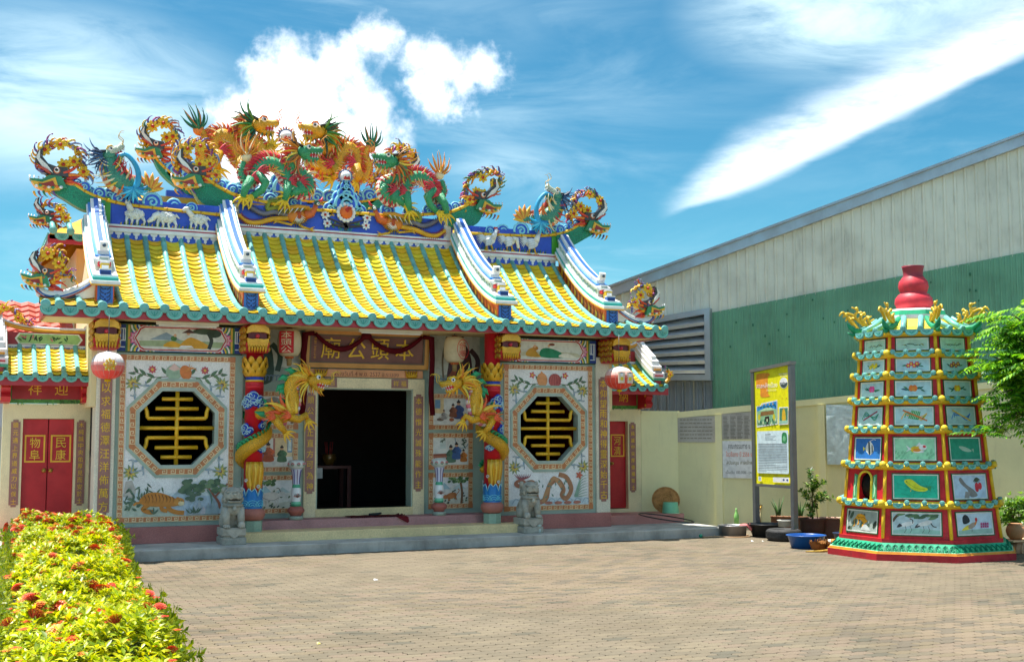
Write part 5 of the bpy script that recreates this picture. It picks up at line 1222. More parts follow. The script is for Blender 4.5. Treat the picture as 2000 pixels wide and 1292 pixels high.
# ------------------------------------------------------------ dragons
def dragon_head(F, x, z, s, f, parent, pal, c=0., ang=0., pearl_=False):
    """f=1 looks towards +u; jaws open, antlers back, mane and beard of curls"""
    q = lambda a, d: (x + f * s * (a * cos(ang) - d * sin(ang)), z + s * (a * sin(ang) + d * cos(ang)))
    T = lambda pts, r, col, n=8, dc=0.: b.tube([fp(F, *q(a, d), c + e * s + dc) for a, d, e in pts], [k * s for k in r], col, n)
    b = MB(); b.ell(fp(F, *q(.0, .0), c), .30 * s, .22 * s, .24 * s, C(pal[0]), 14, 9)
    T([(.05, .05, 0), (.28, .10, 0), (.50, .09, 0), (.66, .12, 0), (.74, .10, 0)], [.22, .17, .14, .14, .08], C(pal[3]), 10); b.ell(fp(F, *q(.66, .20), c), .09 * s, .1 * s, .08 * s, C(pal[4]), 10, 7)
    T([(.02, -.10, 0), (.22, -.24, 0), (.42, -.26, 0), (.56, -.19, 0)], [.17, .12, .10, .05], C(pal[0]), 9)
    hd = b.build('head', 'fine_scales', parent)
    b = MB(); T([(.12, -.06, 0), (.32, -.08, 0), (.50, -.08, 0)], [.14, .11, .04], C('#B8242C'), 8); T([(.2, -.14, .0), (.4, -.15, 0), (.54, -.08, 0)], [.07, .06, .03], C('#D86A6A'), 7); b.build('mouth', 'enamel', hd)
    b = MB()
    for e in (-.1, .1):
        for a in (.30, .42, .54, .64): T([(a, -.0, e), (a + .01, -.09, e)], [.028, .004], C('#F2EFE6'), 5)
        for a in (.30, .40, .5): T([(a, -.2, e), (a + .01, -.11, e)], [.024, .004], C('#F2EFE6'), 5)
    b.build('teeth', 'enamel', hd)
    for e in (1, -1):
        b = MB(); o = fp(F, *q(.16, .19), c + e * .17 * s); b.ell(o, .095 * s, .06 * s, .095 * s, C('#F0EDE2'), 10, 7); b.ell(fp(F, *q(.18, .19), c + e * .22 * s), .045 * s, .03 * s, .045 * s, C('#101010'), 8, 6); T([(.0, .22, e * .17), (.10, .32, e * .19), (.24, .30, e * .18), (.30, .22, e * .16)], [.02, .04, .04, .02], C(pal[5]), 7); b.build('eye', 'enamel', hd)
        b = MB(); T([(-.05, .2, e * .12), (-.25, .30, e * .16), (-.48, .34, e * .2), (-.62, .46, e * .2)], [.06, .05, .04, .01], C(pal[6]), 7); T([(-.28, .30, e * .16), (-.32, .46, e * .18), (-.42, .56, e * .2)], [.04, .03, .008], C(pal[6]), 6); b.build('antler', 'enamel', hd)
        b = MB(); P = [q(*v) for v in ((.66, .14), (.80, .3), (.74, .52), (.9, .66), (1.02, .6))]; b.tube([fp(F, v[0], v[1], c + e * .14 * s) for v in spline([(a, d, 0) for a, d in P], 5)], prof([.018 * s, .016 * s, .006 * s], 21), C(pal[5]), 5); b.build('whisker', 'enamel', hd)
    b = MB(); rnd = random.Random(int(x * 77 + z * 31))
    for k in range(26):
        t = k / 25; a0 = 2.0 + t * 2.5; r = .16 + .03 * (k % 3); st = q(-.10 + r * cos(a0) * .9, r * sin(a0)); e = ((k % 3) - 1) * .16 * s
        aa = a0 + ang; aa = aa if f > 0 else pi - aa
        h = hook(st, aa, s * (.66 + .24 * (k % 2)), f * rnd.choice((-1.1, .9, 1.3)), 6); b.tube([fp(F, p[0], p[1], c + e * (1 + .12 * j)) for j, p in enumerate(h)], [k_ * s for k_ in (.06, .068, .062, .052, .038, .022, .004)], C(pal[7][k % len(pal[7])]), 6, flat=.7, up=F[3])
    b.build('mane', 'enamel', hd); b = MB()
    for k in range(10):
        st = q(.0 + .05 * k, -.24 - .03 * sin(k)); a0 = -1.9 + .07 * k; a0 = a0 if f > 0 else pi - a0; e = ((k % 3) - 1) * .08 * s
        h = hook(st, a0, s * (.24 + .08 * (k % 2)), f * .9, 4); b.tube([fp(F, p[0], p[1], c + e) for p in h], [k_ * s for k_ in (.035, .035, .026, .016, .003)], C(pal[8][k % len(pal[8])]), 5)
    b.build('beard', 'enamel', hd); return hd
def dragon_body(F, path, radii, parent, pal, c=None, k=6, spine=True, sl_=.11, mat='scales', spine_side=1):
    P = spline([(a, d, (c[i] if c else 0.)) for i, (a, d) in enumerate(path)], k); m = len(P); R = prof(radii, m)
    W = [fp(F, v[0], v[1], v[2]) for v in P]; b = MB(); b.tube(W, R, C(pal[0]), 12); bd = b.build('body', mat, parent)
    b = MB(); sb = MB()
    for i in range(1, m - 1):
        d = P[i + 1] - P[i - 1]; d.z = 0
        if d.length < 1e-5: continue
        d.normalize(); n = V((-d.y, d.x, 0)) * spine_side
        u = P[i] - n * R[i] * .78; e = .55 * R[i]; ct = .5 * (W[i] + W[i + 1])
        o = V(fp(F, u.x, u.y, P[i].z)); b.ell(o, R[i] * .5, R[i] * .62, R[i] * .5, C(pal[1]) if i % 2 else C(pal[2]), 7, 5)
        if spine and i < m - 2:
            for t in (0, .5):
                q = P[i].lerp(P[i + 1], t); r = R[i]; s_ = q + n * r * .85; tip = q + n * (r + sl_) - d * sl_ * .6
                sb.tube([fp(F, s_.x, s_.y, q.z), fp(F, (s_.x + tip.x) / 2 + d.x * .02, (s_.y + tip.y) / 2 + d.y * .02, q.z), fp(F, tip.x, tip.y, q.z)], [sl_ * .42, sl_ * .3, .004], C(pal[9][(2 * i + int(t * 2)) % len(pal[9])]), 5, flat=.5, up=F[3])
    b.build('belly_bands', 'enamel', bd)
    if spine: sb.build('spines', 'enamel', bd)
    fb = MB(); rnd = random.Random(m)                  # small flame curls licking off the body
    for i in range(4, m - 3, 2):
        d = P[i + 1] - P[i - 1]; a = atan2(d.y, d.x)
        for sd in (-1, 1):
            h = hook((P[i].x, P[i].y), a + sd * (pi / 2 + rnd.uniform(-.3, .5)), R[i] * rnd.uniform(1.7, 2.5), sd * rnd.uniform(.8, 2.), 5); fb.tube([fp(F, p[0], p[1], P[i].z + R[i] * .75) for p in h], [R[i] * q for q in (.16, .2, .17, .13, .08, .02)], C((pal[9] + ['#E2B23A', '#D8C08A', pal[1]])[rnd.randrange(len(pal[9]) + 3)]), 5, flat=.6, up=F[3])
    fb.build('flame_curls', 'enamel', bd)
    return bd
def fan(F, x, z, ang, s, cols, parent, c=0., n=11, spread=2.4, f=1):
    b = MB()
    for k in range(n):
        a = ang - spread / 2 + spread * k / (n - 1); h = hook((x, z), a, s * (1 - .25 * abs(k / (n - 1) - .5) * 2), (1.5 - 3. * k / (n - 1)) * .8 + f * (.6 if k % 2 else .25), 7); b.tube([fp(F, p[0], p[1], c + .02 * (k % 3)) for p in h], [s * t for t in (.05, .06, .06, .055, .045, .03, .02, .004)], C(cols[k % len(cols)]), 6, flat=.6, up=F[3])
    b.ell(fp(F, x, z, c), s * .2, .07, s * .2, C(cols[-1]), 10, 6); return b.build('tail_fan', 'enamel', parent)
def leg(F, pts, r, parent, col, claw='#E0B020', c=.1, flame='#B8303A', f=1):
    b = MB(); m = len(pts); b.tube([fp(F, a, d, c + .05 * sin(i * 1.3)) for i, (a, d) in enumerate(pts)], prof([r, r * .8, r * .55], m), C(col), 9); lg = b.build('leg', 'fine_scales', parent)
    e = V((*pts[-1], 0)); d = (e - V((*pts[-2], 0))).normalized(); b = MB(); b.ell(fp(F, e.x, e.y, c), r * .7, r * .5, r * .7, C(claw), 8, 6)
    for k in (-1.0, -.35, .35, 1.0):
        a = atan2(d.y, d.x) + k; h = hook((e.x, e.y), a, r * 2.6, -k * 1.0, 4); b.tube([fp(F, p[0], p[1], c + .03) for p in h], [r * .32, r * .30, r * .24, r * .14, .004], C(claw), 6)
    b.build('claw', 'enamel', lg); b = MB()
    for k in range(5): h = hook(pts[0], pi / 2 + f * (.4 + k * .35), r * (2.4 + .5 * (k % 2)), f * 1.0, 5); b.tube([fp(F, p[0], p[1], c + .06) for p in h], [r * .26, r * .3, r * .26, r * .2, r * .1, .004], C(flame), 5)
    b.build('leg_flames', 'enamel', lg)
GP = ['#3A9A68', '#D9D2C0', '#A8322E', '#2F8A5C', '#D86A8A', '#C9822A', '#2A2420', ['#C9781E', '#D99A2A', '#8A5A2A', '#B85A28', '#E2B84A'], ['#D8B87A', '#E6D4A8', '#B86A3A'], ['#C8283C', '#D83A4A', '#E05A3A']]
YP = ['#E0A018', '#C84A3A', '#E8C060', '#E2A824', '#D0566A', '#C86A1E', '#26302A', ['#1F6A44', '#2E7A3A', '#4A7A2A', '#14402E', '#8A9A2E'], ['#D8A02A', '#C85A2A', '#2E6A3A'], ['#D85A2A', '#C84A3A', '#E28A3A']]
def mir(L, s): return L if s > 0 else [(-a, d) for a, d in L]
FC = frame_xz(0, YC - .05, 0)
def green_dragon(s):
    """s=1: the right one, looking left; s=-1 its mirror"""
    root = thing('dragon_statue', 'green dragon with red spine on the front ridge, facing %s to the pearl' % ('left' if s > 0 else 'right'), 'dragon statue', (s * 1.1, YC - .05, 6.1), 'dragons on the roof ridge')
    path = mir([(1.936,6.833),(1.991,6.633),(1.873,6.460),(1.755,6.512),(1.700,6.690),(1.572,6.821),(1.402,6.846),(1.233,6.750),(1.130,6.560),(1.026,6.411),(0.861,6.357),(0.746,6.468),(0.775,6.650),(0.941,6.744),(1.065,6.806),(1.096,6.939),(0.980,7.049)], s)
    cs = [-.02, -.02, -.03, -.03, 0, .0, 0, 0, .05, .08, .08, .05, -.04, -.02, .04, .08, .1]
    dragon_body(FC, path, [.05, .08, .11, .125, .13, .13, .125, .12, .11, .10], root, GP, cs, sl_=.12, spine_side=-1 if s > 0 else 1)
    hd = mir([(0.855,7.088)], s)[0]; dragon_head(FC, hd[0], hd[1], .50, -s, root, GP, .1, .05)
    t = mir([(1.892,6.931)], s)[0]; fan(FC, t[0], t[1], pi / 2 - s * .15, .50, ['#C9781E', '#D99A2A', '#B86A1E', '#E0C49A'], root, 0., f=s)
    for L in ([(0.963,6.486),(0.881,6.359),(1.027,6.311),(1.153,6.241)], [(1.722,6.610),(1.574,6.436),(1.638,6.299),(1.831,6.152)], [(1.830,6.498),(1.938,6.323),(1.982,6.144)], [(1.151,6.482),(1.173,6.303),(1.216,6.146)]): leg(FC, mir(L, s), .095, root, GP[0], c=.14, f=s)
    return root
green_dragon(1); green_dragon(-1)
FR = frame_xz(0, 6.5, 0)
def yellow_dragon(s):
    """s=1: left one, looking right"""
    root = thing('dragon_statue', 'yellow dragon with green mane high on the rear ridge, facing %s to the pearl' % ('right' if s > 0 else 'left'), 'dragon statue', (-s * 1.2, 6.5, 7.7), 'dragons on the roof ridge')
    path = mir([(-1.886,8.496),(-1.827,8.308),(-1.910,8.037),(-1.794,7.786),(-1.621,7.986),(-1.605,8.285),(-1.452,8.439),(-1.293,8.340),(-1.175,8.075),(-1.013,7.861),(-0.785,7.836),(-0.605,8.015),(-0.632,8.222),(-0.794,8.322),(-0.978,8.442),(-1.005,8.648),(-0.847,8.758)], s)
    cs = [0, 0, 0, 0, 0, 0, 0, 0, .02, .05, .08, .08, .08, .06, .05, .08, .12]
    dragon_body(FR, path, [.06, .10, .12, .14, .15, .16, .18, .19, .16, .14, .12], root, YP, cs, sl_=.16, spine_side=1 if s > 0 else -1)
    hd = mir([(-0.675,8.707)], s)[0]; dragon_head(FR, hd[0], hd[1], .62, s, root, YP, .12, .05)
    t = mir([(-1.964,8.499)], s)[0]; fan(FR, t[0], t[1], pi / 2 + s * .2, .64, ['#1F6A4A', '#2E7A5A', '#14503A', '#C8742A'], root, 0., n=11, spread=2.2)
    for L in ([(-0.639,7.989),(-0.469,8.122),(-0.402,8.268)], [(-0.695,7.891),(-0.535,7.929),(-0.423,8.126)], [(-1.037,7.928),(-1.124,7.735),(-0.986,7.633)], [(-1.544,8.016),(-1.617,7.758),(-1.547,7.627)]): leg(FR, mir(L, s), .12, root, YP[0], c=.18, f=-s)
    return root
yellow_dragon(1); yellow_dragon(-1)

# carp dragons on the two side ridges
FS = frame_xz(0, YS - .04, 0)
def carp_dragon(s):
    root = thing('dragon_fish_statue', 'green dragon fish with arching blue fin on the roof ridge above the white %s' % ('sheep' if s > 0 else 'roosters'), 'fish statue', (-s * 3.8, YS - .04, 6.0), 'dragon fish on the side ridges')
    pal = ['#3F8A72', '#D8C9A8', '#C86A3A', '#B8C4B0', '#E2D8C8', '#C9A24A', '#2A3036', ['#2A4A72', '#3A5A86', '#1F3656', '#5A7A9A'], ['#E2CFA0', '#D8B070'], ['#B8303A', '#D8702A']]
    path = mir([(-4.309,6.600),(-4.296,6.439),(-4.190,6.268),(-4.017,6.175),(-3.846,6.172),(-3.690,6.149),(-3.585,6.122)], s); dragon_body(FS, path, [.11, .15, .18, .16, .10, .06, .03], root, pal, [.06, .05, .05, .03, .0, 0, 0], sl_=.09, spine_side=1 if s > 0 else -1)
    hd = mir([(-4.319,6.653)], s)[0]; dragon_head(FS, hd[0], hd[1], .42, s, root, pal, .08, .55)
    b = MB()                                            # feathered orange tail
    for k in range(11):
        st = mir([(-3.620,6.119)], s)[0]; a = pi / 2 + s * (.55 - k * .20); h = hook(st, a, .36 - .012 * k, (-.3 if k % 2 else .3), 4); b.tube([fp(FS, p[0], p[1], .0) for p in h], [.035, .04, .035, .025, .004], C(('#D8902A', '#E0A836', '#C86A22')[k % 3]), 6)
    b.build('tail_fin', 'enamel', root); b = MB()
    arch = [(v[0], v[1]) for v in spline([(a, d, 0) for a, d in mir([(-4.200,6.646),(-4.047,6.679),(-3.907,6.547),(-3.833,6.355),(-3.863,6.153),(-3.962,6.000)], s)], 6)]
    b.tube([fp(FS, a, d, .14) for a, d in arch], prof([.03, .04, .045, .055, .06], len(arch)), C('#2C8FB8'), 8)
    for k in range(11):
        st = mir([(-3.913,6.094)], s)[0]; a = -pi / 2 + (k - 5) * .30; h = hook(st, a, .26, (k - 5) * .22, 5); b.tube([fp(FS, p[0], p[1], .16) for p in h], [.035, .036, .032, .026, .018, .004], C(('#2C9FC8', '#1F7AA8', '#4FB4D8')[k % 3]), 6)
    b.build('blue_fin', 'enamel', root); return root
carp_dragon(1); carp_dragon(-1)

# gilded dragons winding round the porch columns, heads towards the doorway
GD = ['#D8A21A', '#C86A78', '#E8C4C0', '#D8A824', '#E0B030', '#E2B22A', '#D8A01E', ['#E2B02A', '#D8981E', '#C8781E', '#E8C04A'], ['#E2B02A', '#D8862A'], ['#1F8A5A', '#2A9A66']]
def column_dragon(s):
    """s=1: left column (head looks right)"""
    cx, cy = -s * 2.13, -.14
    root = thing('dragon_statue', 'gilded dragon with green fins coiled round the %s red porch column' % ('left' if s > 0 else 'right'), 'dragon statue', (cx, cy, 1.3), 'gilded dragons on the porch columns')
    pts = []                                            # coil on the shaft, then out to the head
    for i in range(15):
        t = i / 14; a = (-2.3 + 4.6 * t * 1.55) if True else 0; pts.append((cx + s * .20 * cos(a + pi * 1.0) * 1., cy + .20 * sin(a + pi) * 1., 1.22 + t * .92, .05 + .055 * min(1, t * 3)))
    a0 = pts[-1]
    for x, z, y, r in ((-1.98, 2.22, -.42, .105), (-1.80, 2.13, -.52, .11), (-1.66, 2.22, -.55, .12), (-1.60, 2.42, -.55, .12), (-1.64, 2.62, -.55, .11), (-1.54, 2.78, -.55, .10), (-1.38, 2.80, -.55, .10)): pts.append((s * x, y, z, r))
    P = spline([(p[0], p[1], p[2]) for p in pts], 4); R = prof([p[3] for p in pts], len(P)); b = MB(); b.tube(P, R, C(GD[0]), 11); bd = b.build('body', 'fine_scales', root)
    b = MB(); e = MB(); ax = V((cx, cy, 0))
    for i in range(2, len(P) - 2):
        d = (P[i + 1] - P[i - 1]).normalized()
        if i < 56: n = (P[i] - V((cx, cy, P[i].z))).normalized(); up = V((0, 0, 1)); n = (up - d * up.dot(d)).normalized() * .9 + n * .3
        else: n = d.cross(V((0, 1, 0))) * (-s if d.cross(V((0, 1, 0))).x * s > 0 else s); n = V((-s * abs(d.z), 0, abs(d.x))) if d.z > -.2 else V((-s, 0, 0))
        n.normalize(); c = C(GD[9][i % 2]); L = .12 if i >= 56 else .07
        if i % 2 == 0: b.tube([P[i] + n * R[i] * .8, P[i] + n * (R[i] + L * .6) - d * L * .2, P[i] + n * (R[i] + L) - d * L * .9], [L * .55, L * .42, .004], c, 5, flat=.4)
        if i >= 56: o = P[i] - n * R[i] * .8; e.ell(o, R[i] * .5, R[i] * .6, R[i] * .45, C(GD[1] if i % 2 else GD[2]), 7, 5)
    b.build('green_fins', 'enamel', bd); e.build('belly_bands', 'enamel', bd)
    F = frame_xz(0, -.55, 0); dragon_head(F, s * -1.27, 2.74, .40, s, root, GD, 0., -.28)
    b = MB()
    for k in range(9):
        h = hook((s * (-1.80 + .03 * k), 2.20 + .03 * (k % 4)), pi / 2 + s * (1.3 - .16 * k), .28 + .05 * (k % 3), (-1.3 if k % 2 else 1.0) * s, 6); b.tube([fp(F, p[0], p[1], .05 + .02 * (k % 3)) for p in h], [.03, .034, .03, .026, .02, .012, .003], C(('#E2582A', '#F08A2A', '#E2B03A')[k % 3]), 6)
    b.build('shoulder_flames', 'enamel', root)
    for L, c in (([(-1.66, 2.14), (-1.52, 2.10), (-1.40, 2.18), (-1.36, 2.08)], .08), ([(-1.92, 2.12), (-1.82, 1.98), (-1.74, 1.90)], .10)): leg(F, [(s * a, d) for a, d in L], .07, root, GD[0], '#D8A824', c=c, flame='#E2582A', f=s)
    b = MB()
    for k in range(11):                                 # tail tassels down the shaft
        a = -pi / 2 + (k - 5) * .17; q = [(cx + (.158 + .012 * sin(j)) * cos(a + .05 * sin(j * 1.3 + k)), cy + (.158 + .012 * sin(j)) * sin(a + .05 * sin(j * 1.3 + k)), 1.42 - j * (.07 + .012 * (k % 3))) for j in range(7)]; b.tube(q, [.022, .026, .024, .022, .018, .012, .003], C(('#E2AE22', '#D89A1A', '#EDC24A')[k % 3]), 6)
    b.build('tail_tassels', 'gold', root); return root
column_dragon(1); column_dragon(-1)
# ------------------------------------------------------------ side gates, left and right of the shrine
def gate(sx):
    lab_ = 'left' if sx < 0 else 'right'
    g = thing('side_gate', ('gate with two red door leaves and a yellow tiled canopy behind the flowering hedge' if sx < 0 else 'gate with one red leaf in view and a tiled canopy beside the cream yard wall'), 'gate', (sx * 5.2, 1.0, .155), 'side gates of the shrine')
    X = lambda a, b_: sorted((sx * a, sx * b_)); y = 1.0; F = frame_xz(0, y, 0)
    b = MB(); oa, ob = X(4.56, 5.88); ia, ib = X(4.80, 5.58); b.ring(F, rect(oa, ob, .33, 2.36), rect(ia, ib, .40, 2.12), -.22, 0, C('#D8C9A0')); b.build('wall', 'terrazzo', g)
    b = MB(); b.box(ia, ib, y + .16, y + .17, .40, 2.12, C('#7A1018')); b.build('door_backing', 'enamel', g)
    for i, (a0, a1, chs) in enumerate(((4.80, 5.187, '民康' if sx < 0 else '海晏'), (5.193, 5.58, '物阜' if sx < 0 else '河清'))):
        x0, x1 = X(a0, a1); b = MB(); b.box(x0 + .003, x1 - .003, y + .09, y + .13, .41, 2.115, C('#A8141E'), .004); lf = b.build('door_leaf', 'enamel', g)
        Fd = frame_xz(0, y + .09, 0); m = (x0 + x1) / 2; b = MB(); b.ring(Fd, rect(m - .155, m + .155, 1.42, 1.86), rect(m - .13, m + .13, 1.445, 1.835), 0, .012, C('#D8A22A'))
        for k, ch in enumerate(chs): text(b, Fd, ch, m, 1.735 - k * .195, .165, C('#E2B02E'), .002, .155, .006)
        b.build('gilt_panel', 'enamel', lf)
        kx = sx * (5.14 if i == 0 else 5.24); b = MB(); b.lathe([(.036, 0), (.036, .012), (.026, .02), (.02, .045), (.03, .055), (.026, .075), (.0, .08)], (kx, y + .09, 1.29), 12, C('#B08A32'), axis=(0, -1, 0)); b.build('knob', 'gold', lf)
    c1, c2 = ('木純誠中央佑厚見而安於土', '頭元通上界道威力以保士') if sx < 0 else ('本仁心正大光明垂千古', '本純誠中央厚德福斯土')
    for (a0, a1), s_ in (((4.625, 4.765), c1), ((5.615, 5.755), c2)): x0, x1 = X(a0, a1); couplet(F, x0, x1, .72, 2.10, s_, g, .085)
    # name panel under the canopy, brackets
    x0, x1 = X(4.62, 5.86); b = MB(); b.fbox(F, x0, x1, 2.37, 2.74, -.2, .03, C('#3E7A2A'), .004); b.fbox(F, x0 + .1, x1 - .1, 2.43, 2.72, .03, .042, C('#8E141C'))
    for ch, x in (('迎', 5.02 if sx < 0 else 5.5), ('祥', 5.42 if sx < 0 else 5.05)) if sx < 0 else (('禎', 5.06), ('納', 5.46)): text(b, F, ch, sx * x, 2.60, .2, C('#C99A22'), .042, .2, .008)
    for k in range(40): h = hook((random.uniform(x0 + .02, x1 - .02), random.choice((2.385, 2.41))), random.uniform(0, 6), .05, 1, 3); b.stroke(F, h, .012, C('#5A9A3A' if k % 2 else '#2E5A22'), .031, .004)
    b.build('name_panel', 'enamel', g)
    for a in (4.66, 5.86):
        b = MB(); Fb = frame((sx * a, y - .03, 2.36), (0, -1, 0), (sx, 0, 0)); b.prism(Fb, [(-.1, 0), (.30, .02), (.36, .10), (.30, .16), (.36, .24), (.28, .34), (-.1, .36)], -.07, .07, C('#A81C24'))
        for z in (.07, .26): b.tube([fp(Fb, .30, z, -.075), fp(Fb, .30, z, .075)], .03, C('#D8A020'), 7)
        b.build('bracket', 'enamel', g)
    # canopy
    y0, y1, z0 = .42, 1.15, 2.80; zz = lambda yy: z0 + (yy - y0) * .50 + (yy - y0) ** 2 * .22
    xa, xb = 4.60, 6.12; b = MB(); q = [sx * xa, sx * xb]
    ys = [lerp(y0, y1, i / 6) for i in range(7)]; vs = [(x, yy, zz(yy) - d) for yy in ys for d in (.02, .09) for x in q]; fs = []
    for i in range(6): o = 4 * i; fs += [(o, o + 1, o + 5, o + 4), (o + 2, o + 6, o + 7, o + 3), (o, o + 4, o + 6, o + 2), (o + 1, o + 3, o + 7, o + 5)]
    b.add(vs, fs, C('#A97C22')); cn = b.build('canopy', 'enamel', g); off = wloc(cn); pt = .213
    for i in range(8):
        xm = xa + (i + .0) * pt
        b = MB(); P = []
        for yy in [lerp(y0 - .03, y1, j / 6) for j in range(7)]: P += [(sx * xm, yy - .01, zz(yy) + .02), (sx * xm, yy, zz(yy) + .02)]
        if xm < xb + .05: b.tube(P, [.040, .036] * 7, TEAL, 8); b.build('cover_tile', 'glaze', cn); link('eave_cap', cap_me, cn, V((sx * xm, y0 - .045, zz(y0) + .0)) - off, None, (.66, .66, .66))
        if xm + pt / 2 < xb + .03:
            link('drip_tile', drip_me, cn, V((sx * (xm + pt / 2), y0 - .035, zz(y0) - .03)) - off, None, (.7, .7, .66))
            for j in range(8): yy = y0 + .02 + j * .088; link('roof_tile', tme[(i + j) % 5], cn, V((sx * (xm + pt / 2), yy + .03, zz(yy + .03))) - off, (math.atan(.5 + .44 * (yy - y0)) - .07, 0, 0), (.72, .8, .8))
    b = MB(); b.box(*X(xa - .02, xb + .05), y0, y0 + .04, z0 - .17, z0 - .03, C('#9E2A34')); b.box(*X(xa, xb), y0 + .04, y1, z0 - .08, z0 - .05, C('#C9B88C')); b.build('eave_board', 'enamel', cn)
    zt = zz(y1); Fr_ = frame_xz(0, y1, 0); b = MB(); b.fbox(Fr_, *X(4.60, 5.92), zt - .04, zt + .24, -.1, .0, C('#8E1C24')); b.fbox(Fr_, *X(4.62, 5.98), zt + .0, zt + .035, .0, .02, C('#C9CBDA')); b.fbox(Fr_, *X(4.62, 5.98), zt - .05, zt - .0, .0, .02, C('#2F4FA8'))
    for k in range(9): b.stroke(Fr_, spiral(sx * (4.72 + k * .15), zt - .02, .03, 1.2, 0, 8), .009, C('#D8DAE6'), .021, .004)
    rd = b.build('ridge', 'enamel', g); m = sx * 5.22; p = Paint((Fr_[0] + V((m - .52, 0, zt + .045)), Fr_[1], Fr_[2], Fr_[3]), 1.04, .18)
    p.p([(.06, 0), (.94, 0), (1, .5), (.94, 1), (.06, 1), (0, .5)], '#D8D4C8'); p.p([(.08, .08), (.92, .08), (.97, .5), (.92, .92), (.08, .92), (.03, .5)], '#8FB070')
    for k in range(22): p.leaf(random.uniform(.1, .9), random.uniform(.1, .6), .5, random.uniform(.2, 2.9), random.choice(['#1F3A26', '#2E5A34', '#B8606A', '#3A4A34']), .2)
    p.build('flower_painting', rd)
    rail = [(v[0], v[1]) for v in spline([(sx * a, z, 0) for a, z in ((4.60, zt + .26), (5.3, zt + .27), (5.75, zt + .33), (6.05, zt + .46), (6.22, zt + .62))], 6)]
    b = MB(); b.tube([fp(Fr_, a, z, -.03) for a, z in rail], .035, C('#C98E2A'), 8); b.tube([fp(Fr_, a, z + .045, -.03) for a, z in rail], .022, C('#C9CBDA'), 7); b.tube([fp(Fr_, a, z) for a, z in spiral(rail[-1][0] - sx * .05, rail[-1][1] + .0, .07, 1.1, 0 if sx > 0 else pi, 12, sx)], .02, C('#D8D8D6'), 6); b.build('curled_rail', 'enamel', rd)
    scroll(Fr_, [(sx * a, z) for a, z in ((6.02, zt + .50), (5.9, zt + .62), (5.75, zt + .58), (5.62, zt + .42), (5.5, zt + .40))], rd, [(sx * 5.92, zt + .62, .07), (sx * 5.70, zt + .46, .075)], .15, -.02, seed=61 + sx)
    # white stepped verge
    x = sx * 5.98; b = MB()
    for w, h0, h1, ya, c in ((.16, .0, .10, .50, '#B8343A'), (.26, .10, .14, .44, '#3E8A6A'), (.26, .14, .24, .46, '#DEDED8'), (.22, .24, .34, .52, '#DEDED8'), (.16, .34, .42, .58, '#DEDED8'), (.10, .42, .48, .64, '#DEDED8')):
        n = 8; yy = [lerp(ya, y1 + .05, i / n) for i in range(n + 1)]; vs = [(x + s * w / 2, v, zz(v) + h) for v in yy for h in (h0, h1) for s in (-1, 1)]; fs = []
        for i in range(n): o = 4 * i; fs += [(o, o + 4, o + 5, o + 1), (o + 2, o + 3, o + 7, o + 6), (o, o + 2, o + 6, o + 4), (o + 1, o + 5, o + 7, o + 3)]
        fs += [(0, 1, 3, 2), (4 * n, 4 * n + 2, 4 * n + 3, 4 * n + 1)]; b.add(vs, fs, C(c))
    zb = zz(.5); 
    for k, (z, h, w, c) in enumerate(((.15, .03, .18, '#B8343A'), (.20, .06, .15, '#7C8084'), (.27, .035, .16, '#D8902A'))): b.box(x - w / 2, x + w / 2, .435 + k * .03, .60, zb + z, zb + z + h, C(c))
    b.build('verge_band', 'enamel', g)
    scroll(frame_xz(0, .5, 0), [(sx * 6.12, z0 + .06), (sx * 6.22, z0 + .14), (sx * 6.27, z0 + .26), (sx * 6.2, z0 + .32)], g, [(sx * 6.22, z0 + .24, .06)], .12, .0, seed=71 + sx)
    return g
gate(-1); gate(1)

# ------------------------------------------------------------ yard wall with plaques and banners
WALL_P = lambda u, n=0.: WALL_A + WALL_D * u + WALL_N * n
FW = (V(WALL_A), WALL_D, V((0, 0, 1)), WALL_N)
wz = lambda u: 2.30 + .086 * u
yard = thing('yard_wall', 'cream plastered yard wall with raised pillars running behind the yellow sign', 'wall', tuple(WALL_P(3)))
CW = C('#F0CFA2')
b = MB(); b.prism(FW, [(-.05, -.05), (8.5, -.05), (8.5, wz(8.5) - .06), (-.05, wz(0) - .06)], -.16, -.03, CW); b.build('wall_body', 'plaster', yard)
b = MB(); b.prism(FW, [(-.1, wz(0) - .12), (8.5, wz(8.5) - .12), (8.5, wz(8.5)), (-.1, wz(0))], -.2, .0, CW); b.build('coping', 'plaster', yard)
for u in (.79, 2.81, 4.83, 6.85): b = MB(); b.prism(FW, [(u, -.05), (u + .13, -.05), (u + .13, wz(u) - .121), (u, wz(u) - .121)], -.03, .02, CW); b.build('pillar', 'plaster', yard)
b = MB(); b.box(5.885, 6.75, 1.0, 1.14, .1, 2.30, CW); b.box(5.885, 6.78, .985, 1.16, 2.26, 2.33, CW); b.build('return_wall', 'plaster', yard)
def on_wall(u0, u1, z0, z1, c=.0): return (WALL_P(u0, c) + V((0, 0, z0)), WALL_D, V((0, 0, 1)), WALL_N)
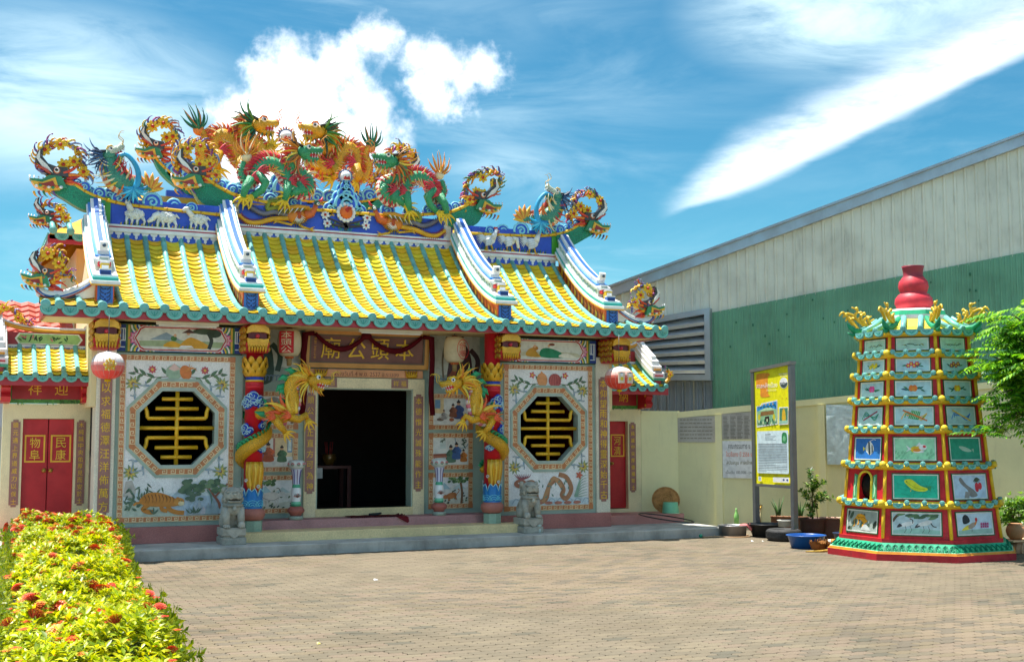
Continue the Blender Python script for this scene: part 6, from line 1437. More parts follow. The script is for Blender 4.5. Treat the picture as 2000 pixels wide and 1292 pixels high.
def plaque(u0, u1, z0, z1, label, seed, kind):
    b = MB(); F = on_wall(u0, u1, z0, z1, -.03); w, h = u1 - u0, z1 - z0; b.fbox(F, 0, w, 0, h, 0, .022, C('#A9A49C'), .004); rnd = random.Random(seed)
    if kind == 0:
        for i in range(6):
            x = .05
            while x < w - .08: l = rnd.uniform(.03, .09); b.stroke(F, [(x, h - .07 - i * .075), (x + l, h - .07 - i * .075)], .018, C('#7A7468'), .0225); x += l + .015
    else:
        text(b, F, 'รายนามผู้บริจาค', w / 2, h - .045, .035, C('#5A564E'), .0225)
        for c in range(4):
            for i in range(17): l = rnd.uniform(.07, .12); b.stroke(F, [(.03 + c * .14, h - .09 - i * .027), (.03 + c * .14 + l, h - .09 - i * .027)], .012, C('#6E6A62'), .0225)
    t = b.build('stone_plaque', 'terrazzo', None); tag(t, label, 'plaque', 'stone plaques on the yard wall')
plaque(.01, .785, 1.70, 2.225, 'grey stone plaque with faint lines, in the wall corner near the red gate door', 3, 0)
plaque(.92, 1.50, 1.76, 2.30, 'grey stone plaque of small name columns above the printed white banner', 4, 1)
b = MB(); F = on_wall(.925, 1.60, .995, 1.735, .0); b.fbox(F, 0, .68, 0, .735, -.025, .0, C('#DEDDD8'))
text(b, F, 'คณะกรรมการ แ', .34, .62, .085, C('#22242A'), .002, .44); text(b, F, 'โจวซือกง ปี 2556 ร', .33, .475, .10, C('#D85A22'), .002, .52); text(b, F, 'สนับสนุน ศาลเจ้าพ่อ', .36, .30, .11, C('#6A5A1E'), .002, .56); text(b, F, 'เป็นเงิน 100,000.- (หนึ่ง', .35, .11, .085, C('#4A4A4A'), .002, .58)
bn = b.build('cloth_banner', 'print', None); tag(bn, 'white banner with black, orange and olive Thai lettering left of the yellow sign', 'banner')
def wrinkled(u0, u1, z0, z1):
    b = MB(); F = on_wall(u0, u1, z0, z1, .035); n, m = 18, 26; w, h = u1 - u0, z1 - z0
    def f(i, j):
        a, c = i / n, j / m; d = 0
        for (px_, pz) in ((0, 0), (1, 0), (0, 1), (1, 1)):
            r = sqrt((a - px_) ** 2 + (c - pz) ** 2); t = atan2(c - pz, a - px_); d += .012 * sin(t * 22) * max(0, 1 - r * 1.2) * min(1, r * 4)
        return fp(F, a * w, c * h - .02 * sin(pi * a) * (c > .5), d + .012 * sin(a * 7 + c * 3))
    vs = [f(i, j) for j in range(m + 1) for i in range(n + 1)]; b.add(vs, [(j * (n + 1) + i, j * (n + 1) + i + 1, (j + 1) * (n + 1) + i + 1, (j + 1) * (n + 1) + i) for j in range(m) for i in range(n)], C('#BFD0DE'), True)
    t = b.build('plastic_banner', 'print', None); tag(t, 'pale blue wrinkled banner, its back outwards, on the wall behind the pagoda', 'banner')
wrinkled(2.975, 4.1, 1.28, 2.43)

# ------------------------------------------------------------ warehouse beyond the wall
wh = thing('warehouse', 'long corrugated warehouse, grey above and green below, rising behind the yard wall', 'warehouse', tuple(WALL_P(3, -1.5)))
FH = (WALL_P(0, -1.5), WALL_D, V((0, 0, 1)), WALL_N)
def corrugated(name, u0, u1, zb, zt, pitch, depth, col, rib=.3, c=0.):
    b = MB(); us = []; n = int((u1 - u0) / pitch)
    for i in range(n + 1):
        u = u0 + i * pitch; us += [(u, 0), (u + pitch * (1 - rib) * .9, 0), (u + pitch * (1 - rib * .8), depth), (u + pitch * (1 - rib * .2), depth)]
    us = [(min(u, u1), d) for u, d in us if u <= u1 + pitch]
    vs = [fp(FH, u, zb(u), c + d) for u, d in us] + [fp(FH, u, zt(u), c + d) for u, d in us]; m = len(us); b.add(vs, [(i, i + 1, m + i + 1, m + i) for i in range(m - 1)], C(col)); return b.build(name, 'sheet', wh)
roofz = lambda u: 5.69 + .3035 * u
greenz = lambda u: 4.36 + .149 * u
seamz = lambda u: 3.09 + .1 * u
corrugated('grey_cladding', -5., 10, lambda u: min(greenz(u), roofz(u) - .35) if u > .38 else 1.2, lambda u: roofz(u) - .17, .20, .03, '#C9C7B8', .28)
corrugated('green_cladding', .38, 10, lambda u: seamz(u) - .02, lambda u: greenz(u) + .04, .10, .022, '#66957A', .45, .03)
corrugated('green_cladding', .38, 10, lambda u: .6, lambda u: seamz(u) + .03, .10, .022, '#66957A', .45, .02)
b = MB()
for k in range(60): u = random.uniform(.6, 8); z = random.uniform(1.9, greenz(u)); b.ell(fp(FH, u, z, .055), .02, .02, .02 + .02 * random.random(), C('#2E6A50'), 6, 4)
stuff(b.build('screw_caps', 'sheet', wh))
b = MB(); vs = [(-5, roofz(-5)), (10, roofz(10)), (10, roofz(10) - .24), (-5, roofz(-5) - .24)]; b.prism(FH, vs, -.1, .14, C('#B2BAC2')); b.prism(FH, [(a, z + .02) for a, z in vs[:2]] + [(a, z + .09) for a, z in vs[2:]][:0] + [(10, roofz(10) - .03), (-5, roofz(-5) - .03)], -.14, .2, C('#A8B0B8')); b.build('verge_flashing', 'metal', wh)
b = MB(); b.prism(FH, [(-5, 0), (10, 0), (10, roofz(10) - .2), (-5, roofz(-5) - .2)], -6., -.02, C('#9A9A92')); b.build('shed_body', 'sheet', wh)
lv0, lv1 = -2.3, .34; lt = lambda u: 4.50 + .13 * (u - .34); lb_ = lambda u: 3.02 - .02 * (u - .34)
b = MB(); b.ring(FH, [(lv0, lb_(lv0) - .02), (lv1 + .06, lb_(lv1) - .02), (lv1 + .06, lt(lv1) + .04), (lv0, lt(lv0) + .04)], [(lv0 + .1, lb_(lv0) + .1), (lv1 - .06, lb_(lv1) + .1), (lv1 - .06, lt(lv1) - .09), (lv0 + .1, lt(lv0) - .09)], .02, .26, C('#B0B8BE')); lf = b.build('louvre_frame', 'metal', wh)
for k in range(6):
    t0 = .05 + k * .155; zf = lambda u, t: lerp(lb_(u) + .08, lt(u) - .06, t); b = MB(); vs = []
    for u in (lv0 + .1, lv1 - .06): vs += [fp(FH, u, zf(u, t0) - .02, .22), fp(FH, u, zf(u, t0) + .05, .24), fp(FH, u, zf(u, t0 + .15), .06), fp(FH, u, zf(u, t0 + .15) + .0, .04), fp(FH, u, zf(u, t0), .20)]
    b.add(vs, [(0, 5, 6, 1), (1, 6, 7, 2), (2, 7, 8, 3), (3, 8, 9, 4), (4, 9, 5, 0)], C('#D3DADF')); b.build('louvre_blade', 'metal', lf)
b = MB(); b.prism(FH, [(lv0, lb_(lv0)), (lv1, lb_(lv1)), (lv1, lt(lv1)), (lv0, lt(lv0))], .035, .04, C('#2A2C30')); b.build('louvre_back', 'sheet', wh)
corrugated('lower_cladding', lv0 - .5, .38, lambda u: .8, lambda u: 3.0, .16, .05, '#7E858C', .3, .03)

# ------------------------------------------------------------ yellow information sign
sgn = thing('information_sign', 'tall yellow information sign board between two grey steel posts', 'sign', (7.02, -1.95, 0))
SA, SB = V((7.009, -1.24, 0)), V((6.935, -2.46, 0))
SD = (SB - SA).normalized(); SN = V((SD.y, -SD.x, 0)); SW = (SB - SA).length; FS_ = (SA, SD, V((0, 0, 1)), SN)
SL = lambda u: 3.03 + .085 * u / SW                     # top of frame leans up a little
for u in (0, SW): b = MB(); b.fbox(FS_, u - .045, u + .045, 0, SL(u) - .02, -.05, .05, C('#7C8084'), .006); b.build('post', 'metal', sgn)
b = MB(); b.prism(FS_, [(-.06, SL(0) - .02), (SW + .06, SL(SW) - .02), (SW + .06, SL(SW) + .04), (-.06, SL(0) + .04)], -.055, .055, C('#8A8C8C')); b.build('rail', 'metal', sgn); b = MB(); b.fbox(FS_, .046, SW - .046, .90, .95, -.04, .04, C('#8A8C8C')); b.build('rail', 'metal', sgn)
b = MB(); b.prism(FS_, [(.046, .951), (SW - .046, .951), (SW - .046, SL(SW) - .021), (.046, SL(0) - .021)], -.02, .02, C('#F2CC12')); bd = b.build('board', 'print', sgn)
def sign_print():
    w, h = SW - .10, 2.05; p = Paint((SA + SD * .05 + V((0, 0, .96)), SD, V((0, 0, 1)), SN), w, h, .022); b = p.b; F = p.F; O = '#E8862A'
    p.p([(.05, .88), (.06, .97), (.12, .985), (.42, .985), (.46, .96), (.40, .945), (.40, .80), (.46, .785), (.40, .77), (.22, .77), (.17, .79), (.17, .855), (.07, .86)], O, 2)
    text(b, F, 'ศาลหลักเมือง', w * .37, h * .875, h * .045, C('#F4F0E6'), .026, w * .60); text(b, F, 'จังหวัดระนอง', w * .5, h * .832, h * .022, C('#F7E6A0'), .026, w * .28); text(b, F, 'คุณภาพชีวิต', w * .84, h * .965, h * .016, C('#F7F0D0'), .026, w * .24); text(b, F, 'ดีๆ ทั่วไทย', w * .86, h * .945, h * .016, C('#F7F0D0'), .026, w * .18)
    p.e(.85, .885, .115, .048, '#E9E6DA'); p.p([(.85 + .105 * cos(a), .885 + .044 * sin(a)) for a in [pi * 1.02 + pi * .96 * i / 12 for i in range(13)]], '#3C4A4A'); p.p([(.745, .89), (.955, .89), (.955, .876), (.745, .876)], '#3C4A4A'); text(b, F, '3G+', w * .85, h * .888, h * .032, C('#FFFFFF'), .027, w * .17)
    p.l([(.745, .86), (.84, .775), (.955, .86)], .002, '#B8942A', 0)
    for x in (.80, .92): p.e(x, .752, .012, .004, '#B85A2A')
    # two photographs printed on the board
    p.p([(.05, .50), (.66, .525), (.66, .74), (.20, .715), (.19, .70), (.05, .69)], '#E8EADC'); p.p([(.065, .512), (.645, .535), (.645, .73), (.21, .705), (.20, .692), (.065, .682)], '#2F7FB8'); p.p([(.065, .512), (.645, .535), (.645, .66), (.065, .645)], '#7FA880'); p.p([(.1, .645), (.3, .672), (.45, .675), (.62, .66)], '#A9C89A'); p.p([(.16, .60), (.57, .615), (.55, .65), (.18, .64)], '#7A5A34'); p.p([(.30, .523), (.42, .528), (.42, .60), (.30, .595)], '#2A1E1A')
    for x in (.13, .56): p.e(x, .59, .035, .03, '#B8B02A')
    for k in range(16): p.e(.1 + .034 * k, .685 + .012 * sin(k * 2) + .001 * k, .014, .008, ('#2A5A3A', '#C9A23A', '#1E4A6A')[k % 3])
    for k in range(14): p.e(.09 + .04 * k, .55 + .015 * sin(k * 3), .02, .015, ('#5A8A6A', '#B8C8A0', '#3E6A5A')[k % 3])
    p.p([(.70, .52), (.97, .525), (.98, .675), (.72, .675)], '#E8EADC'); p.p([(.72, .528), (.955, .533), (.965, .667), (.735, .667)], '#4A7A5A'); p.p([(.80, .56), (.9, .56), (.88, .65), (.82, .65)], '#C9A22A', 3); p.p([(.73, .53), (.95, .535), (.95, .56), (.73, .555)], '#8FB8A0')
    p.p([(.07, .09), (.94, .095), (.96, .105), (.965, .46), (.95, .472), (.08, .465), (.065, .455), (.06, .10)], '#BFD0D8')
    p.p([(.78, .37), (.82, .36), (.90, .36), (.93, .38), (.92, .44), (.86, .455), (.79, .44)], '#2E7A4A', 3); p.e(.85, .40, .04, .025, '#6AA87A')
    p.l([(.31, .435), (.47, .437)], .006, '#4A4A4A', 0)
    for k in range(4): p.l([(.31, .42 - k * .011), (.62 - .04 * (k % 3), .422 - k * .011)], .003, '#8A949A', 0)
    for k in range(17):
        e = .92 if k not in (12, 16) else (.55 if k == 12 else .33); p.l([(.10, .352 - k * .0145), (e, .355 - k * .0145)], .0055, '#7E8890', 0)
    p.p([(.09, .02), (.18, .02), (.18, .06), (.09, .06)], '#D8DCD0'); p.p([(.11, .025), (.16, .025), (.16, .055), (.11, .055)], '#8FA8C0'); p.p([(.52, .018), (.97, .02), (.97, .065), (.52, .06)], '#E6E4DC'); text(b, F, 'true', w * .60, h * .044, h * .018, C('#B8242C'), .027, w * .11); text(b, F, 'move', w * .71, h * .044, h * .014, C('#B8C83A'), .027, w * .1)
    for x in (.82, .92): p.e(x, .042, .028, .010, '#3A4A7A')
    p.build('printed_face', bd)
sign_print()
# ------------------------------------------------------------ octagonal furnace pagoda
PX, PY = 7.227, -5.211
pag = thing('pagoda', 'colourful eight-sided furnace pagoda of seven painted tiers topped by a red gourd', 'pagoda', (PX, PY, 0))
d_ = V((cpos.x - PX, cpos.y - PY, 0)).normalized(); A0 = atan2(d_.y, d_.x) - .05
def octv(ap, z, k): a = A0 + (k + .5) * pi / 4; r = ap / cos(pi / 8); return V((PX + r * cos(a), PY + r * sin(a), z))
def octring(b, rows, col=None):
    vs = [octv(ap, z, k) for ap, z, *_ in rows for k in range(8)]; fs = []; cs = []
    for i in range(len(rows) - 1):
        for k in range(8): fs.append((8 * i + k, 8 * i + (k + 1) % 8, 8 * i + 8 + (k + 1) % 8, 8 * i + 8 + k)); cs.append(rows[i][2] if len(rows[i]) > 2 else col)
    b.add(vs, fs, cs); return b
PR, PG, PY_ = C('#B8202A'), C('#1E9A72'), C('#E0AC1E')
b = MB(); octring(b, [(1.36, 0, C('#A81E2A')), (1.36, .10, C('#C8862A')), (1.34, .10, C('#C8862A')), (1.33, .135, C('#8FC8A8')), (1.30, .135, PG), (1.22, .25, PG), (1.19, .25, PR), (1.19, .31, PR), (1.0, .31, PR)]); base = b.build('base', 'aged', pag)
b = MB()
for k in range(8):
    p0, p1 = octv(1.325, .14, k), octv(1.325, .14, k - 1); t0, t1 = octv(1.235, .245, k), octv(1.235, .245, k - 1); L = (p1 - p0).length; F = (p0, (p1 - p0).normalized(), ((t0 + t1) / 2 - (p0 + p1) / 2).normalized(), (p1 - p0).normalized().cross(((t0 + t1) / 2 - (p0 + p1) / 2).normalized()))
    n = 11
    for i in range(n): b.stroke(F, [((i + .1) * L / n, .02), ((i + .2) * L / n, .09), ((i + .5) * L / n, .12), ((i + .8) * L / n, .09), ((i + .9) * L / n, .02)], .014, C('#157A5C'), .003, .008); b.stroke(F, spiral((i + .5) * L / n, .055, .028, 1.2, i, 8), .010, C('#5AC09A'), .003, .008)
b.build('carved_leaves', 'aged', base)
ZT = [.31, .83, 1.40, 1.94, 2.38, 2.76, 3.09, 3.40]; AP = [1.155, 1.08, 1.005, .94, .885, .84, .80, .765]
round_me = MB(); round_me.lathe([(.0, .012), (.02, .014), (.024, .008), (.034, .012), (.044, .008), (.046, -.005), (.044, -.06)], (0, 0, 0), 12, TEAL, axis=(0, -1, 0)); round_me = round_me.mesh('eave_cap', mat='glaze')
bb = MB(); o_ = [(-.085, .03)] + [(.085 * cos(a), -.07 * sin(a) ** .8 + .01) for a in [pi - pi * i / 9 for i in range(10)]] + [(.085, .03)]; bb.prism(frame_xz(0, 0, 0), o_, -.02, .01, tuple(c * .9 for c in TEAL)); bb.stroke(frame_xz(0, 0, 0), [(.068 * cos(a), -.05 * sin(a) ** .8 + .012) for a in [pi - pi * i / 8 for i in range(9)]], .01, C('#7AC8BA'), .0105, .004); bb.stroke(frame_xz(0, 0, 0), [(-.03, .0), (0, -.03), (.03, .0)], .01, C('#2E8A80'), .0105, .004); drip2_me = bb.mesh('drip_tile', mat='glaze')
def face_frame(i, k, margin=0.):
    a0, a1 = octv(AP[i], ZT[i], k - 1), octv(AP[i], ZT[i], k); t0, t1 = octv(AP[i + 1] + .02, ZT[i + 1], k - 1), octv(AP[i + 1] + .02, ZT[i + 1], k); m = (a0 + a1) / 2; u = (a1 - a0).normalized(); v = ((t0 + t1) / 2 - m).normalized(); return (m, u, v, u.cross(v)), (a1 - a0).length, ((t0 + t1) / 2 - m).length
def picture(p, i, k):
    """painted motif; k: -1 left, 0 front, 1 right face"""
    R_ = random.Random(i * 10 + k)
    if i == 0 and k == -1:
        p.bg('#8F9A92'); [p.e(R_.random(), R_.random() * .9, .1, .1, R_.choice(['#3E4F3E', '#55644E', '#2E3A30']), 1) for _ in range(14)]; p.p([(.3, .75), (.38, .85), (.55, .8), (.62, .6), (.58, .35), (.45, .55), (.3, .58)], '#D8921E', 4); p.e(.58, .52, .1, .09, '#D8921E'); p.l([(.58, .45), (.52, .25), (.58, .18)], .09, '#D8921E'); p.l([(.3, .7), (.22, .5), (.25, .3), (.2, .2)], .04, '#D8921E'); p.l([(.36, .6), (.38, .4), (.34, .3)], .07, '#D8921E'); p.p([(.5, .2), (.6, .4), (.75, .2), (.8, .05), (.45, .05)], '#B8BCB8'); [p.e(.34 + .03 * j, .7 - .02 * (j % 3), .012, .018, '#5A3A1E') for j in range(9)]
    elif i == 0 and k == 0:
        p.bg('#A9BEC4'); p.p([(0, 0), (1, 0), (1, .2), (.5, .28), (0, .18)], '#8FB8AC'); p.l([(.0, .6), (.08, .85), (.2, 1.)], .12, '#5A4A36'); [p.e(R_.uniform(.15, .9), R_.uniform(.75, .95), .09, .06, R_.choice(['#4A6A4A', '#5F7F5A', '#3E5A44']), .2) for _ in range(14)]
        for x, f, d in ((.3, 1, 0), (.68, -1, .05)):
            p.e(x, .48 + d, .16, .11, '#D8D8D4', .25); p.p([(x - .16, .5), (x - .22, .3), (x - .1, .38)], '#3A3A40', 2); p.l([(x - .04, .4), (x - .02, .2), (x - .06, .06)], .018, '#4A4442', 0); p.l([(x + .06, .4), (x + .1, .2), (x + .06, .06)], .018, '#4A4442', 0)
        p.l([(.42, .52), (.42, .68), (.36, .74)], .04, '#2E2E34'); p.l([(.8, .55), (.85, .4), (.92, .36)], .04, '#2E2E34'); p.p([(.5, .4), (.72, .68), (.8, .5)], '#CFCFCC'); p.e(.37, .75, .015, .02, '#B82A2A')
    elif i == 0:
        p.bg('#B4C8D8'); p.p([(0, 0), (1, 0), (1, .25), (0, .2)], '#8FB0A4'); p.p([(.18, .5), (.16, .8), (.24, .95), (.33, .85), (.36, .6)], '#22262A', 4); p.p([(.1, .2), (.3, .45), (.5, .4), (.35, .25)], '#D8C23A', 3); p.e(.42, .42, .13, .12, '#9A8A7A', .4); p.l([(.5, .45), (.55, .62)], .1, '#C9722A'); p.e(.55, .7, .035, .1, '#C22A2A'); p.l([(.4, .3), (.4, .12)], .02, '#5A4A3A', 0); [p.flower(.68 + .06 * (j % 4), .35 + .13 * (j // 4), .09, '#B85A86', '#8A2A5A', 5) for j in range(8)]
    elif i == 1 and k == 0:
        p.bg('#1FA88C'); [p.l([(R_.random(), R_.random()), (R_.random(), R_.random())], .012, '#158A72') for _ in range(22)]; p.p([(.24, .75), (.4, .82), (.6, .55), (.78, .42), (.7, .3), (.5, .32), (.34, .5)], '#C2C82A', 4); p.p([(.72, .5), (.86, .55), (.84, .3)], '#2E8A5A'); p.l([(.28, .72), (.5, .45), (.72, .38)], .02, '#8A9A1E'); p.e(.3, .72, .012, .025, '#1A1A1A'); p.l([(.4, .4), (.38, .28)], .02, '#E0B83A')
    elif i == 1:
        p.bg('#A9C0D8'); p.p([(.18, .8), (.25, .9), (.4, .6), (.62, .35), (.72, .1), (.5, .05), (.42, .35), (.25, .6)], '#7A7876', 3); p.p([(.3, .0), (.35, .3), (.5, .25), (.45, .0)], '#8A8682'); [p.e(.72 + .1 * (j % 2), .42 - .1 * (j // 2) + .1, .06, .16, '#C22A3A') for j in range(3)]; [p.leaf(.72, .9, .3, -1.4 + j * .3, '#3E4A34', .15) for j in range(-3, 4)]
    elif i == 2 and k == -1:
        p.bg('#2A6AB0'); [p.l([(x, .02), (x + .03, .2), (x - .02, .35)], .015, '#1E5A4A') for x in (.06, .12, .2, .85, .92)]; p.p([(.4, .5), (.52, .85), (.66, .75), (.74, .45), (.6, .2), (.48, .3)], '#E8E4D0', 3); p.p([(.5, .85), (.56, .82), (.6, .2), (.54, .22)], '#20222A'); p.p([(.64, .7), (.68, .66), (.7, .35), (.66, .3)], '#20222A'); p.l([(.56, .85), (.7, .95), (.8, .92)], .03, '#E8E4D0'); p.p([(.4, .5), (.3, .6), (.32, .38)], '#E8C83A')
    elif i == 2 and k == 0:
        p.bg('#8FC8A4'); [p.e(R_.random(), R_.random() * .5, .05, .05, '#79B48E', 1) for _ in range(20)]; p.e(.55, .48, .16, .17, '#E8B02A'); p.e(.7, .58, .1, .14, '#E8E4E0'); p.e(.74, .62, .04, .06, '#C8302A'); p.p([(.42, .5), (.28, .68), (.34, .5), (.27, .35)], '#D8DCE4'); p.e(.6, .38, .14, .06, '#E0E4E4'); p.p([(.52, .62), (.62, .82), (.68, .66)], '#DCE0E8'); p.e(.55, .45, .1, .08, '#E8862A')
    elif i == 2:
        p.bg('#1A8A72'); p.p([(.3, .62), (.5, .6), (.72, .42), (.6, .36), (.4, .44)], '#9AB8A8', 3); p.p([(.72, .5), (.8, .5), (.78, .34)], '#8AAA9A')
    elif i == 3:
        p.bg('#A2C0C4'); cc = {-1: ('#2A7A8A', '#2E8A5A', '#8A2A4A'), 0: ('#2E8A4A', '#D8A23A', '#C2682A'), 1: ('#2A5AA8', '#3A7AC8', '#E0B02A')}[k]
        for j in range(3): p.l([(.15 + .1 * j, .3 + .1 * j), (.3, .75 - .1 * j), (.5, .5), (.7, .25 + .1 * j), (.85, .65)], .06, cc[0] if j % 2 else cc[1], 5)
        if k == 0: p.p([(.34, .35), (.44, .85), (.68, .75), (.62, .25)], '#2E8A4A'); [p.l([(.38 + .05 * j, .33), (.46 + .05 * j, .82)], .02, '#C9E0C0', 0) for j in range(5)]
        p.l([(.2, .25), (.8, .8)] if k == -1 else [(.2, .85), (.85, .2)], .09, cc[2], 0)
    elif i in (4, 5):
        p.bg('#A4C4CC'); fr = {(4, -1): '#D84A86', (4, 0): '#E0702A', (4, 1): '#D8A22A', (5, -1): '#E0B82A', (5, 0): '#C83A4A', (5, 1): '#A83A4A'}[(i, k)]
        for j in range(9): p.leaf(.5 + .05 * (j - 4), .45, .42, R_.uniform(-.6, .6) + (0 if j > 4 else pi), R_.choice(['#2A6A5A', '#3E7A4A', '#1E4A5A']), .22)
        if i == 4: [p.e(.44 + .1 * j, .52, .075, .24, fr) for j in range(2)]; p.e(.5, .45, .05, .15, tint(fr, 1.2))
        else: [p.flower(.36 + .09 * j, .45 + .15 * (j % 2), .26, fr, '#E8C83A', 6) for j in range(4)]
    else:
        p.bg('#A8C8B4'); p.l([(.15, .4), (.4, .5), (.6, .4), (.88, .5)], .04, '#6A6A3A')
        for j in range(12): p.leaf(.2 + .055 * j, .45, .3, R_.uniform(-.8, .8), R_.choice(['#3E6A4A', '#2A5A5A', '#8A8A2A']), .2)
for i in range(7):
    b = MB(); zt = ZT[i + 1] - .02; octring(b, [(AP[i], ZT[i]), (AP[i + 1] + .02, zt)], PR)
    if i == 1:                                          # the left face is opened by the furnace mouth
        b.f = [f for j, f in enumerate(b.f) if j != 6]; b.c = b.c[:7]; b.sm = b.sm[:7]
    tier = b.build('tier', 'aged', pag)
    b = MB()
    for k in range(8): b.tube([octv(AP[i] + .008, ZT[i], k), octv(AP[i + 1] + .028, zt, k)], .026, PY_, 8)
    b.build('corner_posts', 'aged', tier); stuff(tier.children[-1])
    for k in range(-2, 3):
        F, w, h = face_frame(i, k % 8); w *= .95
        if i == 1 and k == -1:
            b = MB(); ar = [(-.15, .03)] + [(.15 * cos(a), .33 + .13 * sin(a)) for a in [pi - pi * j / 12 for j in range(13)]] + [(.15, .03)]; n = len(ar)
            ou = [(-w / 2, -.0)] + [(max(-w / 2, min(w / 2, x * 3)), min(h, max(.0, z * 1.6))) for x, z in ar[1:-1]] + [(w / 2, 0)]; ou[1] = (-w / 2, .3); ou[-2] = (w / 2, .3)
            b.ring(F, ou, ar, -.12, .0, PR); b.tube([fp(F, x, z, .01) for x, z in ar], .02, C('#E0C23A'), 6)
            for s in (-1, 1): b.prism(F, [(s * .18, .05), (s * .27, .05), (s * .25, .42), (s * .18, .40)], .0, .012, C('#4A9A6A')); b.stroke(F, [(s * .22, .08), (s * .235, .2), (s * .21, .28), (s * .225, .38)], .02, C('#A8D8B0'), .0125, .006)
            b.build('furnace_mouth', 'aged', tier); b = MB(); b.ell(F[0] - F[3] * .45 + V((0, 0, .28)), .42, .42, .34, C('#0E0C0B'), 12, 8); b.build('furnace_chamber', 'stone', tier); continue
        mx, mz0, mz1 = w * .10, h * .085, h * .22
        b = MB(); b.ring(F, rect(-w / 2 + mx, w / 2 - mx, mz0, h - mz1), rect(-w / 2 + mx + .016, w / 2 - mx - .016, mz0 + .016, h - mz1 - .016), .002, .012, C('#1E5A34')); b.ring(F, rect(-w / 2 + mx + .016, w / 2 - mx - .016, mz0 + .016, h - mz1 - .016), rect(-w / 2 + mx + .032, w / 2 - mx - .032, mz0 + .032, h - mz1 - .032), .002, .010, C('#D8DCD0')); b.build('picture_frame', 'aged', tier)
        p = Paint((fp(F, -w / 2 + mx + .03, mz0 + .03, .002), F[1], F[2], F[3]), w - 2 * mx - .06, h - mz0 - mz1 - .06); picture(p, i, max(-1, min(1, k))) ; p.build('picture', tier)
    if i < 6:                                           # skirt of tiles between tiers
        z = ZT[i + 1]; ap = AP[i + 1]; b = MB(); octring(b, [(ap - .02, z - .075, PY_), (ap + .04, z - .08, PY_), (ap + .10, z - .055, PY_), (ap + .105, z - .03, C('#E8B82A')), (ap + .0, z + .03, C('#E8B82A'))]); sk = b.build('eave_skirt', 'aged', tier); off = wloc(sk)
        for k in range(8):
            c = octv(ap + .10, z - .03, k); o = V((c.x - PX, c.y - PY, 0)).normalized()
            if k in (6, 7, 0, 1, 5, 2): b = MB(); b.lathe([(.0, .03), (.04, .026), (.05, .01), (.05, -.02), (.03, -.06)], c + V((0, 0, .035)), 12, C('#E8B42A'), axis=o + V((0, 0, .25))); b.build('corner_knob', 'aged', sk)
        for k in (-2, -1, 0, 1, 2):
            a, c = octv(ap + .112, z - .02, (k - 1) % 8), octv(ap + .112, z - .02, k % 8); u = (c - a).normalized(); L = (c - a).length; rz = atan2(u.y, u.x)
            for j in range(4):
                if .08 < (j + .5) / 4 < .95: link('eave_cap', round_me, sk, a + u * (L * (j + .5) / 4) + V((0, 0, .035)) - off, (0, 0, rz), (.85,) * 3)
            for j in range(3): link('drip_tile', drip2_me, sk, a + u * (L * (j + 1) / 4) + V((0, 0, .0)) - off, (0, 0, rz), (.9, .9, .85))
# roof, upturned ridges, cap and gourd chimney
b = MB(); z = 3.42; octring(b, [(.80, z - .08, PY_), (.90, z - .05, PY_), (.90, z - .02, C('#E8B82A')), (.70, z + .08, C('#E8B82A')), (.52, z + .22, C('#E8B82A'))]); rf = b.build('roof', 'glaze', pag); off = wloc(rf)
b = MB(); octring(b, [(.53, z + .17, C('#D8D4CE')), (.53, z + .24, C('#8E8A8C')), (.48, z + .24, C('#D8D4CE')), (.48, z + .29, C('#2AA878')), (.46, z + .36, C('#D8D4CE')), (.44, z + .39, C('#D8D4CE')), (.2, z + .39, C('#D8D4CE'))]); b.build('cap', 'aged', pag)
for k in (-2, -1, 0, 1, 2):
    a, c = octv(.905, z - .0, (k - 1) % 8), octv(.905, z - .0, k % 8); u = (c - a).normalized(); L = (c - a).length; rz = atan2(u.y, u.x); nn = V((PX, PY, 0)) - V(((a.x + c.x) / 2, (a.y + c.y) / 2, 0)); nn.normalize()
    for j in range(3): link('drip_tile', drip2_me, rf, a + u * (L * (j + .7) / 3.4) + V((0, 0, -.01)) - off, (0, 0, rz), (1.15, 1.1, 1.1))
    for j in (1, 2): q = a + u * (L * j / 3); link('eave_cap', round_me, rf, q + V((0, 0, .04)) - off, (0, 0, rz)); b = MB(); b.tube([q + V((0, 0, .035)), q + nn * .2 + V((0, 0, .13)), q + nn * .36 + V((0, 0, .24))], .042, TEAL, 8); b.build('cover_tile', 'glaze', rf)
for k in range(8):
    c = octv(.0, 0, k); o = (octv(1, 0, k) - octv(0, 0, k)).normalized(); F = (V((PX, PY, z)), o, V((0, 0, 1)), o.cross(V((0, 0, 1)))); b = MB()
    b.tube([fp(F, r, h) for r, h in ((.52, .22), (.68, .12), (.84, .05), (.95, .06), (1.03, .12), (1.08, .19))], [.05, .055, .055, .05, .035, .008], C('#17885E'), 8); b.tube([fp(F, r, h) for r, h in ((.9, .03), (1.0, .0), (1.08, .04))], [.03, .03, .006], C('#17885E'), 7); rb = b.build('upturned_ridge', 'aged', pag)
    if k in (5, 6, 7, 0, 1, 2):
        b = MB()
        for pts in (((.72, .14), (.86, .20), (.95, .30), (.90, .40), (1.0, .44)), ((.95, .30), (1.08, .34), (1.14, .28)), ((.80, .16), (.86, .30), (.78, .34)), ((.98, .16), (1.05, .26), (1.14, .36), (1.2, .30)), ((.70, .16), (.74, .26), (.68, .30))): b.tube([fp(F, v[0], v[1]) for v in spline([(a, h, 0) for a, h in pts], 4)], prof([.026, .025, .021, .010], (len(pts) - 1) * 4 + 1), C('#E2B428'), 7)
        for q in ((.92, .42), (.80, .34), (1.1, .32), (.84, .24)): b.ell(fp(F, *q), .03, .03, .03, C('#EDC33A'), 8, 6)
        b.build('gilt_flourish', 'gold', rb)
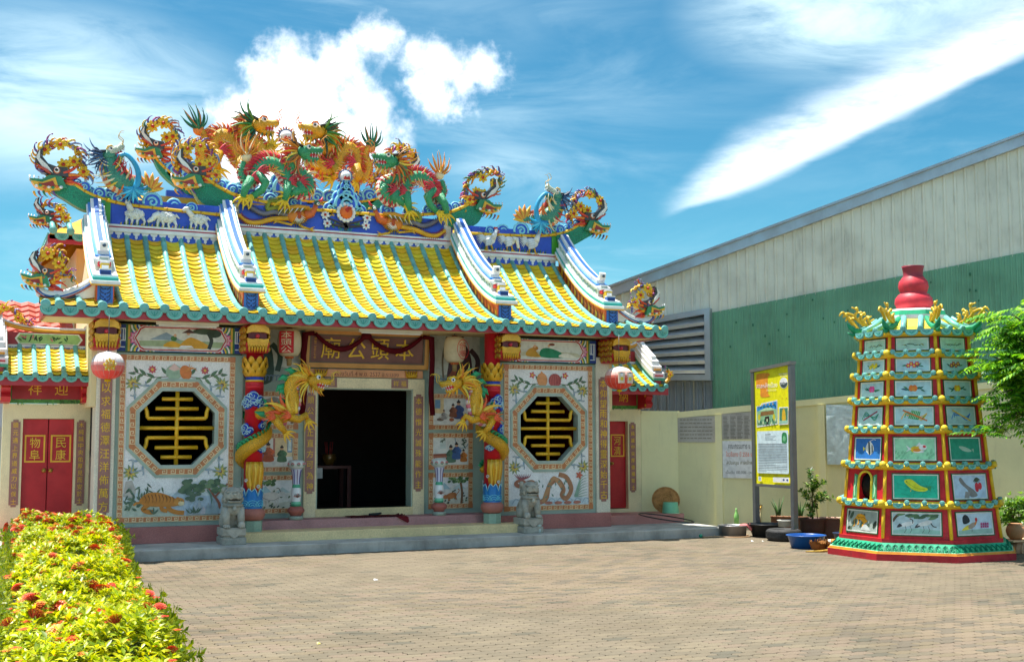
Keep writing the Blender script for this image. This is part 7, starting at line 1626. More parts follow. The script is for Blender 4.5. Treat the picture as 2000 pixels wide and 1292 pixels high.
G_ = C('#C0303C'); b = MB(); b.lathe([(.20, z + .38, G_), (.26, z + .42), (.295, z + .50), (.285, z + .58), (.235, z + .645), (.20, z + .665), (.215, z + .70), (.235, z + .77), (.22, z + .85), (.17, z + .915), (.15, z + .95), (.152, z + 1.0), (.165, z + 1.07), (.175, z + 1.10), (.15, z + 1.10), (.13, z + 1.0)], (PX, PY, 0), 28, G_)
for j in range(len(b.c) - 28 * 6, len(b.c)): b.c[j] = C('#8A2A36')
b.build('gourd_chimney', 'aged', pag)
# ------------------------------------------------------------ leaves
def nrm(a): return a / np.maximum(1e-6, np.linalg.norm(a, axis=1, keepdims=True))
def leaves(name, P, D, U, L, W, cols, parent, mat='leaf', sag=.12):
    """N leaves: base points P, directions D, face normals U, lengths L, widths W, colours (N,3)"""
    n = len(P); D = nrm(D); S = nrm(np.cross(D, U)); U = np.cross(S, D); L = L[:, None]; W = W[:, None]
    q = np.stack([P, P + D * L * .45 + S * W * .5 + U * W * .16, P + D * L - U * L * sag, P + D * L * .45 - S * W * .5 + U * W * .16, P + D * L * .5], 1).reshape(-1, 3)
    base = np.arange(n)[:, None] * 5; f = np.concatenate([base + np.array([[0, 1, 2, 4]]), base + np.array([[0, 4, 2, 3]])], 1).reshape(-1, 4)
    me = bpy.data.meshes.new(name); me.vertices.add(len(q)); po = np.array(wloc(parent)) if parent else np.zeros(3); me.vertices.foreach_set('co', (q - po).astype(np.float32).ravel())
    me.loops.add(f.size); me.loops.foreach_set('vertex_index', f.ravel().astype(np.int32)); me.polygons.add(len(f)); me.polygons.foreach_set('loop_start', np.arange(0, f.size, 4, dtype=np.int32))
    ca = me.color_attributes.new('Col', 'FLOAT_COLOR', 'CORNER'); c = np.ones((f.size, 4), np.float32); c[:, :3] = np.repeat(cols, 8, axis=0); ca.data.foreach_set('color', c.ravel())
    me.materials.append(MATS[mat]); me.update(); me.validate()
    ob = bpy.data.objects.new(name, me); COL.objects.link(ob)
    if parent: ob.parent = parent
    return ob
def palette(hs, n, w=None):
    a = np.array([C(h) for h in hs]); i = RNG.choice(len(hs), n, p=w); return a[i] * RNG.uniform(.8, 1.2, (n, 1))
def rosettes(P, N_, k, L, tilt=(.25, .9)):
    """k leaves round every point, splayed about its normal"""
    n = len(P); N_ = nrm(N_); A = nrm(np.cross(N_, RNG.normal(size=(n, 3)))); B = np.cross(N_, A)
    ph = RNG.uniform(0, 2 * np.pi, n)[:, None] + np.arange(k)[None] * 2.4 + RNG.normal(0, .25, (n, k)); el = RNG.uniform(*tilt, (n, k))
    d = (A[:, None] * np.cos(ph)[..., None] + B[:, None] * np.sin(ph)[..., None]) * np.cos(el)[..., None] + N_[:, None] * np.sin(el)[..., None]
    u = N_[:, None] * np.cos(el)[..., None] - (A[:, None] * np.cos(ph)[..., None] + B[:, None] * np.sin(ph)[..., None]) * np.sin(el)[..., None]
    p = np.repeat(P[:, None], k, 1) + N_[:, None] * (np.arange(k)[None, :, None] * .004)
    return p.reshape(-1, 3), d.reshape(-1, 3), u.reshape(-1, 3), (L[:, None] * RNG.uniform(.7, 1.15, (n, k))).ravel()

# ------------------------------------------------------------ hedge along the left of the yard
hedge = thing('hedge', 'long clipped hedge of bright yellow-green leaves dotted with red ixora flowers', 'hedge', (-5.4, -7.5, 0))
def hx(y): return np.interp(-y, [1.4, 8., 13.3, 15.5], [-5.80, -6.08, -6.32, -6.42]), np.interp(-y, [1.4, 8.46, 10.8, 13.7, 15.5], [-4.36, -5.06, -5.12, -5.42, -5.5])
def htop(x, y): return .66 + .07 * np.sin(y * 1.9 + x * 2.3) + .05 * np.sin(y * 4.3 - x * 5.1 + 1) + .03 * np.sin(y * 9.1 + x * 7.3)
def build_hedge():
    n = 8200; y = -1.4 - 13.9 * RNG.random(n) ** .85; xl, xr = hx(y); t = RNG.random(n); x = xl + (xr - xl) * t; e = np.minimum(t, 1 - t) * (xr - xl); z = htop(x, y) - .28 * np.maximum(0, .16 - e) / .16 + RNG.uniform(-.10, .03, n)
    N1 = np.stack([(t - .5) * .9, RNG.normal(0, .25, n), np.ones(n)], 1); P = [np.stack([x, y, z], 1)]; NN = [N1]
    m = 3200; y = -1.4 - 13.9 * RNG.random(m); xl, xr = hx(y); s = RNG.random(m) < .5; x = np.where(s, xl, xr) + RNG.normal(0, .04, m); z = RNG.random(m) * .55 + .04; P.append(np.stack([x, y, z], 1)); NN.append(np.stack([np.where(s, -1., 1.), RNG.normal(0, .3, m), RNG.uniform(.1, .8, m)], 1))
    m = 420; x = RNG.uniform(-5.8, -4.36, m); P.append(np.stack([x, -1.38 + RNG.normal(0, .05, m), RNG.random(m) * .6 + .05], 1)); NN.append(np.stack([RNG.normal(0, .3, m), np.ones(m), RNG.uniform(.2, 1, m)], 1))
    P = np.concatenate(P); NN = np.concatenate(NN); n = len(P); far = np.clip((P[:, 1] + 6) / 4.5, 0, 1)
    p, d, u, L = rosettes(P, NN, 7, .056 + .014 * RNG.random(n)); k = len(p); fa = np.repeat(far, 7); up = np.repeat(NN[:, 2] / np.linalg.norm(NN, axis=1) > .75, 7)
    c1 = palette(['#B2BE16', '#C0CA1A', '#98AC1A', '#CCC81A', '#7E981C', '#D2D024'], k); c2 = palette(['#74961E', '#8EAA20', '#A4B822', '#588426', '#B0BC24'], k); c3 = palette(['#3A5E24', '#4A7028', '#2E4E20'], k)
    c = c1 * (1 - fa[:, None]) + c2 * fa[:, None]; c = np.where(up[:, None], c, .45 * c + .55 * c3)  # leaves not facing up get shade mixed into their colour
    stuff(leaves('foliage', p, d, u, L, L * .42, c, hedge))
    # woody core that closes the gaps
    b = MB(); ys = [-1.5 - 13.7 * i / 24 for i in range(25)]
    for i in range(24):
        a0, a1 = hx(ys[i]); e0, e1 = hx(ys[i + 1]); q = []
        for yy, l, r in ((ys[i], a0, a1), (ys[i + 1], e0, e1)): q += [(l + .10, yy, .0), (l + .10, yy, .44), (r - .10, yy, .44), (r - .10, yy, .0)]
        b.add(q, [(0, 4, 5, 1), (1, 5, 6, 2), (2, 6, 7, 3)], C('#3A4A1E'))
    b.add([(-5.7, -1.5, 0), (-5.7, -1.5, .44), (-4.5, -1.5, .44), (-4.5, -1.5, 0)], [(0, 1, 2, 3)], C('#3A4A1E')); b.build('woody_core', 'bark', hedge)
    mes = []
    for h in (('#E23A1E', '#F0562A'), ('#EA5A1E', '#F8842E'), ('#D62A1E', '#EC4430'), ('#F0702A', '#F89A40')):
        b = MB()
        for i in range(34):
            t = i * 2.4; r = .058 * sqrt(i / 34); o = V((r * cos(t), r * sin(t), .045 - r * r * 9)); b.tube([o * .3 + V((0, 0, -.02)), o], .003, C('#B8482A'), 3, caps=False)
            for q in range(4): a = q * pi / 2 + i; e = V((cos(a), sin(a), .2)); s_ = V((-sin(a), cos(a), 0)); b.add([o, o + e * .008 + s_ * .005, o + e * .017, o + e * .008 - s_ * .005], [(0, 1, 2, 3)], C(h[(i + q) % 2]))
        mes.append(b.mesh('flower_head', mat='print'))
    off = wloc(hedge); n = 0
    while n < 299:
        y = -1.5 - 13. * random.random() ** 2.5; xl, xr = hx(y); t = random.uniform(.03, .97); x = float(xl + (xr - xl) * t); cl = sin(y * 2.1 + x * 3) + sin(y * .9 - x * 5)
        if cl < random.uniform(-1.6, 1.2) - (1.6 if y > -5 else 0): continue
        s_ = random.uniform(.6, 1.05); link('flower_head', mes[n % 4], hedge, V((x, y, float(htop(x, y)) + .015 - (.1 if t < .08 or t > .92 else 0))) - off, (random.uniform(-.4, .4), random.uniform(-.5, .5), random.uniform(0, 6)), (s_,) * 3); n += 1
    fm = MB(); rnd = random.Random(3)                   # smaller blooms, far end thickest
    for q in range(900):
        y = -1.45 - 12.6 * rnd.random() ** 2.8; xl, xr = hx(y); t = rnd.random(); x = float(xl + (xr - xl) * t); z = float(htop(x, y)) - (.12 if t < .08 or t > .92 else .0) + rnd.uniform(-.02, .02); r0 = rnd.uniform(.018, .036); hh = (('#E23A1E', '#F0562A'), ('#EA5A1E', '#F8842E'), ('#C9281C', '#E23A2A'))[q % 3]
        for i in range(11):
            r = r0 * sqrt(i / 11); o = V((x + r * cos(i * 2.4), y + r * sin(i * 2.4), z + .02 - r * r * 8))
            for w in range(2): a = w * pi / 2 + i; e = V((cos(a), sin(a), .1)) * .011; s_ = V((-sin(a), cos(a), 0)) * .004; fm.add([o - e - s_, o + e - s_, o + e + s_, o - e + s_], [(0, 1, 2, 3)], C(hh[(i + w) % 2]))
    stuff(fm.build('small_blooms', 'print', hedge))
    for k in range(46): x = float(random.choice([-5.84, -5.82, -5.86])) ; y = random.uniform(-2.6, -1.35); link('flower_head', mes[2 if k % 2 else 0], hedge, V((float(hx(y)[0]) - .05, y, random.uniform(.15, .6))) - off, (0, -1.2, random.uniform(-.5, .5)), (.85,) * 3)
build_hedge()

# ------------------------------------------------------------ tree reaching in from the right
def pinnate_tree():
    t = thing('broadleaf_tree', 'green tree with feathery compound leaves reaching over the pagoda from the right', 'tree', (8.75, -7.35, 0))
    b = MB(); b.tube([(8.75, -7.35, -.05), (8.72, -7.3, .8), (8.55, -7.2, 1.6), (8.1, -7.0, 2.3)], [.10, .085, .075, .06], C('#6A5A48'), 9); b.build('trunk', 'bark', t)
    rnd = random.Random(11); tips = []; b = MB()
    for i in range(66):
        a = rnd.uniform(0, 2 * pi); el = rnd.uniform(-.35, 1.2); r = rnd.uniform(.55, 1.0); s_ = V((8.05, -6.95, rnd.uniform(1.95, 3.05))); d = V((cos(a) * cos(el) * 1.1, sin(a) * cos(el) * .8, sin(el) * 1.15)); m = s_ + d * r * .5 + V((0, 0, .12)); e = s_ + d * r
        b.tube([s_, m, e], [.03, .018, .008], C('#5E5240'), 5); tips += [(e, d), (m, d), ((m + e) / 2, d), ((s_ + m) / 2, d)]
    b.build('branches', 'bark', t); P = []; D = []; U = []; L = []; W = []
    for e, d in tips:
        for j in range(5):
            a = rnd.uniform(0, 2 * pi); dd = (V((d.x, d.y, 0)) * .8 + V((cos(a), sin(a), rnd.uniform(-.35, .5)))).normalized(); o = e + V((rnd.uniform(-.1, .1), rnd.uniform(-.1, .1), rnd.uniform(-.1, .1))); ln = rnd.uniform(.28, .48); side = dd.cross(V((0, 0, 1))).normalized(); up = side.cross(dd); m = 8
            for q in range(m):
                f = (q + .6) / m; p = o + dd * ln * f - V((0, 0, .22 * ln * f * f)); l = .145 * (1 - .45 * abs(f - .45) * 2) * rnd.uniform(.85, 1.15)
                for s_ in (-1, 1): P.append(p); D.append(side * s_ + dd * .55 - V((0, 0, .35))); U.append(up + side * s_ * .3); L.append(l); W.append(l * .34)
    n = len(P); c = palette(['#72B428', '#5A9A24', '#8AC432', '#4A8420', '#A2CE3E', '#3A7020'], n); lo = np.array([p.z for p in P]); 
    stuff(leaves('crown', np.array(P), np.array(D), np.array(U), np.array(L), np.array(W), c, t, sag=.18)); return t
pinnate_tree()
def bush(name, label, cat, o, r, n, cols, L=.07, k=6, group=None, stem=True, W=.45):
    t = thing(name, label, cat, o, group); d = nrm(RNG.normal(size=(n, 3))); d[:, 2] = np.abs(d[:, 2]) * 1.0 - .15; rad = RNG.uniform(.55, 1., (n, 1)) * (1 + .2 * np.sin(d[:, :1] * 7 + d[:, 1:2] * 5)); P = np.array(o) + np.array([0, 0, r[2] * .9]) + d * rad * np.array(r)
    p, dd, u, ll = rosettes(P, d + np.array([0, 0, .6]), k, np.full(n, L)); stuff(leaves('foliage', p, dd, u, ll, ll * W, palette(cols, len(p)), t))
    if stem:
        b = MB()
        for i in range(6): a = i * 1.05; b.tube([V(o) + V((cos(a) * .03, sin(a) * .03, 0)), V(o) + V((cos(a) * r[0] * .4, sin(a) * r[1] * .4, r[2] * .8)), V(o) + V((cos(a) * r[0] * .7, sin(a) * r[1] * .7, r[2] * 1.3))], [.018, .012, .005], C('#6A5A44'), 5)
        b.build('stems', 'bark', t)
    return t
bush('shrub', 'dark green leafy shrub behind the right foot of the pagoda', 'shrub', (8.75, -4.55, 0), (.5, .5, .42), 420, ['#3E6E22', '#55862A', '#6E9E30', '#2E5420'], .08)
bush('shrub', 'lighter green shrub at the right edge of the yard, under the tree', 'shrub', (9.35, -5.3, 0), (.45, .45, .48), 360, ['#5A8A26', '#76A432', '#8CB23A', '#3E6A22'], .085)

# ------------------------------------------------------------ neighbours at the left edge
nb = thing('neighbour_house', 'white house with a wavy red tile roof at the left edge, behind the side gate', 'house', (-8, 6, 0))
b = MB(); b.box(-14, -5.74, 3.2, 9, 0, 2.74, C('#CDD6DC')); b.box(-14, -5.80, 3.1, 3.2, 2.0, 2.45, C('#B8C4CE')); b.build('wall', 'plaster', nb)
b = MB(); b.box(-14.2, -5.3, 2.5, 9.2, 2.74, 2.84, C('#6A4A40')); b.build('eave', 'plaster', nb)
b = MB(); n = 60; m = 14; vs = []; fs = []
for j in range(m):
    for e in (0, 1):
        for i in range(n * 2 + 1):
            x = -12.2 + i * 7.6 / (n * 2); y = 2.4 + (j + e) * .22; z = 2.84 + (j + e) * .115 + (.035 if e == 0 else 0) + .02 * cos(i * pi * .5); vs.append((x, y, z))
w = n * 2 + 1
for j in range(m * 2 - 1):
    for i in range(w - 1): fs.append((j * w + i, j * w + i + 1, (j + 1) * w + i + 1, (j + 1) * w + i))
b.add(vs, fs, C('#B8584A')); b.build('tile_roof', 'terrazzo', nb)
b = MB()
for k in range(8): b.box(-7.0, -5.9, 3.08, 3.11, 1.55 + k * .05, 1.575 + k * .05, C('#8A98A4'))
b.build('vent_louvre', 'plaster', nb)
b = MB(); b.box(-9., -5.72, -.72, 2.6, -.05, .20, C('#B9B6AC'), .03); struct(b.build('left_pavement', 'concrete'))
b = MB(); b.box(-5.98, -5.70, -1.0, .3, -.05, .26, C('#C4C0B4'), .05); struct(b.build('kerb_stone', 'concrete'))
# ------------------------------------------------------------ guardian lions
def lion(x, y, f, label):
    t = thing('stone_lion', label, 'statue', (x, y, .155), 'stone lions flanking the porch'); S = C('#B4B1A4'); zb = .155
    b = MB(); F = frame_xz(x, y, zb); b.fbox(F, -.19, .19, 0, .11, -.24, .22, S, .012); b.fbox(F, -.165, .165, .111, .135, -.22, .195, S, .006); b.fbox(F, -.185, .185, .136, .255, -.235, .215, S, .01); b.prism(F, [(-.14, .235), (.14, .235), (.05, .13), (0, .10), (-.05, .13)], .2, .226, C('#BCB9AC')); b.build('plinth', 'stone', t)
    P = lambda a, d, c: fp(F, a, d, c)
    b = MB(); b.tube([P(0, .27, -.14), P(0, .38, -.12), P(0, .50, -.04), P(0, .60, .04), P(0, .68, .06)], [.16, .17, .155, .15, .12], S, 14, flat=1.); b.ell(P(-.10, .34, -.06), .09, .13, .10, S); b.ell(P(.10, .34, -.06), .09, .13, .10, S); b.ell(P(0, .55, .09), .15, .09, .11, S)
    b.lathe([(.155, .0), (.168, .018), (.155, .036)], P(0, .585, .06), 18, C('#A8A598')); b.ell(P(0, .555, .215), .035, .03, .04, C('#BEBBAE'), 9, 7); body = b.build('body', 'stone', t)
    b = MB(); b.ell(P(0, .765, .06), .150, .135, .125, S, 16, 11); b.fbox(F, -.115, .115, .70, .80, .10, .215, S, .025); b.fbox(F, -.10, .10, .645, .685, .09, .20, S, .018); b.fbox(F, -.12, .12, .80, .83, .10, .205, S, .01)
    b.ell(P(0, .775, .215), .035, .02, .025, S, 8, 6)
    for s in (-1, 1): b.ell(P(s * .06, .79, .20), .03, .02, .022, C('#BEBBAE'), 8, 6); b.ell(P(s * .14, .84, .02), .035, .05, .05, S, 8, 6); b.ell(P(s * .06, .725, .20), .04, .02, .03, S, 8, 6)
    for k in range(26):
        a = k * 2.4; r = .135; b.ell(P(cos(a) * r, .755 + .095 * sin(k * 1.7), .02 - .11 * abs(sin(a))), .038, .038, .038, C('#ACA99C'), 7, 5)
    for k in range(9): a = pi * k / 8; b.ell(P(cos(a) * .135, .70 - .06 * sin(a), .10), .03, .03, .035, C('#ACA99C'), 7, 5)
    hd = b.build('head', 'stone', t); b = MB(); b.fbox(F, -.085, .085, .683, .702, .13, .205, C('#2E2D28')); b.build('mouth', 'stone', hd)
    for s in (-1, 1):
        b = MB(); b.tube([P(s * .105, .56, .08), P(s * .115, .42, .13), P(s * .115, .31, .15)], [.075, .06, .055], S, 10); b.ell(P(s * .115, .285, .175), .062, .06, .035, S, 10, 7)
        for k in (-1, 0, 1): b.ell(P(s * .115 + k * .03, .275, .225), .018, .025, .02, S, 7, 5)
        b.build('foreleg', 'stone', t)
    b = MB(); b.ell(P(f * .115, .305, .20), .055, .055, .055, C('#BCB9AC'), 10, 8); b.tube([P(-f * .02, .34, -.22), P(-f * .05, .48, -.22), P(0, .58, -.18)], [.05, .06, .02], S, 8); b.build('tail', 'stone', t)
lion(-2.56, -.62, 1, 'grey stone guardian lion on the left of the porch steps, below the tiger picture')
lion(2.62, -.60, -1, 'grey stone guardian lion on the right of the porch steps, below the dragon picture')

# ------------------------------------------------------------ lanterns, cloth, vases, mat
def lantern(x, y, z, rx, rz, label, kind, grp='lanterns hung under the eave'):
    t = thing('lantern', label, 'lantern', (x, y, z - rz), grp); n = 24; b = MB(); prf = []
    for i in range(15):
        a = -pi / 2 + pi * i / 14; r = rx * (cos(a) ** (.75 if kind < 2 else .38)) if abs(a) < pi / 2 - .01 else .05
        u = (sin(a) + 1) / 2
        c = [C('#D8463E', 1), C('#E0685E'), C('#DE9A92'), C('#D9CCC8'), C('#D5D0CE')][min(4, int(u * 5))] if kind == 0 else [C('#D8402E'), C('#DC4A38'), C('#DE6A58'), C('#D8A89C'), C('#CFC4BC')][min(4, int(u * 5))] if kind == 1 else C('#DCC9A4')
        prf.append((max(r, .04), z + rz * sin(a), c))
    b.lathe(prf, (x, y, 0), n); bd = b.build('lantern_body', 'cloth' if kind == 2 else 'print', t)
    b = MB()
    if kind < 2:
        for k in range(16):
            a = 2 * pi * k / 16; b.tube([(x + rx * 1.005 * cos(a) * cos(e) ** .75, y + rx * 1.005 * sin(a) * cos(e) ** .75, z + rz * sin(e)) for e in [-1.3 + 2.6 * j / 9 for j in range(10)]], (.0025), C('#D8A8A0'), 4, caps=False)
        b.build('ribs', 'plastic', bd); b = MB()
        F = frame_xz(x, y - rx * .97, z); G_ = C('#D8B42A')
        if kind == 0:
            for k in range(22): a = k * 2.4; r = rx * .36 * sqrt(k / 22); b.ell(fp(F, r * cos(a), r * sin(a) * 1.0, -.03 * (r / rx) ** 2), .016, .006, .02, G_ if k % 3 else C('#E8DC9A'), 6, 4)
            text(b, F, '福', 0, 0, .16, C('#C89A1E'), .012, .15)
        else:
            for q in (-.09, .08):
                b.prism(F, [(q - .055, -.1), (q + .055, -.1), (q + .06, .1), (q - .06, .1)], -.04, .003, C('#C9B8A4')); b.ell(fp(F, q, .05, .0), .035, .01, .04, C('#E6E6EE'), 8, 6); b.ell(fp(F, q, -.02, .0), .04, .01, .035, C('#E0B82A'), 8, 6); b.ell(fp(F, q, .085, .0), .035, .008, .012, C('#3A3A44'), 8, 5)
        b.build('gilt_emblem', 'print', bd)
        b = MB(); b.lathe([(.05, z - rz * 1.02), (.045, z - rz * 1.10), (.05, z - rz * 1.18), (.015, z - rz * 1.2)], (x, y, 0), 10, C('#D8B41E')); b.tube([(x, y, z - rz * 1.2), (x, y, z - rz * 1.5)], [.012, .006], C('#D8A03A'), 6); b.build('tassel', 'cloth', t)
    else:
        F = frame((x, y, z), (cos(.0), 0, 0), (0, -1, 0)); sd = -1 if x < 0 else 1
        for row, s_ in enumerate('本頭公' if sd < 0 else '合境平安'):
            ang = -pi / 2 + (-.5 if sd < 0 else .35) + (0 if sd < 0 else .42 * (row // 2) - .1); rr = rx * 1.0; px_, py_ = x + rr * cos(ang), y + rr * sin(ang); F = frame((px_, py_, z), (-sin(ang), cos(ang), 0), (cos(ang), sin(ang), 0))
            if sd < 0: b.fbox(F, -.12, .12, .12 - row * .12 - .06, .12 - row * .12 + .06, -.03, .004, C('#C01C24')); text(b, F, s_, 0, .12 - row * .12, .11, C('#E2CDA8'), .006, .18)
            else: text(b, F, s_, 0, .06 - .13 * (row % 2), .12, C('#C01C24'), .006, .10)
        if sd > 0:
            ang = -pi / 2 + .45; F = frame((x + rx * cos(ang), y + rx * sin(ang), z), (-sin(ang), cos(ang), 0), (cos(ang), sin(ang), 0)); b.stroke(F, [(a, d) for a, d in circle(0, 0, .15, 22, 0, 2 * pi * .999, .17)], .012, C('#C01C24'), .004)
        b.build('lettering', 'print', bd); b = MB(); b.lathe([(.08, z - rz * .98), (.075, z - rz * 1.1), (.05, z - rz * 1.14)], (x, y, 0), 12, C('#C8683A')); b.tube([(x, y, z - rz * 1.1), (x, y, z - rz * 1.65)], [.05, .04], C('#A88A5A'), 8); b.build('tassel', 'cloth', t)
    b = MB(); b.lathe([(.06, z + rz * .97), (.055, z + rz * 1.06), (.02, z + rz * 1.08)], (x, y, 0), 10, C('#B8B8B8') if kind < 2 else C('#8A2A2A')); b.tube([(x, y, z + rz), (x, y, 3.66)], .006, C('#5A5A5A'), 4); b.build('hanger', 'metal', t)
lantern(-4.50, -.80, 2.90, .245, .205, 'round pink and white lantern with gold emblem before the left pilaster', 0)
lantern(4.36, -.80, 2.875, .262, .205, 'round red lantern with small painted figures before the right pilaster', 1)
lantern(-1.50, .10, 3.40, .20, .235, 'barrel lantern with red lettered band left of the name board', 2)
lantern(1.50, .10, 3.37, .20, .235, 'barrel lantern with red characters in an oval right of the name board', 2)
b = MB()
for x0, x1, dip in ((-.98, -.06, .26), (-.06, .98, .27)):
    pts = [(lerp(x0, x1, i / 14), .36, 3.60 - dip * sin(pi * i / 14) ** .9) for i in range(15)]; b.tube(pts, prof([.03, .042, .05, .042, .03], 15), C('#5A0E1A'), 8, flat=.6)
for x in (-1.16, 1.16): b.tube([(x * .86, .36, 3.6), (x, .36, 3.58), (x * 1.02, .38, 3.2), (x * 1.0, .38, 2.6), (x * 1.03, .38, 2.2)], [.04, .06, .05, .055, .05], C('#5A0E1A'), 8, flat=.5)
b.ell((-.06, .36, 3.58), .1, .05, .06, C('#5A0E1A')); tag(b.build('cloth_swag', 'cloth'), 'dark red cloth swag draped in two loops across the name board', 'cloth')
def vase(x, label):
    y, z0 = .17, .445; t = thing('porcelain_stand', label, 'vase', (x, y, z0), 'porcelain stands beside the doorway'); L = lambda pr, nm, mat='glaze': (lambda b: (b.lathe(pr, (x, y, z0), 22), b.build(nm, mat, t))[1])(MB())
    L([(.125, 0, C('#8E9A8E')), (.125, .06, C('#8E9A8E')), (.10, .062, C('#8E9A8E'))], 'foot', 'terrazzo'); L([(.09, .062, C('#9A5A50')), (.10, .09, C('#9A5A50')), (.14, .13, C('#9A5A50')), (.145, .16, C('#9A5A50')), (.12, .20, C('#9A5A50')), (.085, .22, C('#9A5A50'))], 'red_bowl', 'terrazzo')
    st = L([(.075, .22, C('#4A9A78')), (.085, .26, C('#6AB090')), (.075, .30, C('#DCE0DA')), (.072, .31, C('#DCE0DA')), (.082, .37, C('#DCE0DA')), (.085, .43, C('#DCE0DA')), (.08, .50, C('#DCE0DA')), (.068, .53, C('#4A9A78')), (.062, .58, C('#4A9A78')), (.058, .585, C('#C4C4D4')), (.06, .70, C('#C4C4D4')), (.075, .79, C('#C4C4D4')), (.088, .83, C('#C4C4D4')), (.09, .84, C('#D8DCD8'))], 'stem')
    b = MB()
    for k in range(8): a = 2 * pi * k / 8; b.tube([(x + (r + .002) * cos(a), y + (r + .002) * sin(a), z0 + h) for r, h in ((.058, .59), (.06, .70), (.075, .79), (.088, .83))], [.012, .013, .015, .016], C('#3A3A8A' if k % 2 else '#7A5A7A'), 5, flat=.4)
    F = frame_xz(x, y - .085, z0 + .42)
    for k in range(7): h = hook((0, -.05), .4 + k * .38, .07, .5, 3); b.stroke(F, h, .01, C(('#A84A4A', '#4A5A4A', '#6A4A3A')[k % 3]), .004, .003)
    b.build('painted_flowers', 'print', st)
    hd = L([(.085, .84, C('#BFC4BE')), (.13, .87, C('#BFC4BE')), (.145, .915, C('#C8CCC6')), (.135, .965, C('#C8CCC6')), (.10, .99, C('#C8CCC6')), (.0, .995, C('#C8CCC6'))], 'drum_top')
    b = MB()
    for k in range(5): a = -pi / 2 + (k - 2) * .7; F = frame((x + .143 * cos(a), y + .143 * sin(a), z0 + .92), (-sin(a), cos(a), 0), (cos(a), sin(a), 0)); [b.ell(fp(F, .02 * cos(q), .018 * sin(q), .002), .014, .006, .014, C('#B87A7A' if q < 4 else '#6A8A72'), 6, 4) for q in range(6)]
    b.build('painted_flowers', 'print', hd)
vase(-1.33, 'tall patterned porcelain stand on a red bowl, left of the dark doorway'); vase(1.24, 'tall patterned porcelain stand on a red bowl, right of the dark doorway')
b = MB(); n, m = 16, 8; vs = [(-.40 + .98 * i / n + .02 * sin(j), .09 + .42 * j / m + .015 * sin(i * 1.3), .452 + .012 * abs(sin(i * .9 + j * 1.1)) + (.03 if i == n else 0) * (j % 2)) for j in range(m + 1) for i in range(n + 1)]
b.add(vs, [(j * (n + 1) + i, j * (n + 1) + i + 1, (j + 1) * (n + 1) + i + 1, (j + 1) * (n + 1) + i) for j in range(m) for i in range(n)], C('#5E1620'), True)
b.add([(.40, .09, .46), (.60, .09, .46), (.62, .03, .44), (.63, .02, .36), (.60, .02, .34), (.44, .03, .43)], [(0, 1, 2, 5), (5, 2, 3, 4)], C('#6A1A24'))
for i in range(30): b.tube([(-.4 + i * .034, .075, .455), (-.4 + i * .034, .05, .448)], .004, C('#7A2A30'), 4)
tag(b.build('door_mat', 'cloth'), 'dark red fringed mat lying before the temple doorway', 'mat')
b = MB(); b.tube([(.02, .40, .475), (.12, .36, .48), (.22, .30, .50)], [.02, .024, .016], C('#3A3A3A'), 8); tag(b.build('rolled_cloth', 'cloth'), 'small dark grey roll lying on the red door mat', 'cloth')
b = MB(); b.lathe([(.045, .156), (.045, .22), (.03, .24), (.03, .26), (.045, .27), (.045, .29), (.02, .31), (.012, .34), (.0, .35)], (2.74, -.78, 0), 12, C('#A9B8B4')); tag(b.build('glass_bottle', 'glaze'), 'small pale bottle standing at the right end of the yellow step', 'bottle')

# ------------------------------------------------------------ things along the yard wall
def basin(name, label, x, y, r0, r1, h, col, mat, cat, lip=.015, group=None):
    t = thing(name, label, cat, (x, y, .004), group); b = MB(); b.lathe([(r0, .004), (r1, h), (r1 + lip, h + .004), (r1 + lip, h + .016), (r1, h + .018), (r1 - .012, h), (r0 - .012, .02), (0, .02)], (x, y, 0), 28, C(col)); b.build('shell', mat, t)
    return t
al = basin('metal_basin', 'dull aluminium basin with a pink cloth over its rim, beside the grey kerb', 6.42, -1.32, .24, .255, .19, '#A9A6A6', 'metal', 'basin')
b = MB(); b.ell((6.60, -1.44, .20), .10, .09, .035, C('#D87A7A'), 12, 7); b.tube([(6.62, -1.52, .205), (6.64, -1.56, .17), (6.64, -1.565, .12)], [.05, .05, .03], C('#D87A7A'), 7, flat=.4); tag(b.build('pink_cloth', 'cloth'), 'crumpled pink cloth hanging over the rim of the aluminium basin', 'cloth')
b = MB(); b.tube([(6.42 + .34 * cos(a), -1.32 + .32 * sin(a), .012) for a in [2 * pi * i / 30 for i in range(27)]] + [(6.2, -1.3, .012), (5.75, -1.33, .012)], .010, C('#C9A27A'), 6); b.ell((5.72, -1.33, .035), .036, .036, .036, C('#1E9A7A'), 10, 7); tag(b.build('garden_hose', 'plastic'), 'thin beige hose looped round the metal basin, green ball at its end', 'hose')
bt = basin('black_tub', 'wide black rubber tub at the foot of the left sign post', 6.95, -1.62, .25, .34, .22, '#26282B', 'plastic', 'tub', .02)
t = thing('car_tyre', 'worn black car tyre lying flat between the sign posts', 'tyre', (6.72, -2.42, 0)); b = MB(); b.lathe([(.19, .02), (.25, .0), (.29, .03), (.305, .07), (.305, .15), (.29, .185), (.25, .205), (.19, .19), (.17, .15), (.18, .1), (.17, .05), (.19, .02)], (6.72, -2.42, 0), 32, C('#3A3A3A')); b.build('rubber', 'rubber', t); b = MB()
for k in range(60): a = 2 * pi * k / 60; F = frame((6.72 + .306 * cos(a), -2.42 + .306 * sin(a), .11), (-sin(a), cos(a), 0), (cos(a), sin(a), 0)); b.fbox(F, -.012, .010, -.05, -.008, -.004, .002, C('#343434')); b.fbox(F, -.008, .014, .008, .05, -.004, .002, C('#343434'))
stuff(b.build('tread', 'rubber', t))
basin('blue_basin', 'blue plastic basin standing on the pavers below the right sign post', 6.18, -3.72, .24, .30, .20, '#1C55A0', 'plastic', 'basin', .025)
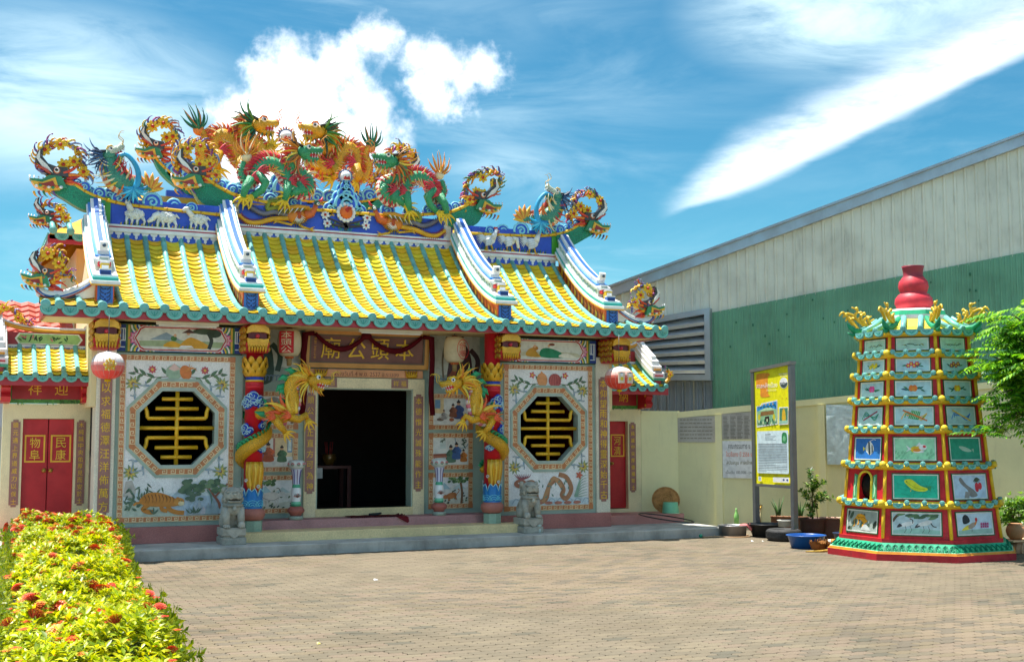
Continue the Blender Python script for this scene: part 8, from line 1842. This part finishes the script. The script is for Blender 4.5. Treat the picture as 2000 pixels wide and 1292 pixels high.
wb = basin('white_bowl', 'off-white round bowl upside on the tyre, in front of the aloe', 7.05, -2.05, .13, .135, .10, '#D2CEC2', 'plastic', 'bowl'); wb.location.z = .21; 
def husk(x, y, rz, label):
    t = thing('coconut_husk', label, 'coconut husk', (x, y, 0), 'split coconut husks by the pagoda'); n = 22; prf = [(.0, .0), (.07, .012), (.115, .05), (.135, .10)]; b = MB(); vs = []
    for i, (r, z) in enumerate(prf):
        for k in range(n): a = 2 * pi * k / n; j = 1 + .05 * sin(3 * a + i); vs.append((x + r * j * cos(a) * 1.15, y + r * j * sin(a) * .9, z + (.04 * max(0, sin(2 * a + rz)) + .02 * random.random() if i == 3 else 0)))
    m = len(prf); b.add(vs, [(i * n + k, i * n + (k + 1) % n, (i + 1) * n + (k + 1) % n, (i + 1) * n + k) for i in range(m - 1) for k in range(n)], C('#8E5A30'), True)
    b.add([(x + (vx - x) * .84, y + (vy - y) * .84, vz + .012) for vx, vy, vz in vs], [(i * n + k, (i + 1) * n + k, (i + 1) * n + (k + 1) % n, i * n + (k + 1) % n) for i in range(m - 1) for k in range(n)], C('#C08A50'), True)
    for k in range(0, n): o = vs[3 * n + k]; b.tube([V(o), V(o) + V((random.uniform(-.02, .02), random.uniform(-.02, .02), .02 + .05 * random.random()))], [.012, .002], C('#A8703A'), 4)
    b.build('fibrous_shell', 'bark', t)
husk(6.03, -4.22, .4, 'split brown coconut husk before the blue basin, left of the pair'); husk(6.20, -4.42, 1.9, 'split brown coconut husk touching the red pagoda base'); 
b = MB(); b.tube([(5.72, -4.28, .01), (5.9, -4.40, .015), (6.05, -4.46, .03), (6.15, -4.5, .06)], [.01, .02, .022, .012], C('#C9A24A'), 7, flat=.5); b.tube([(6.15, -4.42, .05), (6.28, -4.40, .16), (6.40, -4.42, .27), (6.52, -4.42, .33)], [.012, .012, .025, .035], C('#D8CDB4'), 7); tag(b.build('palm_husk', 'bark'), 'dry yellow frond stalk and pale husk leaning on the pagoda base', 'dry frond')
t = thing('drink_bottle', 'clear plastic bottle with orange label lying by the dark pots', 'bottle', (7.0, -3.6, .04)); ax = V((.75, -.65, .05)).normalized(); o = V((6.86, -3.42, .05))
for nm, pr, c in (('bottle_body', [(.0, 0), (.04, .004), (.045, .03), (.045, .16), (.03, .22), (.016, .25), (.016, .27)], '#C9CFC9'), ('label', [(.0465, .06), (.0465, .13)], '#E8822A'), ('cap', [(.019, .265), (.019, .295), (0, .296)], '#E2502A')): b = MB(); b.lathe(pr, o, 14, C(c), axis=ax); b.build(nm, 'glaze', t)
b = MB(); b.lathe([(.045, .16), (.05, .30), (.03, .36), (.016, .42), (.018, .45), (0, .45)], (7.05, -.55, 0), 14, C('#8AC06A')); tag(b.build('green_bottle', 'glaze'), 'translucent green bottle standing on the kerb end by the wall', 'bottle')
t = thing('water_tap', 'brass tap on a thin standing pipe against the wall, right of the left sign post', 'tap', (7.92, -.12, 0)); b = MB(); b.tube([(7.85, -.22, 0), (7.85, -.22, .42)], .014, C('#C9B98A'), 7); b.build('pipe', 'plastic', t); b = MB(); b.tube([(7.85, -.22, .42), (7.84, -.26, .45), (7.80, -.30, .44), (7.78, -.32, .40)], .016, C('#A8843A'), 7); b.box(7.80, 7.88, -.245, -.215, .455, .475, C('#8A6A2A')); b.tube([(7.77, -.33, .40), (7.72, -.36, .3), (7.75, -.36, .12), (7.8, -.3, .02)], .008, C('#7A6A4A'), 6); b.build('spout', 'metal', t)
# woven tray, bucket and hoop on the pink step
t = thing('woven_tray', 'round woven bamboo tray leaning on the cream wall beside the pink step', 'tray', (6.13, .2, .33)); ax = V((-.42, -.82, .42)).normalized(); o = V((6.13, .50, .33 + .24)); b = MB(); b.lathe([(.27, .0), (.275, .03), (.262, .035), (.255, .015), (.20, .045), (.10, .06), (0, .065)], o, 30, C('#C08A52'), axis=ax); tr = b.build('tray', 'bark', t); b = MB(); e1 = ax.orthogonal().normalized(); e2 = ax.cross(e1)
for r in (.05, .09, .13, .17, .21, .245): b.tube([o + ax * (.067 - .05 * (r / .26) ** 2) + (e1 * cos(a) + e2 * sin(a)) * r for a in [2 * pi * i / 26 for i in range(27)]], .006, C('#B07A42'), 4)
b.build('weave_rings', 'bark', t)
t = thing('green_bucket', 'upturned pale green plastic bucket on the pink step beside the woven tray', 'bucket', (6.02, .35, .33)); b = MB(); b.lathe([(.16, .332), (.165, .35), (.145, .53), (.14, .545), (0, .545)], (6.13, .33, 0), 24, C('#7FC9A0')); b.build('shell', 'plastic', t); b = MB(); b.tube([(5.98, .26, .345), (6.05, .17, .34), (6.2, .14, .34), (6.28, .2, .36)], .008, C('#B8D8B0'), 6); b.build('handle', 'plastic', t)
b = MB(); o = V((5.60, -.35, .30)); e1 = V((.42, -.50, -.06)); e2 = V((.13, .52, .035)); b.tube([o + (e1 * cos(a) + e2 * sin(a)) * .80 for a in [2 * pi * i / 40 for i in range(41)]], .012, C('#2E2A2A'), 6); tag(b.build('black_hoop', 'plastic'), 'black hose hoop propped over the edge of the pink step', 'hoop')
# planters
def pot(name, label, x, y, pr, col, cat='planter', mat='terrazzo', group=None, soil=None):
    t = thing(name, label, cat, (x, y, 0), group); b = MB(); b.lathe([(r, z) for r, z in pr], (x, y, 0), 26, C(col)); b.build('pot', mat, t)
    if soil: b = MB(); b.lathe([(soil[0], soil[1]), (0, soil[1] + .02)], (x, y, 0), 16, C('#3E3226')); b.build('soil', 'bark', t)
    return t
def trough(label, A_, B_, h, w, col, gx):
    A_, B_ = V(A_), V(B_); d = (B_ - A_).normalized(); n = V((d.y, -d.x, 0)); L = (B_ - A_).length; F = (A_, d, V((0, 0, 1)), n); t = thing('clay_trough', label, 'planter', tuple((A_ + B_) / 2), 'clay troughs along the wall'); b = MB()
    b.ring(frame(A_, d, None, n), rect(0, L, -w, 0), rect(.03, L - .03, -w + .03, -.03), .0, 0.001, C(col)); b.fbox(F, 0, L, 0.002, h, -.03, .0, C(col), .006); b.fbox(F, 0, L, 0.002, h, -w, -w + .03, C(col)); b.fbox(F, 0, .03, 0.002, h, -w + .03, -.03, C(col)); b.fbox(F, L - .03, L, .002, h, -w + .03, -.03, C(col)); b.fbox(F, .03, L - .03, .002, h - .05, -w + .03, -.03, C('#3E3226')); b.build('trough', 'terrazzo', t); b = MB(); m = 26
    b.tube([fp(F, L * i / m, h + .006, .012 + .014 * cos(i * 1.6)) for i in range(m + 1)], [.016 + .006 * (i % 2) for i in range(m + 1)], C('#C9A08A' if gx else '#7A5236'), 7); b.build('wavy_rim', 'terrazzo', t); return t
trough('dark brown clay trough with a wavy pale rim beside the pagoda', (7.62, -2.30, 0), (8.15, -2.95, 0), .36, .34, '#5A3A2C', 1)
trough('brown clay trough of aloe standing against the wall behind the tyre', (7.55, -.95, 0), (8.0, -1.5, 0), .30, .3, '#6A462E', 0)
def aloe(x, y, z, n, s, label):
    t = thing('aloe_plant', label, 'plant', (x, y, z), 'aloe plants in the trough'); rnd = random.Random(int(x * 100))
    for k in range(n):
        a = 2 * pi * k / n + rnd.random(); sp = rnd.uniform(.15, .6); d = V((cos(a), sin(a), 0)); h = s * rnd.uniform(.7, 1.15); b = MB(); b.tube([V((x, y, z)) + d * .02, V((x, y, z + h * .5)) + d * h * sp * .4, V((x, y, z + h)) + d * h * sp], [.024, .020, .002], C(rnd.choice(['#5E8A4A', '#6E9A52', '#4E7A44'])), 6, flat=.45); b.build('leaf', 'leaf', t)
aloe(7.68, -1.02, .26, 9, .40, 'spiky aloe at the left end of the clay trough'); aloe(7.95, -1.32, .26, 8, .36, 'spiky aloe at the right end of the clay trough, by the sign post')
po = pot('flower_pot', 'dark glazed pot holding the small tree behind the right sign post', 7.52, -2.22, [(.15, .002), (.20, .06), (.23, .20), (.22, .30), (.24, .33), (.24, .36), (.21, .36), (.20, .30)], '#4A3028', soil=(.21, .32))
lt_ = thing('lime_tree', 'small lime tree with a round crown growing in the dark pot', 'tree', (7.52, -2.22, .33)); b = MB(); b.tube([(7.52, -2.22, .32), (7.53, -2.21, .6), (7.54, -2.2, .85)], [.018, .014, .010], C('#6E6248'), 7); b.tube([(7.6, -2.3, .05), (7.57, -2.28, .5), (7.54, -2.24, .8)], .008, C('#A8906A'), 5)
rnd = random.Random(5); Pn = []; Nn = []
for k in range(16):
    a = rnd.uniform(0, 2 * pi); e = rnd.uniform(.1, 1.3); r = rnd.uniform(.2, .36); d = V((cos(a) * cos(e), sin(a) * cos(e), sin(e) * 1.05)); s_ = V((7.53, -2.21, rnd.uniform(.62, .9))); b.tube([s_, s_ + d * r], [.007, .003], C('#5E6A38'), 5)
    for q in range(5): Pn.append(s_ + d * r * (.35 + .16 * q) + V((rnd.uniform(-.03, .03),) * 3)); Nn.append(d + V((0, 0, .3)))
for k in range(14): Pn.append(V((7.52 + rnd.uniform(-.16, .1), -2.22 + rnd.uniform(-.1, .1), rnd.uniform(.38, .6)))); Nn.append(V((rnd.uniform(-1, 1), rnd.uniform(-1, 1), .4)))
b.build('trunk', 'bark', lt_); p, d, u, L = rosettes(np.array(Pn), np.array(Nn), 6, np.full(len(Pn), .085)); stuff(leaves('crown', p, d, u, L, L * .5, palette(['#3E6E2A', '#5A8A36', '#2E5422', '#7EA24A', '#A4BC6A'], len(p)), lt_))
bush('potted_herb', 'small pale green herb growing over the wavy-rimmed trough', 'plant', (7.95, -2.75, .30), (.16, .14, .10), 40, ['#6E9A3A', '#86AE4A', '#A4C05A'], .06, stem=False)
bush('potted_herb', 'leafy sprig rising behind the left edge of the pagoda', 'plant', (7.35, -3.75, .05), (.12, .10, .22), 36, ['#7EA63A', '#96B84A', '#5A8A2E'], .07, stem=False)
bush('weed_tuft', 'dry grass tuft in the joint before the red pagoda base', 'weed', (6.12, -5.55, 0), (.10, .10, .05), 26, ['#B8A85A', '#9AA04A', '#C9B86A'], .06, 4, stem=False, W=.12)
# roof tiles and clay stacked at the right edge
def half_tile(x, y, z, rz, label):
    t = thing('clay_ridge_tile', label, 'clay tile', (x, y, z), 'curved clay tiles stacked under the tree'); b = MB(); n = 12
    for q, r in ((0, .17), (1, .145)): pass
    c, s_ = cos(rz), sin(rz); vs = []
    for l in (-.18, .18):
        for r in (.17, .148):
            for i in range(n + 1): a = pi * i / n; u = r * cos(a); vs.append((x + u * c - l * s_, y + u * s_ + l * c, z + r * sin(a)))
    m = n + 1; fs = []
    for i in range(n): fs += [(i, i + 1, 2 * m + i + 1, 2 * m + i), (m + i, 3 * m + i, 3 * m + i + 1, m + i + 1), (i, m + i, m + i + 1, i + 1), (2 * m + i, 2 * m + i + 1, 3 * m + i + 1, 3 * m + i)]
    b.add(vs, fs, C('#B08A68'), True); b.build('tile_shell', 'terrazzo', t); b = MB()
    for l in (-.12, -.04, .04, .12): b.tube([(x + .172 * cos(a) * c - l * s_, y + .172 * cos(a) * s_ + l * c, z + .172 * sin(a)) for a in [pi * i / n for i in range(n + 1)]], .008, C('#9A7454'), 5)
    b.build('ribs', 'terrazzo', t)
half_tile(8.66, -5.75, .004, .5, 'ribbed curved clay tile lying on the ground at the right edge'); half_tile(8.95, -5.7, .004, .9, 'ribbed curved clay tile on the ground behind the first, under the tree')
b = MB(); b.box(8.45, 9.1, -5.9, -5.5, .175, .20, C('#C9A47E'), .006); tag(b.build('clay_slab', 'terrazzo'), 'flat tan clay slab resting on the curved tiles at the right edge', 'slab')
b = MB(); b.lathe([(.08, 0), (.13, .06), (.15, .14), (.13, .2), (.10, .22), (.11, .25), (.09, .25), (.08, .2)], (8.72, -5.7, .201), 18, C('#A87A54')); tag(b.build('clay_pot', 'terrazzo'), 'brown clay pot standing on the slab at the right edge', 'pot')
bk = basin('plastic_crate', 'dark blue plastic tub tucked behind the bottle by the pagoda', 7.35, -3.25, .14, .17, .16, '#2A3A5A', 'plastic', 'tub')
for i, (x, y, s_, c) in enumerate((( -1.6, -4.9, .03, '#E8E6E0'), (6.1, -2.35, .028, '#DEDCD6'), (6.25, -2.45, .02, '#C9C6C0'), (-3.55, -9.2, .018, '#D8C86A'))):
    b = MB(); b.add([(x - s_, y - s_ * .6, .006), (x + s_, y - s_ * .5, .006), (x + s_ * .8, y + s_ * .6, .012), (x - s_ * .7, y + s_ * .5, .02), (x, y, .022)], [(0, 1, 4), (1, 2, 4), (2, 3, 4), (3, 0, 4)], C(c)); tag(b.build('paper_scrap', 'print'), ['white scrap of paper on the pavers in the middle of the yard', 'white scrap lying on the pavers before the metal basin', 'grey scrap beside the white scrap before the metal basin', 'tiny yellow scrap on the pavers near the hedge'][i], 'litter', 'scraps on the paving')
# hair-like or print-like parts too small to pick apart singly
for o in bpy.data.objects:
    if o.parent and o.name.split('.')[0] in ('mane', 'flame_curls', 'beard', 'whiskers', 'whisker', 'spines', 'green_fins', 'belly_bands', 'teeth', 'flame_painting', 'scroll_painting', 'carved_leaves', 'leg_flames', 'shoulder_flames', 'tail_tassels', 'ribs', 'weave_rings', 'painted_flowers'): o['kind'] = 'stuff'
